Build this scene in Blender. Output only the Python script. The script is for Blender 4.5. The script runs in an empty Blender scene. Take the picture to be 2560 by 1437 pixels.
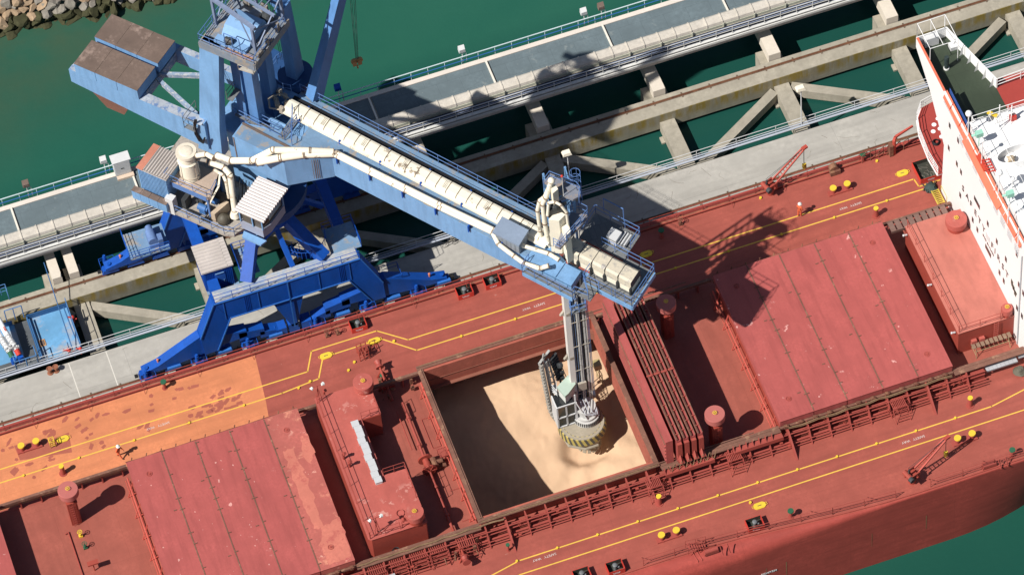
import bpy, bmesh, math, random
from mathutils import Vector, Matrix, noise as mnoise
random.seed(7)
# ------------------------------------------------------------------ camera, sky, sun, exposure
SC = bpy.context.scene
COL = SC.collection
FPX = 10983.37
MR = ((0.94412895, -0.32358507, -0.06255586), (0.29906471, 0.76138833, 0.57519397), (-0.13849488, -0.56176553, 0.81562164))
MM = Matrix(MR)
CAMLOC = MM.transposed() @ Vector((0, 0, 366.1285))
cd = bpy.data.cameras.new('camera')
cam = bpy.data.objects.new('camera', cd)
COL.objects.link(cam)
cam.matrix_world = Matrix.Translation(CAMLOC) @ MM.transposed().to_4x4()
cd.sensor_width = 36
cd.lens = FPX / 2560 * 36
cd.clip_start = 1
cd.clip_end = 3000
SC.camera = cam
SX, SY = 0.83, 0.28
w = bpy.data.worlds.new('World')
SC.world = w
w.use_nodes = True
wn = w.node_tree
sky = wn.nodes.new('ShaderNodeTexSky')
sky.sky_type = 'NISHITA'
sky.sun_disc = False
sky.sun_elevation = math.atan2(1, math.hypot(SX, SY))
sky.sun_rotation = math.atan2(-SX, -SY)
wn.links.new(sky.outputs[0], wn.nodes['Background'].inputs[0])
wn.nodes['Background'].inputs[1].default_value = 0.05
sl = bpy.data.lights.new('sun', 'SUN')
sl.energy = 5.0
sl.angle = math.radians(0.53)
sl.color = (1, 0.95, 0.87)
so = bpy.data.objects.new('sun', sl)
COL.objects.link(so)
so.rotation_euler = Vector((SX, SY, -1)).to_track_quat('-Z', 'Y').to_euler()
so.location = (-80, -30, 120)
SC.view_settings.view_transform = 'Standard'
SC.view_settings.look = 'None'
SC.view_settings.exposure = 0.25
SC.cycles.diffuse_bounces = 2
SC.view_settings.gamma = 1
ZW = -8.4      # water
ZQ = -4.0
SH = False      # jetty objects are drawn at a datum and set 2 m lower, 1.4 m further out
SHF = {}
VOFF = Vector((0, 0, 0))


def shift(x):
    return Vector((.0067 * (x + 45), 1.4, -2.0)) if SH else Vector((0, 0, 0))


def P(u, v, z=0.0):
    """survey point: where the sight line of the photo point (u, v) meets height z"""
    d = MM.transposed() @ Vector((u - 1280, -(v - 718.5), -FPX))
    return CAMLOC + d * ((z - CAMLOC.z) / d.z)


# ------------------------------------------------------------------ materials
def nd(nt, t, **k):
    n = nt.nodes.new(t)
    for a, b in k.items():
        setattr(n, a, b)
    return n


def ramp(nt, src, p0, p1, c0=(0, 0, 0, 1), c1=(1, 1, 1, 1)):
    r = nd(nt, 'ShaderNodeValToRGB')
    r.color_ramp.elements[0].position = p0
    r.color_ramp.elements[1].position = p1
    r.color_ramp.elements[0].color = c0
    r.color_ramp.elements[1].color = c1
    nt.links.new(src, r.inputs[0])
    return r.outputs[0]


def mixc(nt, fac, a, b, typ='MIX'):
    m = nd(nt, 'ShaderNodeMixRGB', blend_type=typ)
    for i, x in ((0, fac), (1, a), (2, b)):
        if hasattr(x, 'links'):
            nt.links.new(x, m.inputs[i])
        elif i == 0:
            m.inputs[0].default_value = x
        else:
            m.inputs[i].default_value = (*x, 1)
    return m.outputs[0]


def noise(nt, scale, detail=4, stretch=None, rough=0.6, off=0):
    tc = nd(nt, 'ShaderNodeTexCoord')
    mp = nd(nt, 'ShaderNodeMapping')
    if stretch:
        mp.inputs['Scale'].default_value = stretch
    mp.inputs['Location'].default_value = (off, off * 1.7, off * .6)
    nt.links.new(tc.outputs['Object'], mp.inputs[0])
    n = nd(nt, 'ShaderNodeTexNoise')
    n.inputs['Scale'].default_value = scale
    n.inputs['Detail'].default_value = detail
    n.inputs['Roughness'].default_value = rough
    nt.links.new(mp.outputs[0], n.inputs['Vector'])
    return n.outputs['Fac']


MATS = {}


def paint(name, col, var=0.18, rust=None, rcol=(0.16, 0.07, 0.035), rscale=1.3, rough=0.55, metal=0.0, scale=0.5,
          streak=None, bump=0.15, speck=None, spcol=(0.6, 0.5, 0.45), plates=None, spec=0.35):
    if name in MATS:
        return MATS[name]
    m = bpy.data.materials.new(name)
    m.use_nodes = True
    nt = m.node_tree
    b = nt.nodes['Principled BSDF']
    dark = tuple(c * (1 - var) for c in col)
    lite = tuple(min(1, c * (1 + var)) for c in col)
    c = mixc(nt, ramp(nt, noise(nt, scale, 6), .32, .68), dark, lite)
    f2 = ramp(nt, noise(nt, scale * 9, 5, off=5), .35, .7)
    c = mixc(nt, f2, c, tuple(x * (1 - var * .6) for x in col))
    if streak:
        f = ramp(nt, noise(nt, 1.0, 5, streak, off=9), .45, .72)
        c = mixc(nt, mixc(nt, 1, f, (0.5, 0.5, 0.5), 'MULTIPLY'), c, tuple(x * .62 for x in col))
    if rust:
        f = ramp(nt, noise(nt, rscale, 8, rough=.72, off=13), rust, rust + .09)
        c = mixc(nt, f, c, rcol)
    if speck:
        f = ramp(nt, noise(nt, 1.1, 7, rough=.7, off=21), speck, speck + .012)
        f2 = ramp(nt, noise(nt, .16, 2, off=31), .5, .6)
        c = mixc(nt, mixc(nt, 1, f, f2, 'MULTIPLY'), c, spcol)
    if plates:
        tc = nd(nt, 'ShaderNodeTexCoord')
        br = nd(nt, 'ShaderNodeTexBrick')
        br.inputs['Scale'].default_value = 1
        br.inputs['Brick Width'].default_value = plates[0]
        br.inputs['Row Height'].default_value = plates[1]
        br.inputs['Mortar Size'].default_value = plates[2]
        br.inputs['Mortar Smooth'].default_value = .6
        nt.links.new(tc.outputs['Object'], br.inputs[0])
        c = mixc(nt, mixc(nt, 1, br.outputs['Fac'], (.5, .5, .5), 'MULTIPLY'), c, tuple(x * .45 for x in col))
    nt.links.new(c, b.inputs['Base Color'])
    b.inputs['Roughness'].default_value = rough
    b.inputs['Metallic'].default_value = metal
    b.inputs['Specular IOR Level'].default_value = spec
    if bump:
        bp = nd(nt, 'ShaderNodeBump')
        bp.inputs['Strength'].default_value = bump
        bp.inputs['Distance'].default_value = .04
        nt.links.new(noise(nt, 5, 5, off=3), bp.inputs['Height'])
        nt.links.new(bp.outputs[0], b.inputs['Normal'])
    MATS[name] = m
    return m


DECK = paint('deck_red', (0.345, 0.088, 0.066), .17, rust=.69, rcol=(.2, .05, .03), speck=.69, spcol=(.42, .2, .17), streak=(.12, 1.3, 1), plates=(8.2, 2.35, .012), rough=.5)
DECKMID = paint('deck_brown_red', (0.33, 0.093, 0.068), .16, rust=.68, rcol=(.17, .05, .03), streak=(.8, .12, 1), plates=(2.4, 7, .012), rough=.55)
ORANGE = paint('primer_orange', (0.6, 0.215, 0.1), .16, rust=.66, rcol=(.42, .15, .05), streak=(.1, .7, 1), plates=(8.2, 2.35, .01), rough=.65)
HATCH = paint('hatch_pink_red', (0.4, 0.093, 0.085), .13, speck=.64, spcol=(.66, .36, .33), streak=(2.2, .25, 1), rust=.74, rcol=(.28, .1, .06))
HATCHW = paint('hatch_worn', (0.42, 0.115, 0.095), .2, speck=.6, spcol=(.62, .3, .24), rust=.56, rcol=(.62, .25, .17), rscale=.5)
ROOFR = paint('roof_red', (0.43, 0.105, 0.085), .12, speck=.57, spcol=(.56, .26, .22), streak=(1, .3, 1))
ROOFS = paint('roof_salmon', (0.47, 0.155, 0.12), .08, rust=.73, rcol=(.3, .12, .04), streak=(1.2, .5, 1))
WALLR = paint('wall_red', (0.33, 0.06, 0.042), .14, rust=.7)
RED = paint('fitting_red', (0.34, 0.07, 0.055), .15, rust=.66)
BRIGHT = paint('bright_red', (0.55, 0.05, 0.035), .12)
BROWN = paint('rusty_steel', (0.17, 0.068, 0.045), .3, rust=.5, rcol=(.24, .12, .07), rough=.8)
TRACK = paint('track_brown', (0.2, 0.095, 0.068), .3, rust=.55, rcol=(.3, .17, .11), rough=.8, streak=(.3, 4, 1))
HULL = paint('hull_red', (0.36, 0.062, 0.048), .2, rust=.72, rcol=(.24, .1, .08), streak=(.18, 1, 2.5), rough=.6, plates=(9, 30, .015))
DARKIN = paint('hold_red', (0.4, 0.11, 0.075), .2, rust=.66, rcol=(.27, .14, .1), streak=(1, 1, .2), rough=.8)
YEL = paint('yellow_line', (0.72, 0.45, 0.075), .1, rust=.72, rcol=(.35, .12, .06), bump=0)
YELB = paint('yellow_paint', (0.72, 0.5, 0.045), .1)
GREENP = paint('green_paint', (0.03, 0.12, 0.065), .2)
WHITE = paint('ship_white', (0.84, 0.84, 0.84), .02, rough=.4, rust=.86, rcol=(.5, .42, .35))
GLASS = paint('window_glass', (0.02, 0.022, 0.025), .2, rough=.12, bump=0, spec=.6)
ORG = paint('orange_red_trim', (0.72, 0.17, 0.1), .1)
GREEND = paint('green_deck', (0.042, 0.058, 0.038), .15, plates=(2.2, 4.0, .02), rust=.75, rcol=(.1, .12, .08))
CONC = paint('concrete', (0.4, 0.385, 0.355), .16, rust=.66, rcol=(.33, .31, .28), rscale=.6, rough=.9, scale=.25, streak=(.15, 1.1, 1), plates=(21.4, 30, .02), spec=.2)
CONCB = paint('concrete_beam', (0.37, 0.34, 0.28), .2, rust=.6, rcol=(.26, .24, .2), rough=.9, scale=.4, streak=(1.5, 1.5, .2), spec=.2)
RAILM = paint('rail_steel', (0.2, 0.09, 0.05), .3, rust=.5, rcol=(.12, .05, .03), rough=.7)
BLUEL = paint('light_blue_paint', (0.18, 0.35, 0.6), .1, rust=.68, rcol=(.24, .33, .44), streak=(2, 2, .3), spec=.4)
BLUEW = paint('worn_blue_top', (0.16, 0.27, 0.42), .2, rust=.52, rcol=(.3, .27, .24), rscale=.7, rough=.75)
BLUED = paint('deep_blue_paint', (0.003, 0.076, 0.41), .14, rust=.76, rcol=(.2, .25, .4), streak=(1.5, 1.5, .3), spec=.4)
BLUER = paint('blue_rail', (0.1, 0.2, 0.45), .15, bump=0)
GRATE = paint('grey_grating', (0.17, 0.18, 0.19), .2, rust=.62, rcol=(.3, .24, .18), plates=(.5, 1.2, .03), rough=.8)
BROWNC = paint('rusted_plate', (0.16, 0.115, 0.095), .28, rust=.55, rcol=(.27, .2, .17), rscale=.5, rough=.8)
CREAM = paint('cream_paint', (0.84, 0.78, 0.64), .07, speck=.58, spcol=(.3, .24, .18), rough=.6)
CREAMG = paint('cream_grey_concrete', (0.56, 0.52, 0.46), .1, rust=.68, rcol=(.42, .39, .34), streak=(3, 3, .3), rough=.85)
LGREY = paint('light_grey', (0.6, 0.61, 0.62), .08)
CORR = paint('corrugated_sheet', (0.5, 0.46, 0.44), .14, rust=.62, rcol=(.3, .25, .22), rough=.6)
DGREY = paint('dark_machine', (0.045, 0.05, 0.055), .4, rust=.6)
SLATE = paint('slate_sheet', (0.125, 0.165, 0.185), .22, rust=.6, rcol=(.2, .23, .235), rscale=.8, rough=.75, scale=.35, plates=(2.1, 1.45, .018))
RUBBER = paint('black_rubber', (0.015, 0.015, 0.018), .3)
SKIN = paint('skin', (0.35, 0.19, 0.13), .1, bump=0)
OVER = paint('orange_overall', (0.72, 0.14, 0.06), .15)
ROPE = paint('tan_rope', (0.24, 0.15, 0.085), .3, rough=.9)
NET = paint('green_net', (0.05, 0.075, 0.07), .4, rough=.9)
PLATB = paint('weathered_cyan_deck', (0.13, 0.33, 0.56), .25, rust=.47, rcol=(.3, .34, .4), rscale=.28, rough=.7, scale=.3)
STEELW = paint('pale_steel', (0.62, 0.62, 0.6), .15, rust=.64, rcol=(.3, .26, .2))


def special():
    # moss stained beam face
    m = paint('mossy_concrete', (0.3, 0.28, 0.22), .22, rust=.6, rcol=(.24, .2, .13), rough=.9, streak=(2, 2, .1))
    nt = m.node_tree
    b = nt.nodes['Principled BSDF']
    src = b.inputs['Base Color'].links[0].from_socket
    tc = nd(nt, 'ShaderNodeTexCoord')
    sep = nd(nt, 'ShaderNodeSeparateXYZ')
    nt.links.new(tc.outputs['Object'], sep.inputs[0])
    mr = nd(nt, 'ShaderNodeMapRange')
    mr.inputs[1].default_value = -1.5
    mr.inputs[2].default_value = -.8
    nt.links.new(sep.outputs[2], mr.inputs[0])
    f = ramp(nt, noise(nt, 1.0, 5, (1.6, 1, .3), off=2), .38, .6)
    f = mixc(nt, 1, f, mr.outputs[0], 'MULTIPLY')
    nt.links.new(mixc(nt, f, src, (.25, .185, .04)), b.inputs['Base Color'])
    # striped skirt yellow/black handled with geometry; water
    m = bpy.data.materials.new('harbour_water')
    m.use_nodes = True
    nt = m.node_tree
    b = nt.nodes['Principled BSDF']
    c = mixc(nt, ramp(nt, noise(nt, .035, 4), .35, .65), (0.014, 0.088, 0.062), (0.022, 0.104, 0.072))
    # turbid brown shallows round the breakwater (north-west corner)
    tc = nd(nt, 'ShaderNodeTexCoord')
    sep = nd(nt, 'ShaderNodeSeparateXYZ')
    nt.links.new(tc.outputs['Object'], sep.inputs[0])
    a = nd(nt, 'ShaderNodeMath', operation='MULTIPLY_ADD')
    nt.links.new(sep.outputs[0], a.inputs[0])
    a.inputs[1].default_value = -.3
    nt.links.new(sep.outputs[1], a.inputs[2])
    mr = nd(nt, 'ShaderNodeMapRange')
    mr.inputs[1].default_value = 43
    mr.inputs[2].default_value = 62
    nt.links.new(a.outputs[0], mr.inputs[0])
    ms = nd(nt, 'ShaderNodeMapRange')
    ms.inputs[1].default_value = -15
    ms.inputs[2].default_value = -45
    nt.links.new(sep.outputs[1], ms.inputs[0])
    c = mixc(nt, ms.outputs[0], c, (.006, .05, .04))
    f = mixc(nt, 1, mr.outputs[0], ramp(nt, noise(nt, .12, 5), .2, .6), 'MULTIPLY')
    c = mixc(nt, f, c, (.06, .08, .045))
    # water round the jetty coloured darker, standing in for the gallery's shade
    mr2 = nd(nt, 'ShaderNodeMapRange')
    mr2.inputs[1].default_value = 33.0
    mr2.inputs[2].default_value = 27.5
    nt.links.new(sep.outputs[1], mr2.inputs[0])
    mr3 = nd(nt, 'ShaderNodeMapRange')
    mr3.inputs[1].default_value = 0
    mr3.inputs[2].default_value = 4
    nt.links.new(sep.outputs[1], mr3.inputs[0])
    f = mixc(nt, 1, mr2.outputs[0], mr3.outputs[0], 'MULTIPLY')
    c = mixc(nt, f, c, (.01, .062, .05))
    nt.links.new(c, b.inputs['Base Color'])
    b.inputs['Roughness'].default_value = .22
    b.inputs['IOR'].default_value = 1.33
    b.inputs['Specular IOR Level'].default_value = .35
    bp = nd(nt, 'ShaderNodeBump')
    bp.inputs['Strength'].default_value = .25
    bp.inputs['Distance'].default_value = .12
    nt.links.new(noise(nt, .9, 6, (1, 1.8, 1)), bp.inputs['Height'])
    nt.links.new(bp.outputs[0], b.inputs['Normal'])
    MATS['water'] = m
    # grain
    m = paint('grain', (0.58, 0.4, 0.265), .05, rough=.95, bump=0, scale=.25, spec=.1, rust=.78, rcol=(.52, .34, .2))
    nt = m.node_tree
    b = nt.nodes['Principled BSDF']
    bp = nd(nt, 'ShaderNodeBump')
    bp.inputs['Strength'].default_value = .5
    bp.inputs['Distance'].default_value = .05
    nt.links.new(noise(nt, 14, 6), bp.inputs['Height'])
    nt.links.new(bp.outputs[0], b.inputs['Normal'])


special()


# ------------------------------------------------------------------ mesh builder
# parts whose repeats each become a mesh of their own
SPLIT = set('deck_socket manhole_cover manhole_number lifting_eye coaming_stay hold_stay side_stay hatch_track pipe_walkway deck_light roof_fitting '
            'wall_lamp wall_box cable_duct radio_mast search_light red_roof_gear hanging_chain hatch_rope bracket_beam cover_clamp pipe_fitting '
            'gangway_fitting side_fitting white_disc side_pipe cross_deck_pipe portal_platform platform_rail pylon_leg pylon_brace cross_girder buffer '
            'warning_lamp stairs column_grating boom_rail pipe_bracket frame_brace conveyor_foot root_crossbeam edge_bar cover_stiffener closing_wire '
            'wheel gunwale_rail roof_rail wing_console rust_streak hood_cover coaming_rim winch_linkage roof_casing hatch_joint trim_bracket tip_frame '
            'roof_gear drive_motor cable_clutter pump_motor arm_pipe deck_strip'.split())


class MB:
    def __init__(s, f=None):
        s.v = []
        s.f = []
        s.m = []
        s.fn = f

    def add(s, vs, fs, mi=0):
        o = len(s.v)
        if s.fn:
            vs = [s.fn(*v) for v in vs]
        s.v += [tuple(v) for v in vs]
        s.f += [tuple(i + o for i in f) for f in fs]
        s.m += [mi] * len(fs)
        return s

    def box(s, x0, x1, y0, y1, z0, z1, mi=0):
        return s.add([(x0, y0, z0), (x1, y0, z0), (x1, y1, z0), (x0, y1, z0), (x0, y0, z1), (x1, y0, z1), (x1, y1, z1), (x0, y1, z1)],
                     [(0, 3, 2, 1), (4, 5, 6, 7), (0, 1, 5, 4), (1, 2, 6, 5), (2, 3, 7, 6), (3, 0, 4, 7)], mi)

    def prism(s, pts, z0, z1, mi=0):
        n = len(pts)
        area = sum(pts[i][0] * pts[(i + 1) % n][1] - pts[(i + 1) % n][0] * pts[i][1] for i in range(n))
        if area < 0:
            pts = pts[::-1]
        vs = [(p[0], p[1], z0) for p in pts] + [(p[0], p[1], z1) for p in pts]
        fs = [tuple(range(n - 1, -1, -1)), tuple(range(n, 2 * n))] + [(i, (i + 1) % n, n + (i + 1) % n, n + i) for i in range(n)]
        return s.add(vs, fs, mi)

    def loft(s, A, B, mi=0, cap=True):
        n = len(A)
        fs = [(i, (i + 1) % n, n + (i + 1) % n, n + i) for i in range(n)]
        if cap:
            fs += [tuple(range(n - 1, -1, -1)), tuple(range(n, 2 * n))]
        return s.add(list(A) + list(B), fs, mi)

    def bar(s, p, q, w, h=None, up=(0, 0, 1), mi=0, w2=None, h2=None):
        h = h or w
        p, q = Vector(p), Vector(q)
        d = (q - p).normalized()
        a = d.cross(Vector(up))
        if a.length < .05:
            a = d.cross(Vector((1, 0, 0)))
        a.normalize()
        b = a.cross(d)
        w2 = w2 or w
        h2 = h2 or h
        A = [p + a * (i * w / 2) + b * (j * h / 2) for i, j in ((-1, -1), (1, -1), (1, 1), (-1, 1))]
        B = [q + a * (i * w2 / 2) + b * (j * h2 / 2) for i, j in ((-1, -1), (1, -1), (1, 1), (-1, 1))]
        return s.loft(A, B, mi)

    def tube(s, p, q, r, n=8, r2=None, mi=0):
        p, q = Vector(p), Vector(q)
        d = (q - p).normalized()
        a = d.cross(Vector((0, 0, 1)))
        if a.length < .05:
            a = Vector((1, 0, 0))
        a.normalize()
        b = a.cross(d)
        r2 = r if r2 is None else r2
        cs = [(math.cos(6.28319 * i / n), math.sin(6.28319 * i / n)) for i in range(n)]
        return s.loft([p + (a * x + b * y) * r for x, y in cs], [q + (a * x + b * y) * r2 for x, y in cs], mi)

    def path(s, pts, r, n=6, mi=0):
        for a, b in zip(pts, pts[1:]):
            s.tube(a, b, r, n, mi=mi)
        for a in pts[1:-1]:
            s.ball(a, r * 1.02, mi=mi, n=max(6, n), k=3)
        return s

    def ball(s, c, r, sz=1.0, n=10, k=5, mi=0, half=False):
        vs = []
        fs = []
        lo = 0 if half else -1
        for j in range(k + 1):
            t = (lo + (1 - lo) * j / k) * math.pi / 2
            for i in range(n):
                a = 6.28319 * i / n
                vs.append((c[0] + r * math.cos(t) * math.cos(a), c[1] + r * math.cos(t) * math.sin(a), c[2] + r * sz * math.sin(t)))
        for j in range(k):
            for i in range(n):
                fs.append((j * n + i, j * n + (i + 1) % n, (j + 1) * n + (i + 1) % n, (j + 1) * n + i))
        return s.add(vs, fs, mi)

    def ring(s, c, R, r, n=16, mi=0):
        pts = [(c[0] + R * math.cos(6.28319 * i / n), c[1] + R * math.sin(6.28319 * i / n), c[2]) for i in range(n + 1)]
        for a, b in zip(pts, pts[1:]):
            s.tube(a, b, r, 5, mi=mi)
        return s

    def rail(s, pts, h=1.0, sp=1.6, r=.03, mid=2, closed=False, kick=False):
        if closed:
            pts = list(pts) + [pts[0]]
        for a, b in zip(pts, pts[1:]):
            a, b = Vector(a), Vector(b)
            L = (b - a).length
            n = max(1, round(L / sp))
            for i in range(n + 1):
                p = a.lerp(b, i / n)
                s.tube(p, p + Vector((0, 0, h)), r, 5)
            for k in range(mid):
                z = Vector((0, 0, h * (k + 1) / mid))
                s.tube(a + z, b + z, r, 5)
        return s

    def pieces(s, eps=.02):
        n = len(s.v)
        par = list(range(n))

        def fd_(a):
            while par[a] != a:
                par[a] = par[par[a]]
                a = par[a]
            return a
        for f in s.f:
            a = fd_(f[0])
            for b in f[1:]:
                par[fd_(b)] = a
        isl = {}
        for i, f in enumerate(s.f):
            isl.setdefault(fd_(f[0]), []).append(i)
        bx = []
        for fs in isl.values():
            vs = [s.v[k] for i in fs for k in s.f[i]]
            bx.append(([min(v[c] for v in vs) - eps for c in range(3)], [max(v[c] for v in vs) + eps for c in range(3)], fs))
        m = len(bx)
        p2 = list(range(m))

        def f2(a):
            while p2[a] != a:
                a = p2[a]
            return a
        for i in range(m):
            for j in range(i + 1, m):
                if all(bx[i][0][c] <= bx[j][1][c] and bx[j][0][c] <= bx[i][1][c] for c in range(3)):
                    p2[f2(j)] = f2(i)
        out_ = {}
        for i in range(m):
            out_.setdefault(f2(i), []).extend(bx[i][2])
        res = []
        for fs in out_.values():
            q = MB()
            mp = {}
            for i in sorted(fs):
                ff = []
                for k in s.f[i]:
                    if k not in mp:
                        mp[k] = len(q.v)
                        q.v.append(s.v[k])
                    ff.append(mp[k])
                q.f.append(tuple(ff))
                q.m.append(s.m[i])
            res.append(q)
        res.sort(key=lambda q: -len(q.f))
        return res

    def build(s, name, mat, parent=None, smooth=False, root=None):
        if name in SPLIT and parent is not None and not root:
            ps = s.pieces()
            if 1 < len(ps) <= 100:
                return [q._build(name, mat, parent, smooth, root) for q in ps][0]
        return s._build(name, mat, parent, smooth, root)

    def _build(s, name, mat, parent=None, smooth=False, root=None):
        me = bpy.data.meshes.new(name)
        org = Vector((0, 0, 0))
        r = parent
        while r is not None and r.parent is not None:
            r = r.parent
        if r is not None:
            org = r.location - SHF.get(r.name, Vector((0, 0, 0))) - VOFF
        elif s.v:
            xs = [v[0] for v in s.v]
            ys = [v[1] for v in s.v]
            zs = [v[2] for v in s.v]
            org = Vector(((min(xs) + max(xs)) / 2, (min(ys) + max(ys)) / 2, min(zs)))
        if root is not None:
            org = Vector(root)
        me.from_pydata([tuple(Vector(v) - org) for v in s.v], [], s.f)
        mats = mat if isinstance(mat, (list, tuple)) else [mat]
        for m in mats:
            me.materials.append(m)
        if len(mats) > 1:
            me.polygons.foreach_set('material_index', s.m)
        bm = bmesh.new()
        bm.from_mesh(me)
        bmesh.ops.recalc_face_normals(bm, faces=bm.faces)
        bm.to_mesh(me)
        bm.free()
        if smooth:
            me.polygons.foreach_set('use_smooth', [True] * len(me.polygons))
            try:
                me.set_sharp_from_angle(angle=math.radians(40))
            except Exception:
                pass
        o = bpy.data.objects.new(name, me)
        COL.objects.link(o)
        if parent is not None:
            o.parent = parent
        else:
            o.location = org + shift(org.x)
        return o


def tag(o, label, cat, group=None, kind=None):
    if label:
        o['label'] = label
    if cat:
        o['category'] = cat
    if group:
        o['group'] = group
    if kind:
        o['kind'] = kind
    return o


def thing(name, label, cat, loc, group=None):
    o = bpy.data.objects.new(name, None)
    o.empty_display_size = .2
    COL.objects.link(o)
    o.location = Vector(loc) + shift(loc[0])
    SHF[o.name] = shift(loc[0])
    return tag(o, label, cat, group)


def struct(o):
    o['kind'] = 'structure'
    return o


def copy_tree(o, parent=None, dloc=None, rotz=None):
    c = o.copy()
    COL.objects.link(c)
    c.parent = parent
    if dloc is not None:
        c.location = dloc
    if rotz is not None:
        c.rotation_euler = (0, 0, rotz)
    for ch in [x for x in COL.objects if x.parent == o]:
        copy_tree(ch, c)
    return c


def text(name, s, size, M, mat, parent, depth=.005, bold=0.0):
    cu = bpy.data.curves.new(name, 'FONT')
    cu.body = s
    cu.size = size
    cu.align_x = 'CENTER'
    cu.align_y = 'CENTER'
    cu.extrude = depth
    cu.offset = bold
    cu.resolution_u = 2
    t = bpy.data.objects.new('tmp', cu)
    COL.objects.link(t)
    dg = bpy.context.evaluated_depsgraph_get()
    me = bpy.data.meshes.new_from_object(t.evaluated_get(dg))
    bpy.data.objects.remove(t)
    me.materials.clear()
    me.materials.append(mat)
    r = parent
    while r.parent is not None:
        r = r.parent
    me.transform(Matrix.Translation(-r.location) @ M)
    o = bpy.data.objects.new(name, me)
    COL.objects.link(o)
    o.parent = parent
    return o


# ================================================================== WATER, QUAY
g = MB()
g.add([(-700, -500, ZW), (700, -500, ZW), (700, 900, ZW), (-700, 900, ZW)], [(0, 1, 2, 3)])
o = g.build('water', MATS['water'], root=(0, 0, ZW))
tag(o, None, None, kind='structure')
SH = True
ZW = -6.4
XA, XB = -75, 75
g = MB()
g.box(XA, XB, 3.6, 9.15, ZQ - 1.6, ZQ)
for x in range(-70, 75, 10):      # piles
    g.tube((x, 6.2, ZW - 2), (x, 6.2, ZQ - 1.5), .7, 12)
struct(g.build('quay', CONC, root=(0, 6, ZQ)))
g = MB()
rnd = random.Random(2)
for x0 in (-33.6, -36.9):
    g.box(x0, x0 + .09, 3.7, 9.1, ZQ, ZQ + .006)
for i in range(90):               # cracks and tar marks in the paving
    x, y = rnd.uniform(-45, 40), rnd.uniform(4, 8.9)
    a = rnd.uniform(0, 3.14)
    for k in range(rnd.randint(1, 3)):
        L = rnd.uniform(.15, .7)
        x2, y2 = x + L * math.cos(a), y + L * math.sin(a)
        if 3.8 < y2 < 9:
            g.bar((x, y, ZQ + .004), (x2, y2, ZQ + .004), rnd.uniform(.012, .035), .006, mi=1)
        x, y = x2, y2
        a += rnd.uniform(-1, 1)
struct(g.build('quay_joints', [paint('joint_filler', (.6, .58, .53), .1), paint('crack_dark', (.22, .2, .17), .2)], root=(0, 6, ZQ)))


def railtrack(y, label):
    t = thing('crane_rail', label, 'rail', (0, y, ZQ))
    g = MB()
    g.box(XA, XB, y - .035, y + .035, ZQ + .01, ZQ + .12)
    g.box(XA, XB, y - .09, y + .09, ZQ + .004, ZQ + .03)
    g.build('rail_profile', RAILM, t)
    g = MB()
    for i in range(int((XB - XA) / 2.6)):
        x = XA + i * 2.6
        for sg in (-1, 1):
            g.box(x, x + .12, y + sg * .2 - .07, y + sg * .2 + .07, ZQ + .004, ZQ + .05)
    g.build('rail_clips', paint('clip_steel', (.16, .11, .08), .3), t)
    g = MB()
    g.box(XA, XB, y - .16, y - .1, ZQ + .0035, ZQ + .009)
    g.box(XA, XB, y + .1, y + .15, ZQ + .0035, ZQ + .009)
    g.build('rail_groove', paint('groove_dark', (.14, .11, .08), .3), t)


railtrack(5.22, 'brown crane rail set in the pale quay paving right beside the ship')
railtrack(16.75, 'rusty crane rail on top of the mossy concrete beam standing in the water')

bt = thing('concrete_beam', 'long mossy concrete rail beam standing in the water behind the quay', 'beam', (0, 16, ZQ))
g = MB()
g.box(XA, XB, 15.4, 17.35, ZQ - 1.95, ZQ)
g.build('beam_top', CONCB, bt)
g = MB()
g.box(XA, XB, 15.36, 15.397, ZQ - 1.93, ZQ - .02)
g.build('moss_face', MATS['mossy_concrete'], bt)

zx = ZQ - 1.0
names_cross = {-33.9: 'concrete cross beam beside the blue painted tank platform',
               -23.2: 'concrete cross beam half hidden behind the blue corrugated hut',
               -12.6: 'shaded concrete cross beam under the blue boom',
               -1.9: 'shaded concrete cross beam right of the blue boom, in its shadow',
               8.6: 'concrete cross beam below the shaded lamp post, where braces meet',
               19.2: 'sunlit concrete cross beam with no brace meeting it, left of the lamp post',
               29.8: 'sunlit concrete cross beam beside the tall lamp post, where two braces meet',
               40.8: 'concrete cross beam next to the white bridge wing of the ship',
               51.5: 'concrete cross beam in the top right corner beyond the bridge wing'}
for x, lb in names_cross.items():
    g = MB()
    g.box(x - .68, x + .68, 9.16, 15.35, zx - 1.2, zx)
    g.box(x - 1.0, x - .69, 14.0, 14.7, zx - 1.9, zx - 1.2)
    tag(g.build('cross_beam', CONCB), lb, 'concrete beam', 'cross beams between quay and rail beam')
br = []
for xn, nm in ((-34, 'by the blue tank platform'), (-12.6, 'under the blue boom'), (8.6, 'at the shaded lamp post'), (29.8, 'at the tall lit lamp post'), (51.2, 'at the top right corner')):
    for sg, dr in ((-1, 'falling back towards the left'), (1, 'running down to the right')):
        if (xn, sg) == (51.2, 1):
            continue
        g = MB()
        a = (xn + sg * .75, 15.0, zx - .5)
        b = (xn + sg * 10.0, 9.5, zx - .5)
        d = Vector(b) - Vector(a)
        n = Vector((-d.y, d.x, 0)).normalized() * .42
        g.prism([(a[0] - n.x, a[1] - n.y), (b[0] - n.x, b[1] - n.y), (b[0] + n.x, b[1] + n.y), (a[0] + n.x, a[1] + n.y)], zx - 1.1, zx - .12)
        tag(g.build('diagonal_brace', CONCB), 'slanting concrete brace %s, %s' % (nm, dr), 'concrete brace', 'diagonal braces of the jetty')

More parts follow.
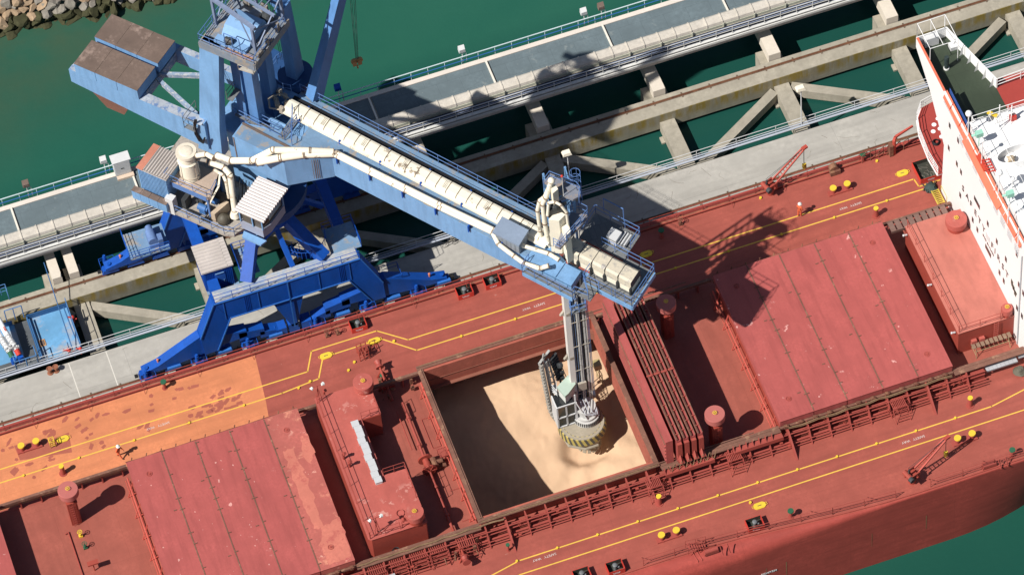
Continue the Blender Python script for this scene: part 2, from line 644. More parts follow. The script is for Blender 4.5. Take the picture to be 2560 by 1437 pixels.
# pipe with hand rail along the quay back edge
t = thing('quay_pipe', 'pale blue pipe with a thin hand rail along the back edge of the quay', 'pipe', (0, 9.6, ZQ))
g = MB()
g.tube((XA, 9.5, ZQ + .33), (XB, 9.5, ZQ + .33), .095, 10)
g.tube((XA, 9.76, ZQ + .33), (XB, 9.76, ZQ + .33), .06, 8)
g.build('pipe', paint('pipe_paint', (.42, .46, .54), .12), t, True)
g = MB()
g.rail([(XA, 9.95, ZQ - .1), (XB, 9.95, ZQ - .1)], .95, 3.7, .03, 2)
g.build('hand_rail', LGREY, t)


def lamp(x, y, lb, hh=5.2):
    t = thing('lamp_post', lb, 'lamp post', (x, y, ZQ), 'lamp posts on the quay edge')
    g = MB()
    g.tube((x, y, ZQ), (x, y, ZQ + hh), .07, 8, .05)
    g.box(x - .15, x + .15, y - .15, y + .15, ZQ, ZQ + .05)
    g.build('pole', LGREY, t)
    g = MB()
    g.add([(x - .45, y - .25, ZQ + hh), (x + .35, y - .25, ZQ + hh), (x + .35, y + .35, ZQ + hh), (x - .45, y + .35, ZQ + hh),
           (x - .35, y - .18, ZQ + hh + .28), (x + .25, y - .18, ZQ + hh + .28), (x + .25, y + .25, ZQ + hh + .28), (x - .35, y + .25, ZQ + hh + .28)],
          [(0, 3, 2, 1), (4, 5, 6, 7), (0, 1, 5, 4), (1, 2, 6, 5), (2, 3, 7, 6), (3, 0, 4, 7)])
    g.build('lamp_head', CREAM, t)


lamp(29.55, 9.75, 'tall thin lamp post standing in sunlight over the green basin')
lamp(8.7, 10.6, 'lamp post with white head rising beside the unloader head, mostly in shade')

# ================================================================== CONVEYOR GALLERY
ZG = -1.0
gt = thing('conveyor_gallery', 'long raised conveyor walkway with slate sheets and pale hooded covers', 'conveyor gallery', (0, 22, ZG))
g = MB()
g.box(XA, XB, 19.2, 24.6, ZG - .9, ZG - .05)
g.build('gallery_deck', CREAMG, gt)
g = MB()
g.box(XA, XB, 24.25, 24.7, ZG - .05, ZG + .12)
g.build('outer_kerb', paint('pale_kerb', (.66, .6, .54), .1), gt)
g = MB()
xs = [-37.3 - 10.8 * 3 + 10.8 * i for i in range(11)]
for a, b in zip(xs, xs[1:]):
    g.add([(a + .2, 21.7, ZG + .06), (b - .1, 21.7, ZG + .06), (b - .1, 24.2, ZG + .1), (a + .2, 24.2, ZG + .1)], [(0, 1, 2, 3)])
g.build('slate_sheets', SLATE, gt)
g = MB()
for a in xs:
    g.box(a - .1, a + .06, 21.6, 24.25, ZG - .04, ZG + .2)
    g.box(a - 1.6, a + .1, 21.2, 21.68, ZG - .04, ZG + .12)
g.build('deck_strip', paint('pale_strip', (.72, .68, .6), .1), gt)
g = MB()
x = XA
rnd = random.Random(5)
k = 0
while x < XB:
    wd = 1.45
    sec = [(20.35, ZG + .35), (20.42, ZG + .62), (20.62, ZG + .74), (21.15, ZG + .74), (21.35, ZG + .6), (21.38, ZG + .3)]
    g.loft([(x + .06, y, z) for y, z in sec], [(x + wd - .04, y, z) for y, z in sec])
    sec2 = [(20.3, ZG + .3), (20.38, ZG + .66), (20.6, ZG + .8), (21.17, ZG + .8), (21.4, ZG + .64), (21.44, ZG + .28)]
    g.loft([(x - .05, y, z) for y, z in sec2], [(x + .05, y, z) for y, z in sec2])
    x += wd
g.build('hood_cover', CREAMG, gt)
g = MB()
g.box(XA, XB, 20.3, 21.4, ZG - .04, ZG + .3)
x = XA
while x < XB:
    g.box(x, x + .08, 20.2, 20.3, ZG - .04, ZG + .5)
    x += 2.9
g.build('conveyor_trough', paint('pale_green_cream', (.5, .51, .42), .1), gt)
g = MB()
g.tube((XA, 19.95, ZG + .12), (XB, 19.95, ZG + .12), .07, 8)
g.tube((XA, 19.72, ZG + .1), (XB, 19.72, ZG + .1), .05, 8)
g.build('cable_pipes', paint('pipe_blue_grey', (.2, .24, .34), .2), gt, True)
g = MB()
g.box(XA, XB, 19.5, 20.25, ZG - .045, ZG - .03)
g.build('cable_tray', RUBBER, gt)
g = MB()
g.box(XA, XB, 19.0, 19.1, ZG - .35, ZG - .1)
g.box(XA, XB, 19.15, 19.45, ZG - .05, ZG + .03)
g.rail([(XA, 19.3, ZG), (XB, 19.3, ZG)], .95, 1.5, .03, 2)
g.build('inner_hand_rail', STEELW, gt)
g = MB()
g.rail([(XA, 24.9, ZG - .25), (XB, 24.9, ZG - .25)], 1.15, 1.55, .032, 1)
g.tube((XA, 24.9, ZG + .9), (XB, 24.9, ZG + .9), .05, 6)
g.build('outer_hand_rail', paint('pale_rail', (.55, .66, .7), .1), gt)
g = MB()
g.tube((XA, 24.85, ZG + .42), (XB, 24.85, ZG + .42), .045, 6)
g.build('lower_rail', paint('blue_pipe', (.03, .12, .35), .1), gt)
for x, lb in {-35.2: 'left of the close pair under the gallery near the blue platform', -33.7: 'right of the close pair under the gallery near the blue platform',
              -2.2: 'in the boom shadow under the gallery, nearest the boom', 8.65: 'fully shaded, with its stub beside the rail beam at the boom shadow edge', 19.3: 'half lit, second from the right along the rail beam',
              30.0: 'half lit, right of centre at the top of the photo', 41.0: 'at the top edge right of the gallery, with a bright end'}.items():
    t = thing('support_beam', 'concrete support beam ' + lb, 'concrete beam', (x, 18, zx), 'gallery support beams')
    g = MB()
    wv = .42 if x < -30 else .55
    g.box(x - wv, x + wv, 17.45, 26.5, ZQ - .35, ZQ + .75)
    g.build('beam', paint('beam_cream', (.64, .58, .5), .12, rust=.7, rcol=(.45, .4, .34), rough=.85), t)
    g = MB()
    g.box(x - wv - .7, x + wv + .3, 17.36, 19.0, ZQ - 2.2, ZQ - .36)
    g.tube((x, 25, ZW - 2), (x, 25, ZQ - .35), .5, 12)
    g.build('corbel', CONCB, t)


def flood(x, lb, dark=False):
    t = thing('floodlight', lb, 'floodlight', (x, 25.0, ZG), 'floodlights along the gallery')
    g = MB()
    g.tube((x, 25, ZG - .2), (x, 25, ZG + 1.6), .04, 6)
    g.tube((x + .35, 25, ZG - .2), (x + .35, 25, ZG + 1.2), .03, 6)
    g.tube((x, 25, ZG + 1.2), (x + .35, 25, ZG + 1.2), .03, 6)
    g.build('stand', STEELW, t)
    g = MB()
    g.add([(x - .3, 24.85, ZG + 1.5), (x + .3, 24.85, ZG + 1.5), (x + .3, 25.25, ZG + 1.6), (x - .3, 25.25, ZG + 1.6),
           (x - .25, 24.8, ZG + 1.95), (x + .25, 24.8, ZG + 1.95), (x + .28, 25.2, ZG + 2.15), (x - .28, 25.2, ZG + 2.15)],
          [(0, 3, 2, 1), (4, 5, 6, 7), (0, 1, 5, 4), (1, 2, 6, 5), (2, 3, 7, 6), (3, 0, 4, 7)])
    g.build('lamp_box', BROWNC if dark else (LGREY if dark is False else BLUED), t)


flood(-35.3, 'brown floodlight at the gallery rail, leftmost in the photo', True)
flood(-28.4, 'grey floodlight beside the white cabinet on the gallery', False)
flood(-7.3, 'blue floodlight on the gallery rail right behind the boom', None)
flood(4.0, 'white floodlight alone on the gallery rail above the boom shadow', False)
flood(15.2, 'white floodlight on the gallery rail beside a brown one', False)
flood(16.8, 'brown floodlight on the gallery rail next to a white one', True)
t = thing('control_cabinet', 'white control cabinet standing on the gallery beside the machine house', 'cabinet', (-27, 24.4, ZG))
g = MB()
g.box(-27.75, -26.3, 24.0, 24.9, ZG + .35, ZG + 2.1)
g.box(-27.85, -26.2, 23.95, 24.95, ZG + 2.1, ZG + 2.18)
g.build('cabinet_body', LGREY, t)
g = MB()
g.box(-27.68, -26.37, 23.96, 23.997, ZG + .4, ZG + 2.05)
g.build('door', paint('door_grey', (.55, .56, .57), .05), t)
g = MB()
g.box(-27.2, -26.95, 23.93, 23.96, ZG + 1.2, ZG + 1.28)
g.build('handle', DGREY, t)
g = MB()
g.box(-27.7, -26.2, 23.6, 24.6, ZG + .1, ZG + .35)
g.build('plinth', paint('tan_plinth', (.6, .48, .38), .1), t)

# ================================================================== BREAKWATER ROCKS
SH = False
ZW = -8.4
rock_m = {'tan': paint('rock_tan', (.36, .26, .17), .3, rough=.95, scale=1.5), 'grey': paint('rock_grey', (.24, .22, .19), .35, rough=.95, scale=1.5),
          'moss': paint('rock_moss', (.055, .055, .025), .4, rough=.9, scale=1.5, rust=.6, rcol=(.12, .11, .07))}
rlab = {'tan': 'dry tan boulder at the back of the breakwater', 'grey': 'grey boulder in the middle rows of the breakwater', 'moss': 'dark weedy boulder at the water line of the breakwater'}
rnd = random.Random(11)


def rock(c, r, kind):
    bm = bmesh.new()
    bmesh.ops.create_icosphere(bm, subdivisions=2, radius=1)
    ns = [Vector((rnd.gauss(0, 1), rnd.gauss(0, 1), rnd.gauss(0, 1))).normalized() for _ in range(9)]
    ds = [rnd.uniform(.4, .75) for _ in ns]
    for v in bm.verts:
        for n, d in zip(ns, ds):
            k = v.co.dot(n)
            if k > d:
                v.co -= n * (k - d)
    sx, sy, sz = rnd.uniform(.95, 1.5), rnd.uniform(.75, 1.1), rnd.uniform(.6, .9)
    for v in bm.verts:
        v.co = Vector((v.co.x * sx * r, v.co.y * sy * r, v.co.z * sz * r))
    bmesh.ops.rotate(bm, verts=bm.verts, cent=(0, 0, 0), matrix=Matrix.Rotation(rnd.uniform(0, 6.28), 3, 'Z'))
    me = bpy.data.meshes.new('boulder')
    bm.to_mesh(me)
    bm.free()
    me.materials.append(rock_m[kind])
    o = bpy.data.objects.new('boulder', me)
    o.location = c
    COL.objects.link(o)
    tag(o, rlab[kind], 'boulder', 'boulders of the breakwater')


placed = []
for row in range(7):
    # pixel line of the water edge: (0,100) (130,50) (260,15) (330,0)
    n = 26
    for i in range(n):
        u = -60 + i * 22 + rnd.uniform(-7, 7) + (row % 2) * 11
        v = 92 - (u * .27) - row * 17 + rnd.uniform(-5, 5)
        if u > 120:
            v = 60 - (u - 120) * .16 - row * 17 + rnd.uniform(-5, 5)
        if v < -30 or u > 450 or (u > 330 and row > 2):
            continue
        z = ZW + .05 + row * .42 - (0.25 if row == 0 else 0) + (-.35 if u > 290 else 0)
        p = P(u, v, z)
        kind = 'moss' if row <= 1 or u > 300 and row < 2 else ('tan' if (u < 90 and row > 2 and rnd.random() < .75) or rnd.random() < .12 else 'grey')
        if row == 2 and rnd.random() < .35:
            kind = 'moss'
        rock((p.x, p.y, z), rnd.uniform(.45, .85), kind)
g = MB()
pts = []
nx, ny = 30, 14
for j in range(ny):
    for i in range(nx):
        x = -46 + i * 1.3
        y = 48.9 + j * .9 - (x + 32) * .06 + (max(0, x + 24)) * .45
        pts.append((x, y, ZW - 1.5 + j * .42 + rnd.uniform(-.12, .12)))
g.add(pts, [(j * nx + i, j * nx + i + 1, (j + 1) * nx + i + 1, (j + 1) * nx + i) for j in range(ny - 1) for i in range(nx - 1)])
o = g.build('terrain', rock_m['grey'])
tag(o, None, None, kind='structure')

# ================================================================== THE SHIP
YP, YS = 2.1, -29.9
ship = thing('cargo_ship', 'huge red bulk carrier with an open grain hold and white bridge house', 'cargo ship', (0, -13.9, 0))


def SP(name, g, mat, parent=None, smooth=False):
    return g.build(name, mat, parent or ship, smooth)


# hull: stations along x; the sheer strake is rounded forward and sharp aft
def sm(t):
    t = max(0.0, min(1.0, t))
    return t * t * (3 - 2 * t)


def edge(x):
    return 29.75 + 1.35 * sm((x - 4) / 20.0)


def half(x, z):
    k = max(0.0, min(1.0, -z / 8.4))
    d = ((x - 27) / 7.5) ** 2 * 1.2 * k if x > 27 else 0.0
    return d


g = MB()
st = [-90, -60, -40, -30, -20] + [-15 + i * 1.5 for i in range(47)]
SIDE = 31.1
for sg in (-1, 1):
    prof = []
    for x in st:
        e = edge(x) if sg == -1 else 29.9
        side_ = SIDE if sg == -1 else 29.92
        b = 3.4 - 3.2 * max(0, min(1, (x + 14) / 36.0)) if sg == -1 else .1
        W = side_ - e + .06
        row = []

        def pt(y, z):
            row.append((x, -y if sg == -1 else y - 27.8, z))
        pt(e - .4, -.001)
        for a in (0, 15, 30, 45, 60, 75, 90):
            r = math.radians(a)
            pt(e + W * math.sin(r), -b * (1 - math.cos(r)))
        for z in (-4.0, -5, -6, -7, -8, -9, -11):
            pt(side_ + .06 - half(x, z), z)
        prof.append(row)
    n = len(prof[0])
    g.add([v for r in prof for v in r], [(i * n + j, i * n + j + 1, (i + 1) * n + j + 1, (i + 1) * n + j) for i in range(len(st) - 1) for j in range(n - 1)])
SP('hull', g, HULL, smooth=True)

# main deck sheets with the hold opening left free
HX0, HX1, HY0, HY1 = -9.9, 4.95, -21.5, -6.2


def sheet(g, x0, x1, y0, y1, z=0.0, mi=0):
    g.add([(x0, y0, z), (x1, y0, z), (x1, y1, z), (x0, y1, z)], [(0, 1, 2, 3)], mi)


g = MB()
sheet(g, -90, 56, -6.2, YP - .75)
sheet(g, -90, 56, YS + .75, -21.5)
for i_ in range(40):
    a_, b_ = -90 + i_ * 3.65, -90 + (i_ + 1) * 3.65
    g.add([(a_, -29.15, 0), (b_, -29.15, 0), (b_, -edge(b_) + .02, 0), (a_, -edge(a_) + .02, 0)], [(0, 1, 2, 3)])
SP('side_deck', g, DECK)
g = MB()
for a, b in ((-90, HX0), (HX1, 56)):
    sheet(g, a, b, -21.5, -6.2)
SP('cross_deck', g, DECKMID)
g = MB()
sheet(g, -90, -22.95, -5.75, YP - .8, .004)
g.add([(-22.95, -5.75, .004), (-22.6, -3.5, .004), (-22.1, YP - .8, .004), (-22.95, YP - .8, .004)], [(0, 1, 2, 3)])
SP('primed_deck_area', g, ORANGE)
g = MB()
rnd = random.Random(21)
cl = [(-40, -.2, 5, 1.0, 20), (-30, 0.1, 3, .8, 8), (-25.8, -2.1, 1.3, .9, 26), (-28.3, -2.5, 1.0, .7, 8), (-34, -1.8, 8, 2.6, 10), (-43, -3.5, 3, 1.5, 8)]
for cx, cy, wx, wy, n in cl:
    for i in range(n):
        x, y = cx + rnd.gauss(0, wx * .6), cy + rnd.gauss(0, wy * .6)
        if not (-5.3 < y < 1.1) or x > -22.9:
            continue
        a = rnd.uniform(-.2, .9)
        L, W = rnd.uniform(.16, .46), rnd.uniform(.13, .24)
        p = []
        m = rnd.choice((4, 4, 4, 5, 6))
        for k in range(m):
            t = 6.283 * (k + .5) / m + rnd.uniform(-.16, .16)
            r = rnd.uniform(.85, 1.25)
            px, py = L * r * math.cos(t), W * r * math.sin(t)
            p.append((x + px * math.cos(a) - py * math.sin(a), y + px * math.sin(a) + py * math.cos(a), .0075 + i * .00004))
        g.add(p, [tuple(range(m))])
q = [P(35 + 0, 1113), P(50, 1150), P(180, 1130), P(172, 1080), P(135, 1095)]
g.add([(p.x, p.y, .0069) for p in q], [(0, 1, 2, 3, 4)])
SP('touch_up_patches', g, paint('patch_brown', (.36, .105, .07), .12))


def line(g, pts, w, z=.009):
    for a, b in zip(pts, pts[1:]):
        A, B = Vector((a[0], a[1], z)), Vector((b[0], b[1], z))
        d = (B - A).normalized()
        n = Vector((-d.y, d.x, 0)) * w / 2
        e = d * w * .3
        g.add([A - n - e, B - n + e, B + n + e, A + n - e], [(0, 1, 2, 3)])


g = MB()
XR = 36.0
line(g, [(-60, -1.85), (-18.5, -1.85), (-17.6, -.02), (-11.9, -.05), (-9.75, -1.86), (35.2, -1.86), (35.3, -2.75), (37.2, -2.75)], .11)
line(g, [(-60, -3.12), (-21.1, -3.12), (-17.85, -2.85), (-16.9, -.97), (-11.8, -.95), (-9.4, -3.12), (36.2, -3.12)], .11, .0105)
line(g, [(-60, -28.4), (-12, -28.4), (-8.6, -26.68), (56, -26.68)], .11)
line(g, [(-60, -27.2), (-12.6, -27.2), (-10.7, -25.95), (-8.1, -25.42), (32.5, -25.42), (37, -24.6)], .11, .0105)
SP('safety_lines', g, YEL)
g = MB()
for i in range(18):
    x = -48 + i * 4.72
    if not -19 < x < -9:
        g.tube((x, -3.16, 0), (x, -3.16, .12), .11, 8)
for i in range(12):
    g.tube((-8.3 + i * 3.42, -25.42, 0), (-8.3 + i * 3.42, -25.42, .12), .11, 8)
for p in ((-18.6, -2.9), (-15.3, -3.0), (-14.6, -2.4), (-10.9, -1.6), (33, 1.0), (22.5, 1.0), (11, -27.0)):
    g.tube((p[0], p[1], 0), (p[0], p[1], .14), .12, 8)
g.m = [0] * len(g.f)
o = SP('deck_socket', g, YELB)
g = MB()
for (u, v) in ((815, 890), (936, 853), (157, 1098), (2256, 434), (1899, 1264), (1616, 636)):
    p = P(u, v)
    pts = []
    for k in range(20):
        a = 6.283 * k / 20
        pts.append((p.x + (.22 if math.cos(a) > 0 else -.22) + .3 * math.cos(a), p.y + .3 * math.sin(a)))
    g.prism(pts, .005, .09)
    for sg in (-1, 1):
        g.path([(p.x + sg * .4, p.y - .14, .08), (p.x + sg * .62, p.y - .1, .14), (p.x + sg * .62, p.y + .1, .14), (p.x + sg * .4, p.y + .14, .08)], .018, 4)
SP('manhole_cover', g, YELB)
g = MB()
for (u, v) in ((815, 890), (936, 853), (157, 1098), (2256, 434), (1899, 1264), (1616, 636)):
    p = P(u, v)
    for k in range(4):
        g.box(p.x - .16 + k * .085, p.x - .1 + k * .085, p.y - .04, p.y + .05, .09, .094)
SP('manhole_number', g, DGREY)
R180 = Matrix.Rotation(math.pi, 4, 'Z')
for (u, v) in ((2126, 515), (1334, 766), (395, 1064), (2283, 1098), (1361, 1392)):
    p = P(u, v)
    text('deck_lettering', 'SAFETY   WAY', .31, Matrix.Translation((p.x, p.y, .012)) @ R180, paint('worn_white', (.62, .55, .52), .2), ship, .002, .0)

# gunwale strip and hand rails
for y, sg in ((YP, -1), (YS, 1)):
    g = MB()
    if sg == -1:
        g.box(-90, 44, y + sg * .62, y + sg * .7, .002, .16)
    else:
        for k_ in range(36):
            a_, b_ = -60 + k_ * 3, -57 + k_ * 3
            g.bar((a_, -edge(a_) + .12, .05), (b_, -edge(b_) + .12, .05), .06, .1)
    SP('gunwale_bar', g, RED)
    g = MB()
    yy = y + sg * .45
    segs = [(-60, 34)] if sg == -1 else [(-60, -4), (1.0, 22), (25, 36)]
    for a, b in segs:
        if sg == -1:
            g.rail([(a, yy, 0), (b, yy, 0)], 1.05, 2.35, .026, 3)
        else:
            n_ = max(1, int((b - a) / 5))
            g.rail([(a + (b - a) * q_ / n_, -edge(a + (b - a) * q_ / n_) + .3, 0) for q_ in range(n_ + 1)], 1.05, 2.35, .026, 3)
        x = a
        while x < b:
            g.tube((x, yy if sg == -1 else -edge(x) + .3, .95), (x + .1, (yy if sg == -1 else -edge(x) + .3) + sg * .75, .05), .022, 4)
            x += 4.7
    SP('hand_rail', g, RED)
# rusty foot line of the hand rails on the port side
g = MB()
sheet(g, -60, 34, YP - .62, YP - .35, .0085)
SP('deck_edge_rust', g, paint('edge_rust', (.3, .11, .07), .3, rust=.5, rcol=(.4, .13, .07)))


# ---- hatches
def hatch(x0, x1, panels, worn=False):
    y0, y1 = -22.0, -6.55
    g = MB()
    g.box(x0 + .12, x1 - .12, y0 + .35, y1 - .3, 0.001, 1.55)
    co = SP('hatch_coaming', g, WALLR)
    g = MB()
    for ye in (y0 - .05, y1 + .05):
        g.box(x0, x1, ye - .12, ye + .12, 1.3, 1.5)
    SP('coaming_rim', g, TRACK, co)
    n = len(panels) - 1
    for i in range(n):
        a, b = panels[i], panels[i + 1]
        g = MB()
        g.box(a + .04, b - .04, y0, y1, 1.56, 2.26)
        g.box(a + .01, b - .01, y0 - .04, y1 + .04, 2.26, 2.3)
        c = SP('hatch_cover', g, HATCHW if (worn and i >= n - 1) else HATCH)
        g = MB()
        if i in (0, n - 1):
            for yy in (y1 - 1.7, y0 + 1.8):
                xx = (a + b) / 2
                g.ring((xx, yy, 2.32), .22, .03, 12)
                g.tube((xx, yy, 2.3), (xx, yy, 2.36), .12, 8)
            SP('lifting_eye', g, RED, c)
    g = MB()
    for xs_ in panels[1:-1]:
        g.box(xs_ - .05, xs_ + .05, y0 + .05, y1 - .05, 2.2, 2.325)
        rn = random.Random(int(xs_ * 10))
        y = y0 + .6
        while y < y1:
            g.box(xs_ - .02 if rn.random() < .5 else xs_ - .2, xs_ + .24, y, y + .07, 2.3, 2.37)
            y += rn.choice((1.1, 1.9, 2.4))
    for k in range(7):
        xs_ = panels[1 + k % (n - 1)] - .5
        g.box(xs_ - .15, xs_ + .1, y0 + 2 + k * 1.9, y0 + 2.08 + k * 1.9, 2.3, 2.35)
    SP('hatch_joint', g, TRACK)
    # stays outside the fore side of the coaming
    g = MB()
    for k in range(7):
        y = y0 + 1.2 + k * 2.15
        g.bar((x0 + .1, y, 1.45), (x0 - .62, y - .42, .03), .1, .05, up=(0, 1, 0))
        g.bar((x0 - .62, y - .42, .06), (x0 + .12, y - .35, .25), .1, .05, up=(0, 1, 0))
        g.bar((x0 + .1, y, 1.45), (x0 + .12, y - .35, .25), .08, .05)
    g.tube((x0 - .22, y0 + .5, .8), (x0 - .22, y1 - .4, .8), .07, 8)
    g.tube((x0 - .4, y0 + .5, .45), (x0 - .4, y1 - .4, .45), .04, 6)
    SP('coaming_stay', g, BRIGHT if False else paint('stay_red', (.5, .1, .075), .15))


pan = [15.45 + i * 3.0 for i in range(6)]
pan[-1] = 30.45
hatch(15.45, 30.45, [15.45, 18.42, 21.3, 24.4, 27.45, 30.45])
hatch(-35.2, -20.6, [-35.2, -32.2, -29.35, -26.45, -23.5, -20.6], True)
hatch(-61, -46.35, [-61, -58, -55.1, -52.2, -49.3, -46.35])

# pale scuffs where the coating of the forward hatch is chipped
g = MB()
rnd = random.Random(3)
for i in range(46):
    y = rnd.uniform(-21.5, -8) if i % 3 else rnd.choice((-13.5, -16.4, -19.2)) + rnd.gauss(0, .5)
    x = rnd.choice([-34 + rnd.gauss(0, .5), -28 + rnd.gauss(0, .8), -28 + rnd.gauss(0, .7), -25 + rnd.gauss(0, .7), -31 + rnd.gauss(0, .6)])
    r = rnd.uniform(.015, .07) * (2.4 if rnd.random() < .1 else 1)
    m = rnd.randint(5, 9)
    p = [(x + r * rnd.uniform(.2, 1.5) * math.cos(6.283 * k / m), y + r * rnd.uniform(.3, 2.2) * math.sin(6.283 * k / m), 2.304) for k in range(m)]
    if all(min(abs(q[0] - s) for s in (-32.2, -29.35, -26.45, -23.5)) > .08 for q in p):
        g.add(p, [tuple(range(m))])
SP('chipped_paint', g, paint('chip_pink', (.62, .3, .27), .15))
# bare primed strips on the aft panels of the forward hatch
g = MB()
rnd = random.Random(12)


def ragged(pix, jit, z, n=5):
    q = [P(u, v, 2.3) for u, v in pix]
    pts = []
    for a, b in zip(q, q[1:] + q[:1]):
        for k in range(n):
            c = a.lerp(b, k / n)
            pts.append((c.x + rnd.uniform(-jit, jit), c.y + rnd.uniform(-jit, jit), z))
    g.add(pts, [tuple(range(len(pts)))])


ragged([(708, 1128), (735, 1120), (762, 1180), (785, 1240), (806, 1318), (790, 1322), (762, 1262), (735, 1200)], .16, 2.3035, 6)
ragged([(806, 1318), (850, 1290), (868, 1352), (880, 1394), (822, 1412), (800, 1362)], .12, 2.3045, 5)
ragged([(752, 1090), (770, 1082), (786, 1130), (776, 1158), (757, 1140)], .1, 2.304, 5)
SP('bare_primer_patches', g, paint('bare_primer', (.53, .17, .125), .15, rust=.53, rcol=(.42, .11, .09), rscale=1.1, speck=.6, spcol=(.42, .1, .09)))

# ---- open hold
g = MB()
zt_ = 1.5
x0, x1, y0, y1 = -9.8, 4.8, -21.35, -6.35
th = .16
# coaming and upper walls down to the underside of the deck
g.box(x0 - th, x0, y0, y1, -1.0, zt_)
g.box(x1, x1 + th, y0, y1, -1.6, zt_)
g.box(x0 - th, x1 + th, y1, y1 + th, -1.0, zt_)
g.box(x0 - th, x1 + th, y0 - th, y0, -1.0, zt_)
SP('hold_coaming', g, DARKIN)
g = MB()
g.box(x0 - .42, x0 + .04, y0 - .2, y1 + .2, zt_ + .001, zt_ + .1)
g.box(x1 - .04, x1 + .36, y0 - .2, y1 + .2, zt_ + .001, zt_ + .1)
g.box(x0 - .42, x1 + .36, y1 + .22, y1 + .62, zt_ + .001, zt_ + .1)
g.box(x0 - .42, x1 + .36, y0 - .65, y0 - .22, zt_ + .001, zt_ + .1)
g.box(x0 - .2, x0 - .1, y0 - .2, y1 + .2, zt_ + .1, zt_ + .17)
g.box(x0 - .4, x1 + 8.5, y0 - .48, y0 - .4, zt_ + .1, zt_ + .17)
g.box(x0 - .4, x1 + 8.5, y1 + .42, y1 + .5, zt_ + .1, zt_ + .17)
SP('coaming_top_bar', g, TRACK)
g = MB()
g.box(x0, x1, y1 - .04, y1 - .003, -.02, .04)
g.box(x0, x1, y1 - .3, y1 - .003, -1.0, -.93)
g.loft([(4.2, y1 - .003, -.9), (4.797, y1 - .003, -.9), (4.797, y1 - .6, -.9)], [(4.2, y1 - .003, 0), (4.797, y1 - .003, 0), (4.797, y1 - .6, 0)])
for k in range(15):
    y = y0 + .5 + k
    g.box(x1 - .03, x1 - .003, y, y + .12, .1, .18)
SP('hold_ledges', g, paint('ledge', (.26, .1, .07), .2))
g = MB()
for a, b, c, d in ((-13.5, 8.5, -28.5, -28.3), (-13.5, 8.5, .6, .8), (-13.7, -13.5, -28.5, .8), (8.5, 8.7, -28.5, .8)):
    g.box(a, b, c, d, -10, -1.1)
SP('hold_walls', g, DARKIN)
g = MB()
for a, b, c, d in ((-13.5, 8.5, y1 + th, .8), (-13.5, 8.5, -28.5, y0 - th), (-13.5, x0 - th, y0 - th, y1 + th), (x1 + th, 8.5, y0 - th, y1 + th)):
    g.box(a, b, c, d, -.95, -.05)
SP('deck_underside', g, DARKIN)
# stays outside the left coaming of the hold
g = MB()
for k in range(7):
    y = y0 + 1.2 + k * 2.12
    g.bar((x0 - th, y, 1.45), (x0 - .85, y - .42, .03), .1, .05, up=(0, 1, 0))
    g.bar((x0 - .85, y - .42, .06), (x0 - th, y - .35, .25), .1, .05, up=(0, 1, 0))
    g.bar((x0 - th, y, 1.45), (x0 - th, y - .35, .25), .08, .05)
g.tube((x0 - .4, y0 + .4, .75), (x0 - .4, y1 - .5, .75), .07, 8)
g.tube((x0 - .6, y0 + .4, .4), (x0 - .6, y1 - .5, .4), .04, 6)
SP('hold_stay', g, MATS['stay_red'])

# ---- folded hatch covers standing aft of the hold
g = MB()
z1 = 4.6
g.box(5.75, 6.35, -22.0, -7.0, 1.5, z1)
for z in (1.9, 2.4, 2.9, 3.4, 3.9):
    g.box(5.64, 5.75, -22.0, -7.0, z, z + .12)
fc = SP('folded_cover', g, HATCH)
g = MB()
for z in (2.15, 2.65, 3.15, 3.65, 4.15):
    g.box(5.67, 5.75, -21.9, -7.1, z, z + .08)
SP('cover_stiffener', g, TRACK, fc)
for k in range(4):
    a = 6.62 + k * .61
    g = MB()
    g.box(a, a + .1, -22.1, -7.2, 1.5, z1)
    g.box(a + .32, a + .42, -22.1, -7.2, 1.5, z1 - .05)
    g.box(a + .1, a + .32, -22.1, -7.2, 1.5, z1 - .16)
    fc = SP('folded_cover', g, [HATCH])
    g = MB()
    g.box(a - .015, a + .055, -22.1, -7.2, z1 + .002, z1 + .06)
    g.box(a + .09, a + .12, -22.1, -7.2, z1 + .002, z1 + .05)
    g.box(a + .38, a + .43, -22.1, -7.2, z1 - .04, z1 + .04)
    SP('edge_bar', g, TRACK, fc)
    g = MB()
    for j in range(15):
        y = -21.6 + j * 1.0 + (k % 2) * .25
        g.box(a + .1, a + .36, y, y + .07, z1 - .15, z1 + .03)
    for j in (3, 8):
        y = -21.3 + j * 1.9
        g.box(a - .12, a + .4, y, y + .18, z1 + .02, z1 + .08)
    SP('cross_ribs', g, RED, fc)
    g = MB()
    g.box(a + .02, a + .4, -22.35, -22.11, 1.6, z1 - .4)
    g.loft([(a, -22.1, 2.2), (a + .42, -22.1, 2.2), (a + .2, -22.1, 3.0)], [(a, -22.8, 2.1), (a + .42, -22.8, 2.1), (a + .2, -22.8, 2.2)])
    SP('wheel_bracket', g, RED, fc)
g = MB()
for k in range(7):
    x = 5.6 + k * .6
    pts = []
    for i in range(9):
        t = i / 8
        pts.append((x + .55 * t, -22.75 + .05 * math.sin(t * 9), 2.3 - .9 * math.sin(math.pi * t)))
    g.path(pts, .035, 5)
SP('hanging_chain', g, ROPE)

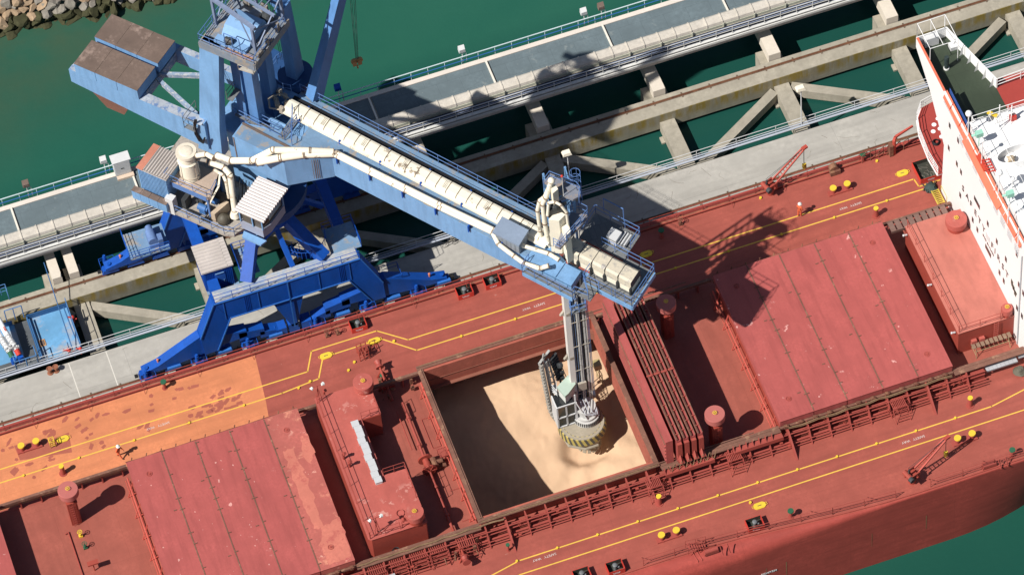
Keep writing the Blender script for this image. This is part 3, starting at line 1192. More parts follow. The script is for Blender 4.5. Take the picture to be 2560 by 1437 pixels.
# ---- track beams, pipes and stays along both hatch sides
g = MB()
for a, b in ((-46.3, -35.2), (-20.6, -10.2), (5.2, 15.4), (30.5, 36.7)):
    g.box(a, b, -22.05, -21.8, 1.2, 1.48)
    g.box(a, b, -6.35, -6.1, 1.2, 1.48)
    g.box(a, b, -22.45, -22.06, 1.38, 1.46)
SP('hatch_track', g, TRACK)
g = MB()
x = -46
while x < 32:
    big = (int((x + 46) / 1.72) % 7 == 0)
    w_ = .09 if not big else .14
    yo = -23.6 if not big else -24.6
    g.loft([(x, -21.95, 1.4), (x, -22.6, 1.4), (x, yo, .01), (x, yo + .35, .01), (x, -22.2, .6)], [(x + w_, -21.95, 1.4), (x + w_, -22.6, 1.4), (x + w_, yo, .01), (x + w_, yo + .35, .01), (x + w_, -22.2, .6)])
    if -46 < x < -35 or -20 < x < -10.5 or 5.2 < x < 15:
        g.loft([(x, -6.2, 1.3), (x, -6.0, 1.3), (x, -5.5, .01), (x, -6.2, .01)], [(x + .1, -6.2, 1.3), (x + .1, -6.0, 1.3), (x + .1, -5.5, .01), (x + .1, -6.2, .01)])
    x += 1.72
SP('side_stay', g, RED)
g = MB()
for y, z, r in ((-22.45, .95, .06), (-22.75, .75, .05), (-22.95, .35, .09), (-23.25, .5, .045), (-23.4, .25, .04), (-22.3, .4, .07), (-22.75, 1.2, .05)):
    g.tube((-60, y, z), (33, y, z), r, 7)
for y, z, r in ((-5.75, .5, .08), (-5.9, .9, .05)):
    g.tube((-60, y, z), (-35.4, y, z), r, 7)
    g.tube((-20.4, y, z), (-10.2, y, z), r, 7)
    g.tube((5.4, y, z), (15.2, y, z), r, 7)
SP('side_pipe', g, RED, smooth=True)
g = MB()
rnd = random.Random(8)
for i in range(70):
    x = rnd.uniform(-46, 32)
    y = rnd.choice((-22.4, -22.9, -23.3))
    z = rnd.uniform(.2, .8)
    if rnd.random() < .5:
        g.tube((x, y, z), (x + .25, y, z), rnd.uniform(.09, .14), 8)
    else:
        g.tube((x, y, z), (x, y, z + .3), .03, 5)
        g.ring((x, y, z + .3), .1, .02, 8)
SP('pipe_fitting', g, WALLR)
# flat topped bracket beams near the folded covers
g = MB()
for a, b in ((5.3, 9.5), (11.2, 15.4)):
    g.box(a, b, -22.95, -22.5, 1.3, 1.42)
    g.box(a, b, -23.0, -22.95, 1.05, 1.5)
    n = int((b - a) / .55)
    for k in range(n):
        g.loft([(a + k * .55, -22.94, 1.42), (a + k * .55, -22.5, 1.42), (a + k * .55, -22.5, 1.8)], [(a + .06 + k * .55, -22.94, 1.42), (a + .06 + k * .55, -22.5, 1.42), (a + .06 + k * .55, -22.5, 1.8)])
SP('bracket_beam', g, RED)
# clamps and hatch side fittings, ropes
g = MB()
rnd = random.Random(18)
for x0_, x1_ in ((-35.2, -20.6), (15.45, 30.45)):
    for ye in (-22.25, -6.3):
        x = x0_ + .3
        while x < x1_:
            g.box(x, x + .25, ye - .12, ye + .12, 1.5, 1.85)
            g.bar((x + .1, ye, 1.6), (x + .3, ye + (-.25 if ye < -10 else .2), 2.1), .07)
            x += 1.25
SP('cover_clamp', g, BROWN)
g = MB()
for x0_, x1_ in ((-35.2, -20.6), (15.45, 30.45)):
    for ye in (-6.28,):
        n = 40
        pts = []
        for i in range(n + 1):
            x = x0_ + (x1_ - x0_) * i / n
            pts.append((x, ye - .1 + .12 * abs(math.sin(i * math.pi / 8)), 2.15 - .25 * abs(math.sin(i * math.pi / 8))))
        g.path(pts, .04, 5)
SP('closing_wire', g, BROWN)
g = MB()
n = 60
for off in (0, .12):
    pts = []
    for i in range(n + 1):
        x = 16 + 14.2 * i / n
        pts.append((x, -22.42 - off - .05 * abs(math.sin(i * math.pi / 11)), 1.75 - .1 * abs(math.sin(i * math.pi / 11)) + .02 * math.sin(i)))
    g.path(pts, .045 if off == 0 else .03, 5)
pts = [(-20.4 + 12.2 * i / 40, -22.2 - .04 * math.sin(i), 1.56 + .02 * math.sin(i * 1.7)) for i in range(41)]
g.path(pts, .07, 5)
pts = [(-10 + 15 * i / 50, -5.82 - .02 * math.sin(i * 2.1), 1.64) for i in range(51)]
g.path(pts, .05, 5)
pts = [(-10 + 15 * i / 50, -21.9 - .02 * math.sin(i * 2.1), 1.64) for i in range(51)]
g.path(pts, .045, 5)
SP('hatch_rope', g, ROPE)

# ---- walkway platforms with steps over the side pipes
g = MB()
g2 = MB()
for x0_, y in ((-19.9, -23.1), (-18.0, -22.9), (-16.3, -22.9), (-14.7, -22.9), (-12.4, -23.2), (3.6, -23.4), (24.7, -23.4), (10.5, -23.3)):
    wv = 1.5 if x0_ < 0 else 1.25
    for k in range(9):
        g.box(x0_ + k * wv / 9, x0_ + k * wv / 9 + .07, y - .1, y + .8, 1.1, 1.15)
    g.box(x0_, x0_ + wv, y - .14, y - .1, 1.05, 1.16)
    g.box(x0_, x0_ + wv, y + .8, y + .84, 1.05, 1.16)
    for a in (x0_, x0_ + wv):
        g.tube((a, y - .1, 0), (a, y - .1, 1.1), .035, 5)
        g.tube((a, y - .1, 1.1), (a, y - .9, .02), .03, 5)
    for k in range(4):
        g.bar((x0_ + .1, y - .25 - k * .18, .9 - k * .24), (x0_ + wv - .1, y - .25 - k * .18, .9 - k * .24), .05)
SP('pipe_walkway', g, RED)


# ---- vents, bollards, small fittings
def vent(x, y, z0, h, r, ped=True, ladder=True):
    t = MB()
    zt = z0 + h
    n = 28
    t.tube((x, y, zt - .62), (x, y, zt - .04), r, n)
    t.tube((x, y, zt - .04), (x, y, zt), r, n, r * .97)
    hd = SP('mushroom_vent', t, paint('vent_pink', (.43, .13, .115), .08) if z0 < 1 else ROOFR, smooth=True)
    t = MB()
    if ped:
        t.box(x - .42, x + .42, y - .5, y + .5, z0, zt - 1.35)
        t.tube((x, y, zt - 1.35), (x, y, zt - .6), .45, 14)
        t.box(x - .46, x + .46, y - .54, y + .54, zt - 1.4, zt - 1.33)
    else:
        t.tube((x, y, z0), (x, y, zt - .6), r * .82, n)
    SP('vent_trunk', t, WALLR, hd)
    t = MB()
    t.ring((x, y, zt + .16), .17, .022, 14)
    for k in range(3):
        a = k * 1.047
        t.tube((x - .17 * math.cos(a), y - .17 * math.sin(a), zt + .16), (x + .17 * math.cos(a), y + .17 * math.sin(a), zt + .16), .015, 4)
    t.tube((x, y, zt), (x, y, zt + .2), .03, 6)
    SP('hand_wheel', t, YELB, hd)
    if ladder and ped:
        t = MB()
        for sx in (-.25, .05):
            t.tube((x + sx, y - .6, z0), (x + sx, y - .6, zt - 1.3), .022, 4)
        for k in range(9):
            z = z0 + .25 + k * (zt - z0 - 1.6) / 9
            t.tube((x - .25, y - .6, z), (x + .05, y - .6, z), .018, 4)
        SP('ladder', t, RED, hd)


vent(-40.4, -8.75, 0, 4.5, .83)
vent(10.5, -9.1, 0, 4.5, .83)
vent(10.4, -20.75, 0, 4.5, .83)
vent(-15.0, -7.1, 1.6, 2.35, .83, False)
vent(-15.0, -20.6, 2.92, 1.2, .76, False)
vent(35.75, -9.7, 2.92, 1.2, .9, False)
vent(36.25, -19.35, 2.92, 1.0, .46, False)


def bollard(name, x, y, hb, r, cap, capm, base=.24):
    t = MB()
    t.tube((x, y, 0), (x, y, .06), base * 1.5, 14)
    t.tube((x, y, .06), (x, y, hb - .1), base, 14, base * .82)
    b_ = SP(name, t, RED, smooth=True)
    t = MB()
    t.tube((x, y, hb - .1), (x, y, hb), r, 18, r * .95)
    SP('cap', t, capm, b_, smooth=True)


for u, v in ((78, 1130), (2105, 487), (1674, 1345), (2416, 1110)):
    p = P(u, v)
    y = -.75 if p.y > -10 else -27.7
    t = MB()
    t.box(p.x - 1.05, p.x + 1.05, y - .26, y + .26, 0, .14)
    SP('bollard_base', t, RED)
    for sx in (-.63, .63):
        bollard('mooring_bollard', p.x + sx, y, .82, .3, 0, YELB, .2)
for u, v in ((158, 1183), (2190, 540), (1648, 1258), (2425, 1013)):
    p = P(u, v)
    bollard('roller_post', p.x, p.y, 1.15, .22, 0, YELB, .22)
for u, v in ((412, 970), (1654, 592), (2157, 402), (1977, 1292), (2530, 1140)):
    p = P(u, v)
    bollard('air_pipe', p.x, p.y, 1.0, .26, 0, GREENP, .15)
for (x, y) in ((-13.0, -5.0), (-8.6, -24.2), (36.0, -22.0)):
    bollard('air_pipe', x, y, .9, .17, 0, GREENP, .1)


def valve(x, y, m, z=0):
    t = MB()
    t.tube((x, y, z), (x, y, z + .45), .1, 8)
    t.tube((x, y, z + .45), (x, y, z + .7), .03, 5)
    t.box(x - .16, x + .16, y - .12, y + .12, z, z + .2)
    t.ring((x, y, z + .72), .2, .025, 12)
    for k in range(3):
        a = k * 1.047
        t.tube((x - .2 * math.cos(a), y - .2 * math.sin(a), z + .72), (x + .2 * math.cos(a), y + .2 * math.sin(a), z + .72), .015, 4)
    SP('valve', t, m)


valve(-40.45, -10.5, YELB)
valve(-40.4, -11.7, GREENP)
for x, y in ((15.3, .9), (-15.0, .8), (-15.9, .9), (-43.2, -14.0)):
    valve(x, y, BROWN)
# plate stand near the forward cross deck
t = MB()
p = P(237, 1425)
t.tube((p.x, p.y, 0), (p.x, p.y, 1.1), .05, 6)
t.box(p.x - .45, p.x + .45, p.y - .15, p.y + .25, 1.0, 1.15)
SP('fixture_stand', t, WALLR)
# long transverse pipes on the cross decks
t = MB()
t.path([(-41.6, -9.9, .12), (-41.3, -9.8, .12), (-41.3, -21.3, .12)], .05, 6)
t.tube((-12.2, -8.0, .55), (-12.2, -21.5, .55), .12, 10)
t.tube((-12.9, -8.6, .5), (-12.9, -12.6, .5), .05, 6)
for y in (-9.6, -12.4, -16.8, -19.6):
    t.tube((-12.2, y - .1, .55), (-12.2, y + .1, .55), .18, 10)
    t.box(-12.3, -12.1, y - .04, y + .04, 0, .45)
t.path([(-11.2, -9.8, .05), (-10.5, -9.8, .05), (-10.5, -12.8, .05), (-11.2, -12.8, .05), (-11.2, -9.8, .05)], .035, 4)
t.path([(-11.2, -17.2, .05), (-10.3, -17.2, .05), (-10.3, -20.3, .05), (-11.2, -20.3, .05)], .035, 4)
SP('cross_deck_pipe', t, RED, smooth=True)

# ---- mooring winch with its long shaft
t = MB()
for y0_, y1_, r in ((-15.2, -15.05, .62), (-14.1, -13.95, .62), (-14.7, -14.4, .3)):
    t.tube((-12.2, y0_, .75), (-12.2, y1_, .75), r, 18)
t.tube((-12.2, -15.1, .75), (-12.2, -14.0, .75), .28, 14)
for k in range(6):
    a = k * 1.047
    t.tube((-12.2, -15.25, .75), (-12.2 + .6 * math.cos(a), -15.25, .75 + .6 * math.sin(a)), .04, 5)
wm = SP('mooring_winch', t, WALLR)
t = MB()
t.box(-12.0, -10.7, -14.9, -14.2, 0, .3)
t.tube((-11.6, -14.9, .6), (-11.6, -14.1, .6), .3, 12)
t.tube((-11.6, -14.5, .6), (-10.9, -14.5, .6), .2, 12)
SP('gearbox', t, BROWN, wm)
t = MB()
for k in range(8):
    t.box(-11.0 + k * .13, -10.93 + k * .13, -14.3, -13.5, .75, .8)
t.box(-11.05, -9.95, -14.33, -14.3, .7, .8)
t.box(-11.05, -9.95, -13.5, -13.47, .7, .8)
for a in (-11, -10):
    for b in (-14.3, -13.5):
        t.tube((a, b, 0), (a, b, .75), .03, 5)
SP('grating_step', t, RED, wm)


def capstan(x, y, s=1.0, tilt=0.0):
    """warping head at the end of an inclined shaft on an A frame"""
    dy = .5 * s
    t = MB()
    t.tube((x, y - 3.2 * s, .6), (x, y, .95), .1, 10)
    sh = SP('warping_head', t, WALLR, smooth=True)
    t = MB()
    t.tube((x, y, .95), (x, y + .05 * s, .96), .36, 18)
    t.tube((x, y + .05 * s, .96), (x, y + .3 * s, .99), .3, 18, .22)
    t.tube((x, y + .3 * s, .99), (x, y + .62 * s, 1.02), .22, 18, .34)
    SP('drum', t, RED, sh, True)
    t = MB()
    for sx in (-.5, .5):
        t.bar((x, y - .35 * s, .95), (x + sx, y - 1.3 * s, 0), .12)
        t.bar((x, y - .35 * s, .95), (x + sx * .8, y - .2 * s, 0), .12)
    t.box(x - .7, x + .7, y - 1.5 * s - .1, y - 1.5 * s + .1, 0, .25)
    SP('frame', t, WALLR, sh)


capstan(-12.9, -4.3)
capstan(-12.2, -24.1, -1)
t = MB()
rnd = random.Random(4)
for i in range(26):          # machinery clutter below the shaft ends
    x, y = rnd.uniform(-13.8, -10.6), rnd.choice((rnd.uniform(-7.6, -5.4), rnd.uniform(-23.8, -22)))
    if rnd.random() < .5:
        s_ = rnd.uniform(.1, .3)
        t.box(x, x + s_, y, y + s_, 0.3, .3 + rnd.uniform(.2, .8))
    else:
        t.tube((x, y, .6), (x + rnd.uniform(-.9, .9), y + rnd.uniform(-.7, .7), rnd.uniform(.3, 1.2)), rnd.uniform(.04, .1), 6)
SP('winch_linkage', t, BROWN)

# frame with switch gear beside the detour of the yellow line
t = MB()
p = P(908, 888)
for i in range(3):
    for j in range(2):
        t.tube((p.x - .4 + i * .4, p.y - .5 + j * .9, 0), (p.x - .4 + i * .4, p.y - .5 + j * .9, 1.3), .035, 5)
for z in (.5, .9, 1.3):
    t.rail([(p.x - .4, p.y - .5, z - .05), (p.x + .4, p.y - .5, z - .05), (p.x + .4, p.y + .4, z - .05), (p.x - .4, p.y + .4, z - .05)], .05, 3, .03, 1, True)
for i in range(5):
    t.box(p.x - .3 + i * .13, p.x - .2 + i * .13, p.y - .35 + (i % 2) * .3, p.y - .15 + (i % 2) * .3, .6, 1.15)
for s_ in (0, .45):
    t.path([(p.x + .8, p.y + .1 + s_, 0), (p.x + .8, p.y + .1 + s_, .75), (p.x + 1.25, p.y + .2 + s_, .75), (p.x + 1.25, p.y + .2 + s_, 0)], .03, 5)
SP('valve_frame', t, WALLR)
t = MB()
p = P(132, 1113)
t.rail([(p.x - .2, p.y - .2, 0), (p.x + .2, p.y - .2, 0), (p.x + .2, p.y + .3, 0), (p.x - .2, p.y + .3, 0)], .8, 2, .03, 3, True)
SP('hatch_guard', t, YELB)


# ---- deck cranes
def deck_crane(px, tip, tiph, name='deck_crane'):
    b = P(*px)
    t = MB()
    t.tube((b.x, b.y, 0), (b.x, b.y, .9), .32, 14, .26)
    t.tube((b.x, b.y, .9), (b.x, b.y, 1.05), .55, 14)
    root_ = SP(name, t, WALLR)
    t = MB()
    tp = Vector(P(tip[0], tip[1], tiph))
    d = (tp - Vector((b.x, b.y, tiph)))
    d.z = 0
    d.normalize()
    n = Vector((-d.y, d.x, 0))
    B0 = Vector((b.x, b.y, 1.05))
    t.bar(B0 - n * .35 - d * .5, B0 - n * .35 + d * .5, .12, .8)
    t.bar(B0 + n * .35 - d * .5, B0 + n * .35 + d * .5, .12, .8)
    t.tube(B0 - n * .45 - d * .45 + Vector((0, 0, .3)), B0 + n * .45 - d * .45 + Vector((0, 0, .3)), .22, 12)
    t.box(b.x - .35, b.x + .35, b.y - .35, b.y + .35, 1.06, 1.2)
    SP('winch_frame', t, WALLR, root_)
    t = MB()
    t.tube(B0 - n * .7 - d * .5 + Vector((0, 0, .3)), B0 - n * .36 - d * .5 + Vector((0, 0, .3)), .24, 12)
    SP('motor', t, DGREY, root_)
    t = MB()
    f0 = B0 + d * .45 + Vector((0, 0, .2))
    for sg in (-1, 1):
        t.bar(f0 + n * .25 * sg, tp + n * .1 * sg, .11, .14)
    L = (tp - f0)
    for k in range(1, 12):
        c = f0 + L * (k / 12)
        wv = .25 - .15 * k / 12
        t.bar(c - n * wv, c + n * wv, .05)
    t.bar(tp - d * .2, tp + d * .3, .3, .2)
    SP('jib', t, paint('jib_red', (.42, .07, .05), .15), root_)
    t = MB()
    top = B0 + Vector((0, 0, 1.0)) - d * .3
    t.bar(B0 - d * .4, top, .14)
    t.tube(top, tp, .018, 4)
    t.tube(top + n * .15, tp, .018, 4)
    hk = tp - Vector((0, 0, tiph - .9))
    hk += d * .0
    t.tube(tp, hk, .016, 4)
    t.tube(tp + n * .12, hk + n * .06, .016, 4)
    SP('wires', t, DGREY, root_)
    t = MB()
    for k in range(4):
        t.box(hk.x - .16, hk.x + .16, hk.y - .1, hk.y + .1, .45 + k * .14, .53 + k * .14)
    t.tube((hk.x, hk.y, .2), (hk.x, hk.y, .45), .05, 6)
    SP('hook_block', t, YELB, root_)
    t = MB()
    for k in range(3):
        t.box(hk.x - .165, hk.x + .165, hk.y - .105, hk.y + .105, .53 + k * .14, .59 + k * .14)
    SP('block_stripes', t, RUBBER, root_)


deck_crane((1925, 483), (2010, 370), 3.2)
deck_crane((2280, 1203), (2366, 1094), 3.0)
# folding davit near the white house
t = MB()
p = P(2235, 385)
t.tube((p.x, p.y, 0), (p.x, p.y, 1.9), .16, 12)
q = P(2282, 315, 2.6)
t.bar((p.x, p.y, 1.85), (p.x + .15, p.y + .1, 2.2), .22)
t.bar((p.x + .15, p.y + .1, 2.2), (q.x, q.y, 2.6), .2, w2=.12)
SP('davit', t, paint('jib_red', (.42, .07, .05), .15))
t = MB()
for k in range(6):
    x = 31.8 + k * .75
    t.path([(x, 1.3, 0), (x, 1.3, 1.0 + .2 * (k % 2)), (x + .5, 1.5, 1.1), (x + .5, 1.5, 0)], .03, 5)
t.box(34.2, 34.5, 1.0, 1.5, 0, 1.4)
t.tube((29.2, 1.1, .55), (29.2, 1.6, .55), .4, 14)
t.box(28.8, 29.7, .9, 1.3, 0, .5)
t.tube((30.4, 1.6, 1.2), (33.2, 1.55, .95), .03, 5)
SP('gangway_fitting', t, BROWN)
# chocks on the starboard edge and accommodation stair
t = MB()
for (u, v) in ((1780, 1385), (2475, 1170)):
    p = P(u, v)
    t.tube((p.x - .55, p.y + .2, .35), (p.x + .55, p.y + .2, .35), .22, 12)
    t.box(p.x - .6, p.x + .6, p.y, p.y + .4, 0, .25)
    for sx in (-.3, .3):
        t.tube((p.x + sx + 1.0, p.y, .9), (p.x + sx + 1.1, p.y - .4, .05), .05, 5)
p = P(1745, 1375)
for k in range(7):
    t.box(p.x - .8 + k * .22, p.x - .65 + k * .22, p.y - .3, p.y + .4, .9 - k * .12, .94 - k * .12)
t.rail([(p.x - .9, p.y - .3, .3), (p.x + .8, p.y - .3, 0)], 1.0, .8, .025, 2)
t.rail([(p.x - .9, p.y + .4, .3), (p.x + .8, p.y + .4, 0)], 1.0, .8, .025, 2)
for sx in (0, .35):
    t.path([(p.x - .5 + sx, YS + .2, .1), (p.x - .3 + sx, -SIDE + .6, -.2), (p.x - .3 + sx, -SIDE - .15, -2.4)], .04, 5)
SP('side_fitting', t, RED)
t = MB()
for x in (-8.5, 10.7, 12.4, 19.8, 24.5):
    zb = rnd.uniform(-6, -3)
    w_ = rnd.uniform(.05, .1)
    zb = min(zb, -4.5)
    yy_ = -SIDE - .075
    t.add([(x, yy_, -3.5), (x + w_, yy_, -3.5), (x + w_ * .6, yy_, zb - 1), (x + w_ * .2, yy_, zb - 1)], [(0, 1, 2, 3)])
SP('rust_streak', t, paint('streak_tan', (.3, .16, .08), .3))
p0 = P(1921, 1417, -3.6)
text('hull_lettering', 'SCHITEM', .34, Matrix.Translation((p0.x, -SIDE - .1, -4.2)) @ Matrix.Rotation(math.radians(90), 4, 'X'), WHITE, ship, .004, .01)
t = MB()
t.add([(p0.x - .25, -SIDE - .1, -5.0), (p0.x + .25, -SIDE - .1, -5.0), (p0.x, -SIDE - .1, -4.6)], [(0, 1, 2)])
SP('hull_mark', t, WHITE)

# ---- deck house forward of the open hold
out = [(-19.05, -6.6), (-14.9, -6.6), (-14.5, -7.0), (-14.5, -9.95), (-16.15, -9.95), (-16.15, -15.6), (-14.2, -15.65), (-14.2, -20.95), (-14.3, -21.1), (-18.85, -21.1), (-19.05, -20.9)]
t = MB()
t.prism(out, 0, 2.86)
h1 = SP('deck_house', t, WALLR)
t = MB()
cx_, cy_ = -16.6, -13.9
t.prism([(x + (.05 if x > cx_ else -.05), y + (.05 if y > cy_ else -.05)) for x, y in out], 2.862, 2.92)
SP('roof', t, ROOFR, h1)
t = MB()
t.rail([(-18.95, -6.8, 2.92), (-18.95, -21.0, 2.92)], 1.0, 1.75, .026, 2)
t.rail([(-18.9, -21.0, 2.92), (-16.4, -21.0, 2.92)], 1.0, 1.0, .026, 2)
t.rail([(-14.6, -8.6, 2.92), (-14.6, -9.9, 2.92), (-16.1, -9.9, 2.92)], 1.0, 1.0, .024, 2)
t.rail([(-16.1, -15.7, 2.92), (-14.3, -15.7, 2.92), (-14.3, -18.6, 2.92)], 1.0, 1.1, .024, 2)
t.rail([(-16.2, -20.9, 2.92), (-14.3, -20.9, 2.92)], .8, .8, .024, 2)
SP('roof_rail', t, RED, h1)
t = MB()
for x, y, h_ in ((-18.6, -13.0, .9), (-18.4, -13.9, .9), (-18.2, -6.4, .6), (-16.0, -20.4, .5)):
    t.tube((x, y, 2.9), (x, y, 2.9 + h_), .1, 8)
    t.tube((x, y, 2.9 + h_ * .7), (x + .15, y - .1, 2.9 + h_), .14, 8)
for p_ in ((-18.75, -6.9), (-18.2, -20.6)):
    t.tube((p_[0], p_[1], 2.9), (p_[0], p_[1], 5.1), .035, 5)
    t.tube((p_[0] - .25, p_[1] - .2, 2.9), (p_[0], p_[1], 4.9), .03, 5)
    t.tube((p_[0] + .25, p_[1] - .2, 2.9), (p_[0], p_[1], 4.9), .03, 5)
    t.bar((p_[0] - .35, p_[1], 5.0), (p_[0] + .35, p_[1], 5.1), .05)
t.ring((-15.95, -19.6, 3.0), .32, .03, 16)
SP('roof_fitting', t, RED, h1)
t = MB()
for p_ in ((-18.75, -6.9), (-18.2, -20.6)):
    for sg in (-1, 1):
        t.tube((p_[0] + sg * .38, p_[1], 5.05), (p_[0] + sg * .55, p_[1] + sg * .1, 4.95), .1, 8, .17)
SP('deck_light', t, paint('light_glass', (.75, .8, .78), .1), h1)
# deck house next to the bridge front
t = MB()
t.prism([(31.9, -8.15), (36.78, -8.15), (36.78, -19.65), (31.9, -19.65)], 0, 2.86)
h2 = SP('deck_house', t, WALLR)
t = MB()
t.box(31.86, 36.78, -19.7, -8.1, 2.862, 2.92)
SP('roof', t, ROOFS, h2)
t = MB()
t.rail([(32.0, -8.3, 2.92), (32.0, -19.5, 2.92)], 1.0, 1.75, .026, 2)
t.rail([(32.0, -19.6, 2.92), (35.6, -19.6, 2.92)], .9, 1.6, .026, 2)
t.rail([(35.9, -19.6, 2.92), (35.9, -19.0, 2.92)], .9, 1.0, .026, 2)
SP('roof_rail', t, RED, h2)
t = MB()
for y in (-8.6, -14.0, -19.1):
    t.tube((31.85, y, 2.4), (31.6, y, 2.45), .08, 6)
    t.ball((31.55, y, 2.45), .11, n=8, k=3)
SP('wall_lamp', t, LGREY, h2)
t = MB()
for x in (33.0, 33.7):
    t.box(x, x + .45, -19.95, -19.67, .9, 1.5)
for sx in (35.0, 35.35):
    t.tube((sx, -19.78, .6), (sx, -19.78, 2.9), .03, 5)
for k in range(8):
    t.tube((35.0, -19.78, .8 + k * .28), (35.35, -19.78, .8 + k * .28), .02, 5)
SP('wall_box', t, paint('box_red', (.42, .1, .08), .1), h2)
# grating walkway beside the second house
t = MB()
for k in range(9):
    t.box(30.9 + k * .58, 31.35 + k * .58, -7.55, -6.6, 1.9, 1.96)
t.box(30.9, 36.2, -7.6, -7.55, 1.7, 2.0)
t.box(30.9, 36.2, -6.6, -6.55, 1.7, 2.0)
SP('side_walkway', t, paint('grating_brown', (.2, .12, .1), .25))
t = MB()
t.box(33.2, 35.9, -22.7, -21.9, .8, .95)
t.box(36.1, 37.8, -22.4, -21.6, .8, .95)
t.box(-19.95, -17.9, -24.15, -23.55, .85, 1.05)
SP('cable_duct', t, paint('duct_grey', (.4, .41, .44), .15, plates=(.35, .4, .03)))
t = MB()
t.box(31.2, 33.0, -22.7, -21.9, .1, .95)
SP('deck_box', t, RED)

# ---- superstructure
XW = 36.8
t = MB()
pf = [(-4.0, 0), (-4.3, 7.0), (-1.1, 10.5), (2.05, 12.6), (2.05, 13.9), (-20.6, 13.9), (-24, 11.5), (-24, 0)]
t.loft([(XW, y, z) for y, z in pf], [(XW + .12, y, z) for y, z in pf])
t.box(XW + .13, XW + 12, -24, -4.4, .01, 12.6)
sup = SP('superstructure', t, WHITE)
t = MB()
t.loft([(XW + .13, 1.9, 12.62), (39.5, 2.05, 12.62), (41.25, -4.3, 12.62), (41.25, -9, 12.62), (XW + .13, -9, 12.62)],
       [(XW + .13, 1.9, 12.7), (39.5, 2.05, 12.7), (41.25, -4.3, 12.7), (41.25, -9, 12.7), (XW + .13, -9, 12.7)])
SP('wing_deck', t, GREEND, sup)
t = MB()
t.box(41.26, 52, -12, -3.6, 12.55, 12.69)
SP('red_upper_deck', t, paint('upper_deck_red', (.35, .055, .045), .1), sup)
t = MB()
t.bar((XW + .05, 2.0, 13.3), (39.5, 2.1, 13.3), .07, 1.2)
t.bar((39.5, 2.1, 13.3), (41.25, -4.4, 13.3), .07, 1.2)
for k in range(6):
    f = .2 + k * .15
    x, y = 39.5 + 1.75 * f, 2.1 - 6.5 * f
    t.loft([(x - .05, y, 12.71), (x - .05, y, 13.9), (x - .45, y - .1, 12.71)], [(x + .0, y + .04, 12.71), (x + .0, y + .04, 13.9), (x - .4, y - .06, 12.71)])
SP('wing_bulwark', t, WHITE, sup)
t = MB()
t.rail([(36.95, 2.2, 13.9), (39.4, 2.25, 13.9)], 1.5, 1.2, .03, 1)
t.rail([(36.95, -.6, 12.7), (36.95, 2.2, 12.7)], 2.7, 3, .03, 1)
t.rail([(39.4, -.6, 12.7), (39.4, 2.2, 12.7)], 2.7, 3, .03, 1)
t.tube((36.95, -.6, 15.4), (39.4, -.6, 15.4), .03, 5)
t.tube((38.1, -.6, 15.4), (38.1, 2.2, 15.4), .03, 5)
t.rail([(41.3, -4.4, 12.69), (52, -3.8, 12.69)], 1.2, 2.2, .035, 3)
SP('wing_rail', t, WHITE, sup)
t = MB()
p = P(2366, 172, 12.7)
t.tube((p.x, p.y, 12.7), (p.x, p.y, 12.85), .24, 14)
tb = SP('compass_stand', t, WHITE, sup)
t = MB()
t.tube((p.x, p.y, 12.85), (p.x, p.y, 14.1), .19, 12, .21)
t.tube((p.x, p.y, 14.1), (p.x, p.y, 14.25), .2, 12, .17)
SP('canvas_cover', t, paint('dark_canvas', (.03, .045, .045), .4), tb)
t = MB()
p = P(2322, 96, 13.2)
t.box(p.x - .5, p.x + .7, p.y - .5, p.y + .1, 12.7, 13.7)
t.box(p.x + 1.3, p.x + 2.0, p.y - 1.6, p.y - 1.0, 12.7, 13.1)
SP('wing_console', t, LGREY, sup)
# wheelhouse roof
ZR = 15.0
t = MB()
t.box(XW + .4, 49, -24, -8.6, 12.72, ZR)
t.box(XW + .3, 49.1, -24.1, -8.5, ZR, ZR + .08)
SP('wheelhouse', t, WHITE, sup)
t = MB()
t.box(XW + .36, XW + .395, -8.4, -4.3, 13.95, 14.5)
SP('blue_canvas', t, paint('blue_screen', (.03, .09, .32), .2), sup)
t = MB()
t.loft([(XW - .04, 1.9, 13.905), (XW + .14, 1.9, 13.905), (XW + .14, 1.9, 13.97), (XW - .04, 1.9, 13.97)],
       [(XW - .04, -4, 13.905), (XW + .14, -4, 13.905), (XW + .14, -4, 13.97), (XW - .04, -4, 13.97)])
for (ya, wa), (yb, wb) in (((-4.1, .12), (-8.8, .2)), ((-8.8, .38), (-13.0, .42)), ((-13.0, .42), (-16.2, .42)), ((-16.2, .22), (-20.3, .18))):
    t.loft([(XW - wa, ya, 13.3), (XW + .22, ya, 14.1), (XW + .22, ya, 14.0), (XW - wa, ya, 13.2)],
           [(XW - wb, yb, 13.3), (XW + .22, yb, 14.1), (XW + .22, yb, 14.0), (XW - wb, yb, 13.2)])
SP('orange_trim', t, ORG, sup)
t = MB()
for y in (-5.5, -7.4, -10.3, -11.8, -14.7, -17.5, -19.2):
    t.loft([(XW - .15, y, 13.4), (XW + .2, y, 14.15), (XW - .05, y - .12, 13.85)], [(XW - .15, y - .05, 13.4), (XW + .2, y - .05, 14.15), (XW - .05, y - .17, 13.85)])
t.box(XW - .2, XW + .2, -12.9, -11.2, 14.15, 14.3)
SP('trim_bracket', t, paint('dark_orange', (.5, .06, .03), .1), sup)
t = MB()
wins = [(-7.1, 7.9), (-8.0, 7.9), (-5.4, 11.0), (-5.35, 7.9), (-7.2, 11.2), (-13.7, 8.0), (-15.6, 8.0), (-17.5, 8.0), (-19.5, 11.3), (-20.2, 8.0), (-21.1, 8.0),
        (-8.0, 4.7), (-10.7, 4.7), (-11.7, 4.6), (-16.4, 4.7), (-17.3, 4.7), (-20.1, 4.6), (-21.1, 4.8)]
frm = paint('window_frame', (.12, .12, .12), .2)
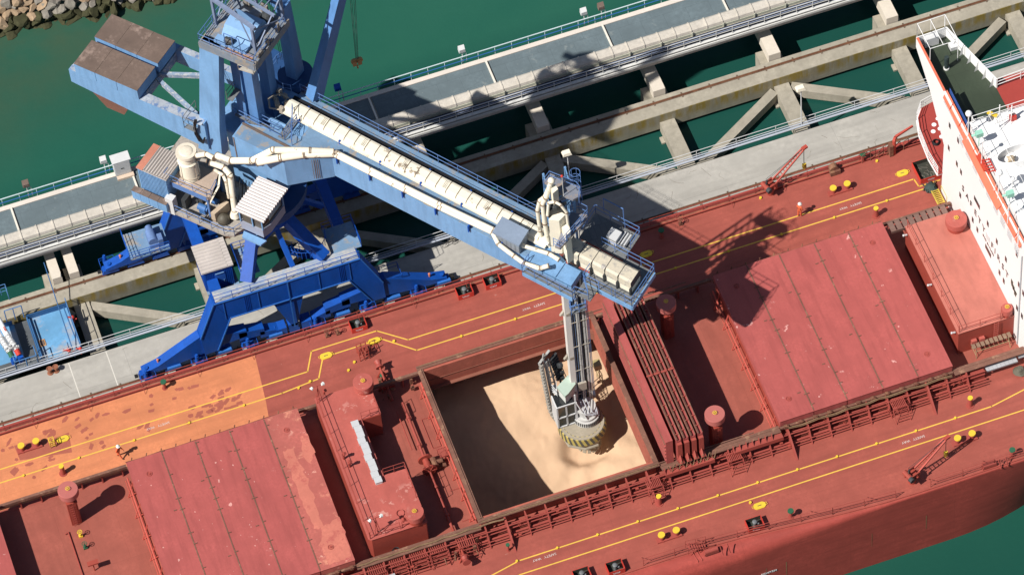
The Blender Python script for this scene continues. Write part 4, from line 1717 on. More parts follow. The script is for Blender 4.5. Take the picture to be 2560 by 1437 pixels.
for y, z, hw, hh in [(y, z, .17, .3) for y, z in wins] + [(-11.4, 8.0, .6, .26), (-14.0, 4.6, .6, .26)]:
    t = MB()
    t.box(XW - .03, XW - .005, y - hw, y + hw, z - hh, z + hh)
    win = SP('window', t, frm, sup)
    t = MB()
    t.box(XW - .045, XW - .031, y - hw + .05, y + hw - .05, z - hh + .05, z + hh - .05)
    SP('pane', t, GLASS, win)
t = MB()
for y, z in ((-18.9, 6.6), (-19.25, 6.3), (-19.6, 6.0)):
    t.box(XW - .04, XW - .006, y - .18, y + .18, z - .28, z + .28)
t.box(XW - .04, XW - .006, -19.9, -18.8, 6.15, 6.35)
SP('painted_emblem', t, paint('emblem_olive', (.08, .08, .06), .3), sup)
RWALL = Matrix(((0, 0, -1, 0), (-1, 0, 0, 0), (0, 1, 0, 0), (0, 0, 0, 1)))
for ch, y in zip('SAFETY', (-8.55, -9.45, -10.25, -11.2, -12.05, -12.95)):
    text('wall_letter', ch, 1.0, Matrix.Translation((XW - .03, y, 6.3)) @ RWALL, GLASS, sup, .008, .0)
for ch, y in zip('FIRST', (-14.75, -15.35, -16.1, -17.0, -17.85)):
    text('wall_letter', ch, 1.0, Matrix.Translation((XW - .03, y, 6.3)) @ RWALL, GLASS, sup, .008, .0)
text('wall_lettering', 'IMO 8112433', .42, Matrix.Translation((XW - .03, -14.0, 5.4)) @ RWALL, GLASS, sup, .008, .0)
t = MB()
t.box(XW - .05, XW - .006, -14.2, -13.5, 6.0, 6.7)
t.ring((XW - .06, -13.85, 6.35), .001, .001, 4)
SP('round_sign', t, LGREY, sup)
t = MB()
rnd = random.Random(31)
for k in range(9):
    y = -7.6 - k * 1.45
    z = 12.5
    for j in range(4):
        t.tube((XW - .1, y - j * .22, z), (XW - .1, y - j * .22, z - .9), .018, 4)
    for j in range(3):
        t.tube((XW - .1, y + .1, z - j * .4), (XW - .1, y - .8, z - j * .4), .015, 4)
t.tube((XW - .08, -20.6, .2), (XW - .08, -20.6, 12.5), .06, 6)
t.tube((XW - .1, -4.2, 12.9), (XW - .1, -20, 12.9), .03, 5)
SP('wall_hangings', t, paint('grey_line', (.45, .47, .5), .1), sup)
# red rounded side deck at the port corner
t = MB()
od = [(36.4, -4.2), (36.3, -2.4), (36.5, 0.2), (36.9, 1.7), (37.7, 2.75), (39.0, 3.05), (44, 3.05), (44, -4.2)]
t.prism(od, 2.9, 3.05)
SP('lower_side_deck', t, paint('upper_deck_red', (.35, .055, .045), .1), sup)
t = MB()
t.prism([(x - .08 if x < 40 else x, y + .05) for x, y in od[:-1]] + [(44, -4.1)], 2.75, 2.895)
t.rail([(x - .04, y, 3.05) for x, y in od[:-1]], 1.0, 1.1, .03, 3)
SP('side_deck_rail', t, WHITE, sup)
t = MB()
for (u, v) in ((2345, 297), (2335, 312), (2353, 310), (2350, 322), (2333, 329), (2354, 342)):
    p = P(u, v, 3.06)
    t.tube((p.x, p.y, 3.052), (p.x, p.y, 3.07), .2, 20)
SP('white_disc', t, WHITE, sup)
t = MB()
p = P(2340, 355, 3.2)
for k in range(3):
    t.ring((p.x, p.y, 3.1 + k * .08), .3 - k * .03, .05, 14)
SP('rope_coil', t, RUBBER, sup)
# things standing on the wheelhouse roof
t = MB()
t.rail([(37.3, -8.7, ZR), (43.5, -8.7, ZR), (44.2, -9.6, ZR), (48, -9.6, ZR)], 1.05, 1.4, .03, 2)
t.rail([(37.25, -8.7, ZR), (37.25, -24, ZR)], 1.05, 1.9, .025, 1)
t.rail([(38.6, -9.0, ZR), (38.6, -24, ZR)], .9, 2.6, .02, 1)
rr = SP('roof_rail', t, WHITE, sup)
t = MB()


def mast(u, v, h, r, sx=0.0):
    p = P(u, v, ZR + .08)
    t.tube((p.x, p.y, ZR), (p.x, p.y, ZR + h), .05, 6)
    for a in (0, 2.1, 4.2):
        t.tube((p.x + .5 * math.cos(a), p.y + .5 * math.sin(a), ZR), (p.x, p.y, ZR + h * .7), .025, 4)
    if r:
        t.ball((p.x, p.y, ZR + h + r * .6), r, 1.0, 12, 6)
    return p


for a_ in ((2420, 335, 2.6, .28), (2455, 395, 2.3, .18), (2497, 318, 3.0, .0), (2496, 482, 2.6, .3), (2528, 300, 2.0, 0), (2520, 545, 2.0, .16), (2545, 610, 2.2, 0), (2530, 470, 1.2, .22)):
    mast(*a_)
mk = SP('radio_mast', t, WHITE, sup)
t = MB()
for u, v, z in ((2448, 335, 1.6), (2525, 485, 1.4)):
    p = P(u, v, ZR + z)
    t.box(p.x - .3, p.x + .3, p.y - .22, p.y + .22, ZR + z - .2, ZR + z + .25)
    t.tube((p.x, p.y, ZR), (p.x, p.y, ZR + z), .05, 6)
    t.tube((p.x - .3, p.y, ZR + z), (p.x - .6, p.y + .1, ZR + z - .1), .1, 8)
SP('search_light', t, paint('mint_paint', (.3, .6, .48), .1), sup)
t = MB()
p = P(2480, 290, ZR)
t.bar((p.x - .2, p.y + .4, ZR + .1), (p.x + .3, p.y - .4, ZR + .3), .3, .12)
SP('yellow_bin', t, YELB, sup)
t = MB()
p = P(2532, 300, ZR)
t.box(p.x - .25, p.x + .25, p.y - .2, p.y + .2, ZR + .09, ZR + .6)
p = P(2472, 425, ZR)
for k in range(5):
    t.bar((p.x - .25, p.y - .3 * k + .8, ZR + .3), (p.x + .35, p.y - .3 * k + .8, ZR + .3), .08)
t.bar((p.x - .25, p.y + .9, ZR + .3), (p.x - .25, p.y - .6, ZR + .3), .08)
t.bar((p.x + .35, p.y + .9, ZR + .3), (p.x + .35, p.y - .6, ZR + .3), .08)
SP('roof_gear', t, BRIGHT, sup)
t = MB()
p = P(2545, 400, ZR)
n = 24
for R0, R1, z0_, z1_ in ((1.25, 1.25, ZR + .08, ZR + .95),):
    vs = []
    for i in range(n):
        a = 6.283 * i / n
        vs += [(p.x + 1.25 * math.cos(a) * 1.5, p.y + .85 * math.sin(a), z0_), (p.x + 1.25 * math.cos(a) * 1.5, p.y + .85 * math.sin(a), z1_),
               (p.x + 1.18 * math.cos(a) * 1.5, p.y + .78 * math.sin(a), z1_), (p.x + 1.18 * math.cos(a) * 1.5, p.y + .78 * math.sin(a), z0_)]
    t.add(vs, [(4 * i + j, 4 * i + (j + 1) % 4, 4 * ((i + 1) % n) + (j + 1) % 4, 4 * ((i + 1) % n) + j) for i in range(n) for j in range(4)])
SP('oval_screen', t, WHITE, sup)
t = MB()
t.ball((p.x - .6, p.y, ZR + .5), .3, 1, 10, 5)
for k in range(4):
    t.tube((p.x - .6, p.y, ZR + .4), (p.x - .6 + .45 * math.cos(k * 1.6 + .4), p.y + .45 * math.sin(k * 1.6 + .4), ZR + .3), .08, 6)
SP('tan_capstan', t, paint('tan_gear', (.5, .4, .28), .2), sup)
t = MB()
t.tube((41.5, -12.6, ZR + .08), (41.5, -12.6, ZR + 1.2), .8, 20)
t.box(40.5, 42.5, -16.5, -14.8, ZR + .08, ZR + 1.4)
SP('roof_casing', t, WHITE, sup)

# ================================================================== loose things on the ship
def tray(u, v, lb, big=False, z=0):
    p = P(u, v, .3)
    x, y = p.x, p.y
    t0 = thing('spill_tray', lb, 'steel tray', (x, y, 0.02), 'red steel trays on the deck')
    W, L, H = (.68, .5, .62) if not big else (1.0, 1.0, .6)
    g = MB()
    for a in ((x - W, x + W, y - L, y - L + .03), (x - W, x + W, y + L - .03, y + L), (x - W, x - W + .03, y - L + .03, y + L - .03), (x + W - .03, x + W, y - L + .03, y + L - .03)):
        g.box(*a, .02, H)
    g.box(x - W + .03, x + W - .03, y - L + .03, y + L - .03, .02, .05)
    g.build('tray_walls', BRIGHT, t0)
    g = MB()
    g.box(x - W + .031, x + W - .031, y + L - .05, y + L - .031, .06, H - .01)
    g.box(x - W + .031, x + W - .031, y - L + .04, y + L - .05, .051, .1)
    g.build('dirty_lining', paint('dark_lining', (.05, .055, .045), .3), t0)
    g = MB()
    if big:
        rn = random.Random(9)
        for i in range(30):
            a, b = x + rn.uniform(-.8, .8), y + rn.uniform(-.8, .6)
            g.tube((a, b, .12), (a + rn.uniform(-.4, .4), b + rn.uniform(-.3, .3), .16), .03, 5)
        g.build('scrap', paint('scrap', (.14, .13, .11), .3), t0)
    else:
        g.tube((x, y, .1), (x, y, .62), .14, 10)
        g.ball((x, y, .7), .22, .6, 12, 5)
        g.tube((x, y, .55), (x + .3, y - .15, .5), .08, 8)
        g.build('vent_cowl', paint('cowl_grey', (.16, .17, .18), .3), t0)
    g = MB()
    for k in range(5):
        g.box(x - .35 + k * .13, x - .26 + k * .13, y - L - .012, y - L - .002, .32, .37)
        g.box(x - .3 + k * .11, x - .22 + k * .11, y - L - .012, y - L - .002, .2, .24)
    g.build('painted_marks', LGREY, t0)


tray(895, 812, 'red tray with a grey cowl beside the detour of the yellow lines')
tray(1161, 729, 'red tray with grey cowl, left one of the pair by the quay')
tray(1230, 704, 'red tray with grey cowl, right one of the pair by the quay')
tray(2318, 425, 'large red tray of scrap at the foot of the white bridge house', True)
tray(1887, 1310, 'red tray with grey cowl at the sea side rail, right of the double bollard')
tray(1538, 1418, 'red tray with grey cowl at the sea side, cut by the bottom edge')
tray(1455, 1437, 'red tray just showing at the bottom edge of the photo')
g = MB()
rn = random.Random(6)
p = P(2327, 466, .3)
for i in range(60):
    a = rn.uniform(0, 6.28)
    r = rn.uniform(0, .5)
    q = Vector((p.x + r * math.cos(a), p.y + r * math.sin(a), .05 + (.5 - r) * .7))
    g.tube(q, q + Vector((rn.uniform(-.35, .35), rn.uniform(-.35, .35), rn.uniform(-.05, .12))), .04, 5)
g.ball((p.x, p.y, .02), .55, .8, 12, 5, half=True)
tag(g.build('net_heap', NET), 'dark green heap of netting beside the yellow ladder', 'net')
g = MB()
p = P(2345, 492, .4)
for sx in (-.3, .3):
    g.box(p.x + sx - .04, p.x + sx + .04, p.y - .75, p.y + .75, .35, .45)
for k in range(8):
    g.box(p.x - .3, p.x + .3, p.y - .7 + k * .19, p.y - .62 + k * .19, .37, .42)
g.rail([(p.x + .5, p.y - .7, .3), (p.x + .5, p.y + .6, .3)], .7, 1.4, .025, 1)
tag(g.build('yellow_ladder', paint('worn_yellow', (.55, .42, .07), .3)), 'worn yellow ladder rack leaning by the green net heap', 'ladder')
for k in range(11):
    x = -16.72
    y = -10.3 - k * .58
    t0 = thing('grey_box', ('grey lidded box, %s from the quay in the row on the deck house' % ('first', 'second', 'third', 'fourth', 'fifth', 'sixth', 'seventh', 'eighth', 'ninth', 'tenth', 'last')[k]), 'box', (x, y, 2.93), 'row of grey boxes on the deck house')
    dx = .04 if k % 3 else -.04
    g = MB()
    g.box(x - .28 + dx, x + .28 + dx, y - .25, y + .25, 2.93, 3.22)
    g.build('box_body', LGREY, t0)
    g = MB()
    g.box(x - .31 + dx, x + .31 + dx, y - .285, y + .285, 3.222, 3.27)
    g.build('lid', paint('lid_grey', (.5, .51, .53), .06), t0)
g = MB()
p = P(945 + 45, 1377, 1.2)
for k in range(4):
    g.ring((p.x + .02 * k, p.y, 1.2 + k * .06), .3 - .02 * k, .045, 14)
tag(g.build('hose_coil', RUBBER), 'coil of black hose lying on the walkway by the forward deck house', 'hose')
g = MB()
p = P(2548, 925, .4)
for k in range(6):
    g.ball((p.x + .1 * math.sin(k * 2), p.y + .1 * math.cos(k * 3), .1 + .1 * k), .5 - .05 * k, .5, 10, 4)
tag(g.build('covered_bundle', paint('grey_tarp', (.13, .12, .09), .4)), 'tarpaulin covered bundle at the right edge beside the white house', 'bundle')
p = P(2478, 855, .9)
t0 = thing('trestle', 'rusty pipe trestle with planks in front of the second deck house', 'trestle', (p.x, p.y, 0))
g = MB()
for sx in (-1.5, 1.5):
    for sy in (-.35, .35):
        g.tube((p.x + sx, p.y + sy * 1.5, .02), (p.x + sx * .95, p.y + sy * .5, 1.1), .03, 5)
    g.tube((p.x + sx, p.y - .45, .4), (p.x + sx, p.y + .45, .4), .025, 5)
g.tube((p.x - 1.5, p.y - .3, .7), (p.x + 1.5, p.y - .3, .7), .025, 5)
g.build('frame', paint('galv_rust', (.4, .3, .17), .3), t0)
g = MB()
for k in range(9):
    g.box(p.x - 1.7 + k * .39, p.x - 1.4 + k * .39, p.y - .25, p.y + .25, 1.12, 1.16)
g.build('planks', paint('plank', (.25, .17, .12), .3), t0)


# ================================================================== PEOPLE
def person(px, heading, stride, lb):
    b = P(*px)
    root_ = thing('person', lb, 'person', (b.x, b.y, .012))
    me = bpy.data.meshes.new('skel')
    H = 1.78
    s = H / 1.78
    st_ = stride
    V = [(0, 0, .95), (0, 0, 1.15), (0, .01, 1.38), (0, .02, 1.5), (0, .03, 1.6), (0, .04, 1.68),
         (.1, 0, .9), (.11, st_ * .12, .5), (.11, st_ * .28, .09), (.11, st_ * .28 + .15, .05),
         (-.1, 0, .9), (-.11, -st_ * .08, .5), (-.11, -st_ * .3, .11), (-.11, -st_ * .3 + .14, .05),
         (.19, 0, 1.41), (.25, -st_ * .1, 1.14), (.24, st_ * .05 - .02 + .12, .93), (.235, .17 + st_ * .05, .85),
         (-.19, 0, 1.41), (-.25, st_ * .12, 1.14), (-.23, st_ * .25 + .1, .95), (-.22, st_ * .25 + .15, .87)]
    Ed = [(0, 1), (1, 2), (2, 3), (3, 4), (4, 5), (0, 6), (6, 7), (7, 8), (8, 9), (0, 10), (10, 11), (11, 12), (12, 13),
          (2, 14), (14, 15), (15, 16), (16, 17), (2, 18), (18, 19), (19, 20), (20, 21)]
    Rd = [.15, .14, .16, .06, .09, .09, .1, .075, .055, .05, .1, .075, .055, .05, .075, .055, .045, .04, .075, .055, .045, .04]
    me.from_pydata(V, Ed, [])
    ob = bpy.data.objects.new('skel', me)
    COL.objects.link(ob)
    md = ob.modifiers.new('s', 'SKIN')
    for i, r in enumerate(Rd):
        me.skin_vertices[0].data[i].radius = (r, r * .8 if i < 3 else r)
    me.skin_vertices[0].data[0].use_root = True
    sb = ob.modifiers.new('d', 'SUBSURF')
    sb.levels = 2
    dg = bpy.context.evaluated_depsgraph_get()
    m2 = bpy.data.meshes.new_from_object(ob.evaluated_get(dg))
    bpy.data.objects.remove(ob)
    m2.materials.clear()
    for m in (OVER, SKIN, paint('boots', (.03, .025, .02), .2)):
        m2.materials.append(m)
    for pl in m2.polygons:
        c = pl.center
        pl.material_index = 1 if (c.z > 1.5 or (c.z < .94 and abs(c.x) > .185 and c.z > .7)) else (2 if c.z < .13 else 0)
        pl.use_smooth = True
    m2.transform(Matrix.Rotation(heading, 4, 'Z'))
    bo = bpy.data.objects.new('body', m2)
    COL.objects.link(bo)
    bo.parent = root_
    f = lambda x, y, z: (x * math.cos(heading) - y * math.sin(heading) + b.x, x * math.sin(heading) + y * math.cos(heading) + b.y, z + .012)
    g = MB(f)
    g.ball((0, .045, 1.68), .155, 1.05, 16, 6, half=True)
    g.tube((0, .07, 1.66), (0, .07, 1.69), .175, 16)
    g.build('hard_hat', paint('hat_white', (.8, .78, .74), .04), root_, True)
    g = MB(f)
    g.box(-.17, .17, -.13, .14, 1.17, 1.2)
    g.build('belt', paint('belt', (.2, .06, .04), .1), root_)
    g = MB(f)
    for sx in (-.04, .04):
        g.ball((sx, .135, 1.62), .012, 1, 6, 3)
    g.build('eyes', DGREY, root_)
    g = MB(f)
    g.bar((0, .12, 1.6), (0, .155, 1.575), .03)
    g.box(-.03, .03, .125, .135, 1.53, 1.54)
    g.build('nose_and_mouth', paint('lips', (.3, .13, .1), .1), root_)
    # fingers closed in a loose curl
    g = MB(f)
    for hx, hy, hz, sg in ((.235, .17 + st_ * .05, .85, 1), (-.22, st_ * .25 + .15, .87, -1)):
        for k in range(4):
            L = (.05, .06, .057, .045)[k]
            a = (hx, hy + .03 - k * .02, hz - .02)
            c = (hx - sg * .01, hy + .035 - k * .02, hz - .02 - L)
            g.tube(a, c, .009, 5)
            g.tube(c, (hx - sg * .04, hy + .035 - k * .02, hz - .03 - L), .008, 5)
        g.tube((hx - sg * .01, hy + .04, hz + .0), (hx - sg * .035, hy + .065, hz - .04), .011, 5)
    g.build('fingers', SKIN, root_)


person((300, 1143), -2.2, .9, 'person in orange overalls and white hard hat walking on the orange primed deck')
person((1999, 541), -.9, .25, 'person in orange overalls standing on the yellow line above the aft hatch')

# ================================================================== GRAIN
def gz(x, y):
    z = -4.35
    z += -.22 * max(0, -7 - y) - .012 * max(0, -7 - y) ** 2 * max(0, min(1, (4 - x) / 6))                 # falls to the sea side
    z -= .07 * max(0, 1.5 - x) * max(0, min(1, (-9 - y) / 6))
    z += .8 * math.exp(-((x - 6.5) ** 2) / 9 - ((y + 18) ** 2) / 20)
    d = math.hypot((x - 1.6), (y + 12.7) * 1.05)
    d2 = math.hypot(x - 1.6, (y + 13.0) * 1.05) + .12 * math.sin(3 * math.atan2(y + 13, x - 1.6) + 1)
    z -= 1.35 / (1 + math.exp((d2 - 1.75) * 3.2))
    z += .13 * mnoise.fractal(Vector((x * .35, y * .5, 0)), 1.0, 2.0, 4) + .03 * mnoise.fractal(Vector((x * 2.2, y * 1.2, 3)), 1.0, 2.0, 3)
    q_ = mnoise.noise(Vector((x * .55 + y * .3, y * .12 - x * .05, 7)))
    z += .22 * abs(q_) * max(0, min(1, (-14.5 - y) / 3))
    z += .1 * math.sin(x * .9 + y * .5) + .06 * math.sin(y * 1.3 - x * .4)
    z += .12 * math.sin((y + .55 * x) * .8) * max(0, min(1, (-13 - y) / 4))
    # slumped runnels on the flank below the machine
    a = math.atan2(y + 12.7, x - 1.6)
    z += .1 * math.sin(a * 9) * math.exp(-((d - 3.6) / 1.6) ** 2)
    return z


g = MB()
nx, ny = 150, 190
g.add([(-13.5 + 22 * i / (nx - 1), -28.4 + 29 * j / (ny - 1), gz(-13.5 + 22 * i / (nx - 1), -28.4 + 29 * j / (ny - 1))) for j in range(ny) for i in range(nx)],
      [(j * nx + i, j * nx + i + 1, (j + 1) * nx + i + 1, (j + 1) * nx + i) for j in range(ny - 1) for i in range(nx - 1)])
o = g.build('grain', MATS['grain'], smooth=True)
tag(o, 'loose pale golden grain filling the open hold of the ship', 'grain', kind='stuff')

# ================================================================== SHIP UNLOADER (rail mounted, slewing)
C0 = Vector((-17.8, 11.0, 21.0))
UX, UY, US = 0.66061, -0.75074, -0.1401
WX, WY = 0.75074, 0.66061
crane = thing('ship_unloader', 'blue rail mounted ship unloader with long boom reaching over the open hold', 'unloader', (-17.6, 12.4, -6.0))


def fB(t, s, h):      # boom frame (dips towards the tip)
    return (C0.x + t * UX + s * WX, C0.y + t * UY + s * WY, C0.z + t * US + h)


def fL(t, s, z):      # slewing frame, level
    return (C0.x + t * UX + s * WX, C0.y + t * UY + s * WY, z)


def PB(u, v, h=0.0):
    a, b = P(u, v, 0), P(u, v, 30)
    d = b - a

    def f(k):
        p = a + d * k
        t = (p.x - C0.x) * UX + (p.y - C0.y) * UY
        return p.z - (C0.z + h + t * US)
    k = -f(0) / (f(1) - f(0))
    return a + d * k


def CP(name, g, mat, parent=None, smooth=False):
    return g.build(name, mat, parent or crane, smooth)


def poly(g, pix, z1, z0, mi=0):
    g.prism([(P(u, v, z1).x, P(u, v, z1).y) for u, v in pix], z0, z1, mi)


# ---- travelling gear and portal
VOFF = Vector((.18, 1.4, -2.0))
def bogies(y, near):
    sg = -1 if near else 1
    for xc in (-25.2, -10.2):
        g = MB()
        d_ = .42

        def side(pts, xm=xc, mx=(1 if xc < -18 else -1)):
            pts = [(xm + mx * (x - xm), z) for x, z in pts]
            g.loft([(x, y - d_, z) for x, z in pts], [(x, y + d_, z) for x, z in pts])
        side([(xc - 6.0, -3.05), (xc - 6.0, -2.7), (xc - 4.6, -2.3), (xc - .7, -.1), (xc + .7, -.4), (xc + .7, -2.3), (xc - 3.4, -2.9)])
        side([(xc + .72, -.7), (xc + 3.3, -1.2), (xc + 3.3, -2.0), (xc + .72, -2.2)])
        side([(xc + 2.6, -1.3), (xc + 4.8, -1.7), (xc + 4.8, -2.5), (xc + 2.6, -2.4)])
        side([(xc + 4.4, -2.0), (xc + 6.0, -2.5), (xc + 6.0, -3.05), (xc + 4.4, -2.9)])
        CP('equaliser_beam', g, BLUED)
        for k in range(6):
            x = xc - 5.6 + k * 2.25
            g = MB()
            g.loft([(x - .75, y - .3, -3.55), (x + .75, y - .3, -3.55), (x + .6, y - .3, -3.05), (x - .6, y - .3, -3.05)],
                   [(x - .75, y + .3, -3.55), (x + .75, y + .3, -3.55), (x + .6, y + .3, -3.05), (x - .6, y + .3, -3.05)])
            g.tube((x, y - .1, -3.1), (x, y - .1, -2.4), .16, 10)
            bo = CP('bogie', g, BLUED)
            g = MB()
            for dx in (-.45, .45):
                g.tube((x + dx, y - .12, -3.62), (x + dx, y + .12, -3.62), .25, 14)
            CP('wheel', g, DGREY, bo)
            if k % 2 == 0:
                g = MB()
                g.tube((x - .2, y + sg * .62, -3.0), (x - .2, y + sg * .62, -2.25), .17, 10)
                g.tube((x - .2, y + sg * .62, -2.25), (x - .2, y + sg * .62, -2.1), .12, 10)
                g.box(x - .4, x + .3, y + sg * .62 - .2, y + sg * .62 + .2, -3.3, -3.0)
                g.rail([(x - .7, y + sg * .35, -3.4), (x - .7, y + sg * .95, -3.4), (x + .6, y + sg * .95, -3.4), (x + .6, y + sg * .35, -3.4)], .6, .7, .025, 2)
                CP('drive_motor', g, BLUED, bo, True)
            else:
                g = MB()
                g.box(x - .55, x + .6, y + sg * .5 - .12, y + sg * .5 + .16, -3.2, -2.85)
                CP('rail_clamp', g, paint('mid_blue', (.03, .15, .5), .2), bo)
    g = MB()
    for xe, dd in ((-31.6, -1), (-3.9, 1)):
        g.tube((xe, y, -3.3), (xe + dd * .3, y, -3.3), .16, 10)
    CP('buffer', g, RUBBER)
    g = MB()
    for xe in (-29.7, -5.6):
        g.tube((xe, y, -2.4), (xe, y, -1.95), .09, 8)
        g.ball((xe, y, -1.95), .12, 1, 8, 4)
    CP('warning_lamp', g, paint('lamp_orange', (.6, .2, .1), .1))


bogies(5.22, True)
bogies(16.75, False)
for y, near in ((5.22, True), (16.75, False)):
    y0_, y1_ = y - .55, y + .55
    g = MB()

    def side(pts, a=y0_, b=y1_):
        g.loft([(x, a, z) for x, z in pts], [(x, b, z) for x, z in pts])
    side([(-24.2, 4.0), (-11.4, 4.0), (-12.6, 1.45), (-23.0, 1.45)])
    CP('portal_girder', g, BLUED)
    g = MB()
    side([(-24.21, 3.98), (-23.02, 1.43), (-24.6, -2.55), (-25.75, -2.6), (-25.85, -.2)])
    CP('portal_leg', g, BLUED)
    g = MB()
    side([(-11.39, 3.98), (-9.75, -.3), (-9.7, -2.5), (-10.9, -2.5), (-12.58, 1.43)])
    CP('portal_leg', g, BLUED)
    g = MB()
    side([(-19.3, 1.44), (-16.6, 1.44), (-17.55, -2.6), (-18.0, -2.6)], y0_ + .1, y1_ - .1)
    CP('centre_leg', g, BLUED)
    g = MB()
    for k in range(3):
        g.box(-17.8 - 1.6 + k * 1.1, -17.8 - .7 + k * 1.1, y - .45, y + .45, -3.5, -2.5 + (k == 1) * .2)
    CP('centre_foot', g, BLUED)
    g = MB()
    yf = y0_ - .09
    for a, b in (((-23.0, 1.45), (-12.6, 1.45)), ((-24.2, 3.97), (-11.4, 3.97)), ((-23.02, 1.43), (-24.6, -2.5)), ((-24.25, 3.9), (-25.85, -.2)),
                 ((-12.58, 1.43), (-10.9, -2.45)), ((-11.35, 3.9), (-9.75, -.3)), ((-17.8, 3.9), (-17.8, -2.5))):
        g.bar((a[0], yf + .05, a[1]), (b[0], yf + .05, b[1]), .1, .06, up=(0, 1, 0))
    for x in (-23.4, -20.4, -15.1, -12.4):
        g.bar((x, yf + .06, 1.5), (x, yf + .06, 3.9), .05, .04, up=(0, 1, 0))
    CP('flange_plates', g, paint('edge_blue_light', (.03, .15, .5), .15))
    g = MB()
    g.box(-24.0, -11.5, y0_ + .06, y1_ + .15, 4.002, 4.05)
    CP('girder_walkway', g, paint('walk_pale', (.3, .36, .45), .2, rust=.5, rcol=(.42, .42, .42), rscale=.8))
    g = MB()
    g.rail([(-24.1, y0_ + .05, 4.03), (-11.4, y0_ + .05, 4.03)], 1.0, 1.5, .028, 2)
    for x in (-21.6, -13.3):
        for k in range(4):
            g.box(x + k * .14, x + .02 + k * .14, y0_ - .03, y0_ - .003, 1.5, 3.9)
    CP('girder_rail', g, BLUED)
g = MB()
for x in (-23.6, -12.0):
    g.box(x - .45, x + .45, 5.78, 16.19, 2.6, 3.95)
CP('cross_girder', g, BLUED)
g = MB()
ring = Vector((-17.8, 11.0, 7.2))
for x, y in ((-20.9, 5.9), (-14.2, 5.9), (-21.3, 16.1), (-14.2, 16.1)):
    e = Vector((x, y, 4.0))
    dd = (Vector((x, y, 0)) - Vector((ring.x, ring.y, 0))).normalized()
    g.bar(e, ring + dd * 2.2, 1.0, 1.1, w2=.9, h2=1.0)
CP('pylon_leg', g, BLUED)
g = MB()
for x, y in ((-17.8, 16.1), (-12.7, 11), (-23.2, 13.5), (-16.9, 6.0)):
    g.bar((x, y, 4.0), (ring.x * .6 + x * .4, ring.y * .6 + y * .4, 7.2), .4, .4)
CP('pylon_brace', g, BLUED)
g = MB()
g.tube((-17.8, 11, 6.7), (-17.8, 11, 8.1), 3.0, 40)
g.tube((-17.8, 11, 8.1), (-17.8, 11, 8.45), 3.25, 40)
CP('slewing_ring', g, BLUED, smooth=True)
# stairs and gratings inside the portal
g = MB()
for k in range(14):
    z = 4.1 + k * .22
    g.box(-20.4 + k * .22, -20.2 + k * .22, 8.02, 8.68, z, z + .03)
for yy in (8.0, 8.7):
    g.bar((-20.5, yy, 4.0), (-17.3, yy, 7.2), .06, .22)
    g.bar((-17.0, yy - .6, 4.1), (-12.7, yy - .6, .15), .06, .22)
g.rail([(-20.5, 8.0, 4.1), (-17.4, 8.0, 7.2)], .9, .8, .028, 2)
g.rail([(-20.5, 8.7, 4.1), (-17.4, 8.7, 7.2)], .9, .8, .028, 2)
for k in range(16):
    z = 4.05 - k * .24
    g.box(-16.9 + k * .26, -16.68 + k * .26, 7.4, 8.1, z, z + .04)
g.rail([(-16.9, 7.4, 4.05), (-12.8, 7.4, .3)], .9, .8, .028, 2)
g.rail([(-16.9, 8.1, 4.05), (-12.8, 8.1, .3)], .9, .8, .028, 2)
CP('stairs', g, BLUED)
g = MB()
g.box(-21.2, -19.6, 6.4, 9.3, 4.06, 4.12)
g.box(-13.5, -10.9, 5.8, 8.6, 3.96, 4.02)
g.box(-24.2, -21.4, 6.9, 10.3, 2.2, 2.4)
g.box(-29.3, -25.8, 12.8, 15.6, 2.2, 2.3)
CP('portal_platform', g, BLUEW)
g = MB()
g.rail([(-21.2, 6.4, 4.1), (-21.2, 9.3, 4.1), (-19.6, 9.3, 4.1)], 1, 1, .028, 2)
g.rail([(-13.5, 8.6, 4.0), (-10.9, 8.6, 4.0), (-10.9, 5.8, 4.0)], 1, 1, .028, 2)
g.rail([(-29.3, 15.6, 2.3), (-29.3, 12.8, 2.3), (-25.8, 12.8, 2.3)], 1.0, 1, .028, 3)
g.rail([(-9.6, 5.0, -1.5), (-8.0, 5.0, -1.5), (-8.0, 6.4, -1.5), (-9.6, 6.4, -1.5)], 1.0, 1, .028, 2)
for k in range(16):
    a = k * .2 + 3.3
    b = (k + 1) * .2 + 3.3
    g.tube((-15.2 + 1.8 * math.cos(a), 8.0 + 1.8 * math.sin(a), 4.9), (-15.2 + 1.8 * math.cos(b), 8.0 + 1.8 * math.sin(b), 4.9), .035, 5)
    g.tube((-15.2 + 1.8 * math.cos(a), 8.0 + 1.8 * math.sin(a), 4.0), (-15.2 + 1.8 * math.cos(a), 8.0 + 1.8 * math.sin(a), 4.9), .025, 4)
CP('platform_rail', g, BLUED)
g = MB()
g.box(-27.4, -26.6, 13.3, 14.8, 2.3, 2.7)
g.tube((-27.0, 13.4, 3.0), (-27.0, 14.6, 3.0), .42, 14)
g.tube((-27.0, 14.6, 3.0), (-27.0, 15.1, 3.0), .3, 14)
g.box(-26.6, -26.2, 13.2, 13.9, 2.3, 3.3)
CP('cable_reel_drive', g, paint('machine_blue', (.12, .2, .4), .25), smooth=True)
# corrugated hut on the portal
g = MB()
g.box(-24.2, -21.75, 7.25, 10.0, 2.41, 5.1)
for k in range(16):
    g.box(-24.1 + k * .152, -24.04 + k * .152, 7.21, 7.249, 2.45, 5.05)
for k in range(18):
    g.box(-24.24, -24.201, 7.32 + k * .15, 7.38 + k * .15, 2.45, 5.05)
ht = CP('portal_hut', g, BLUED)


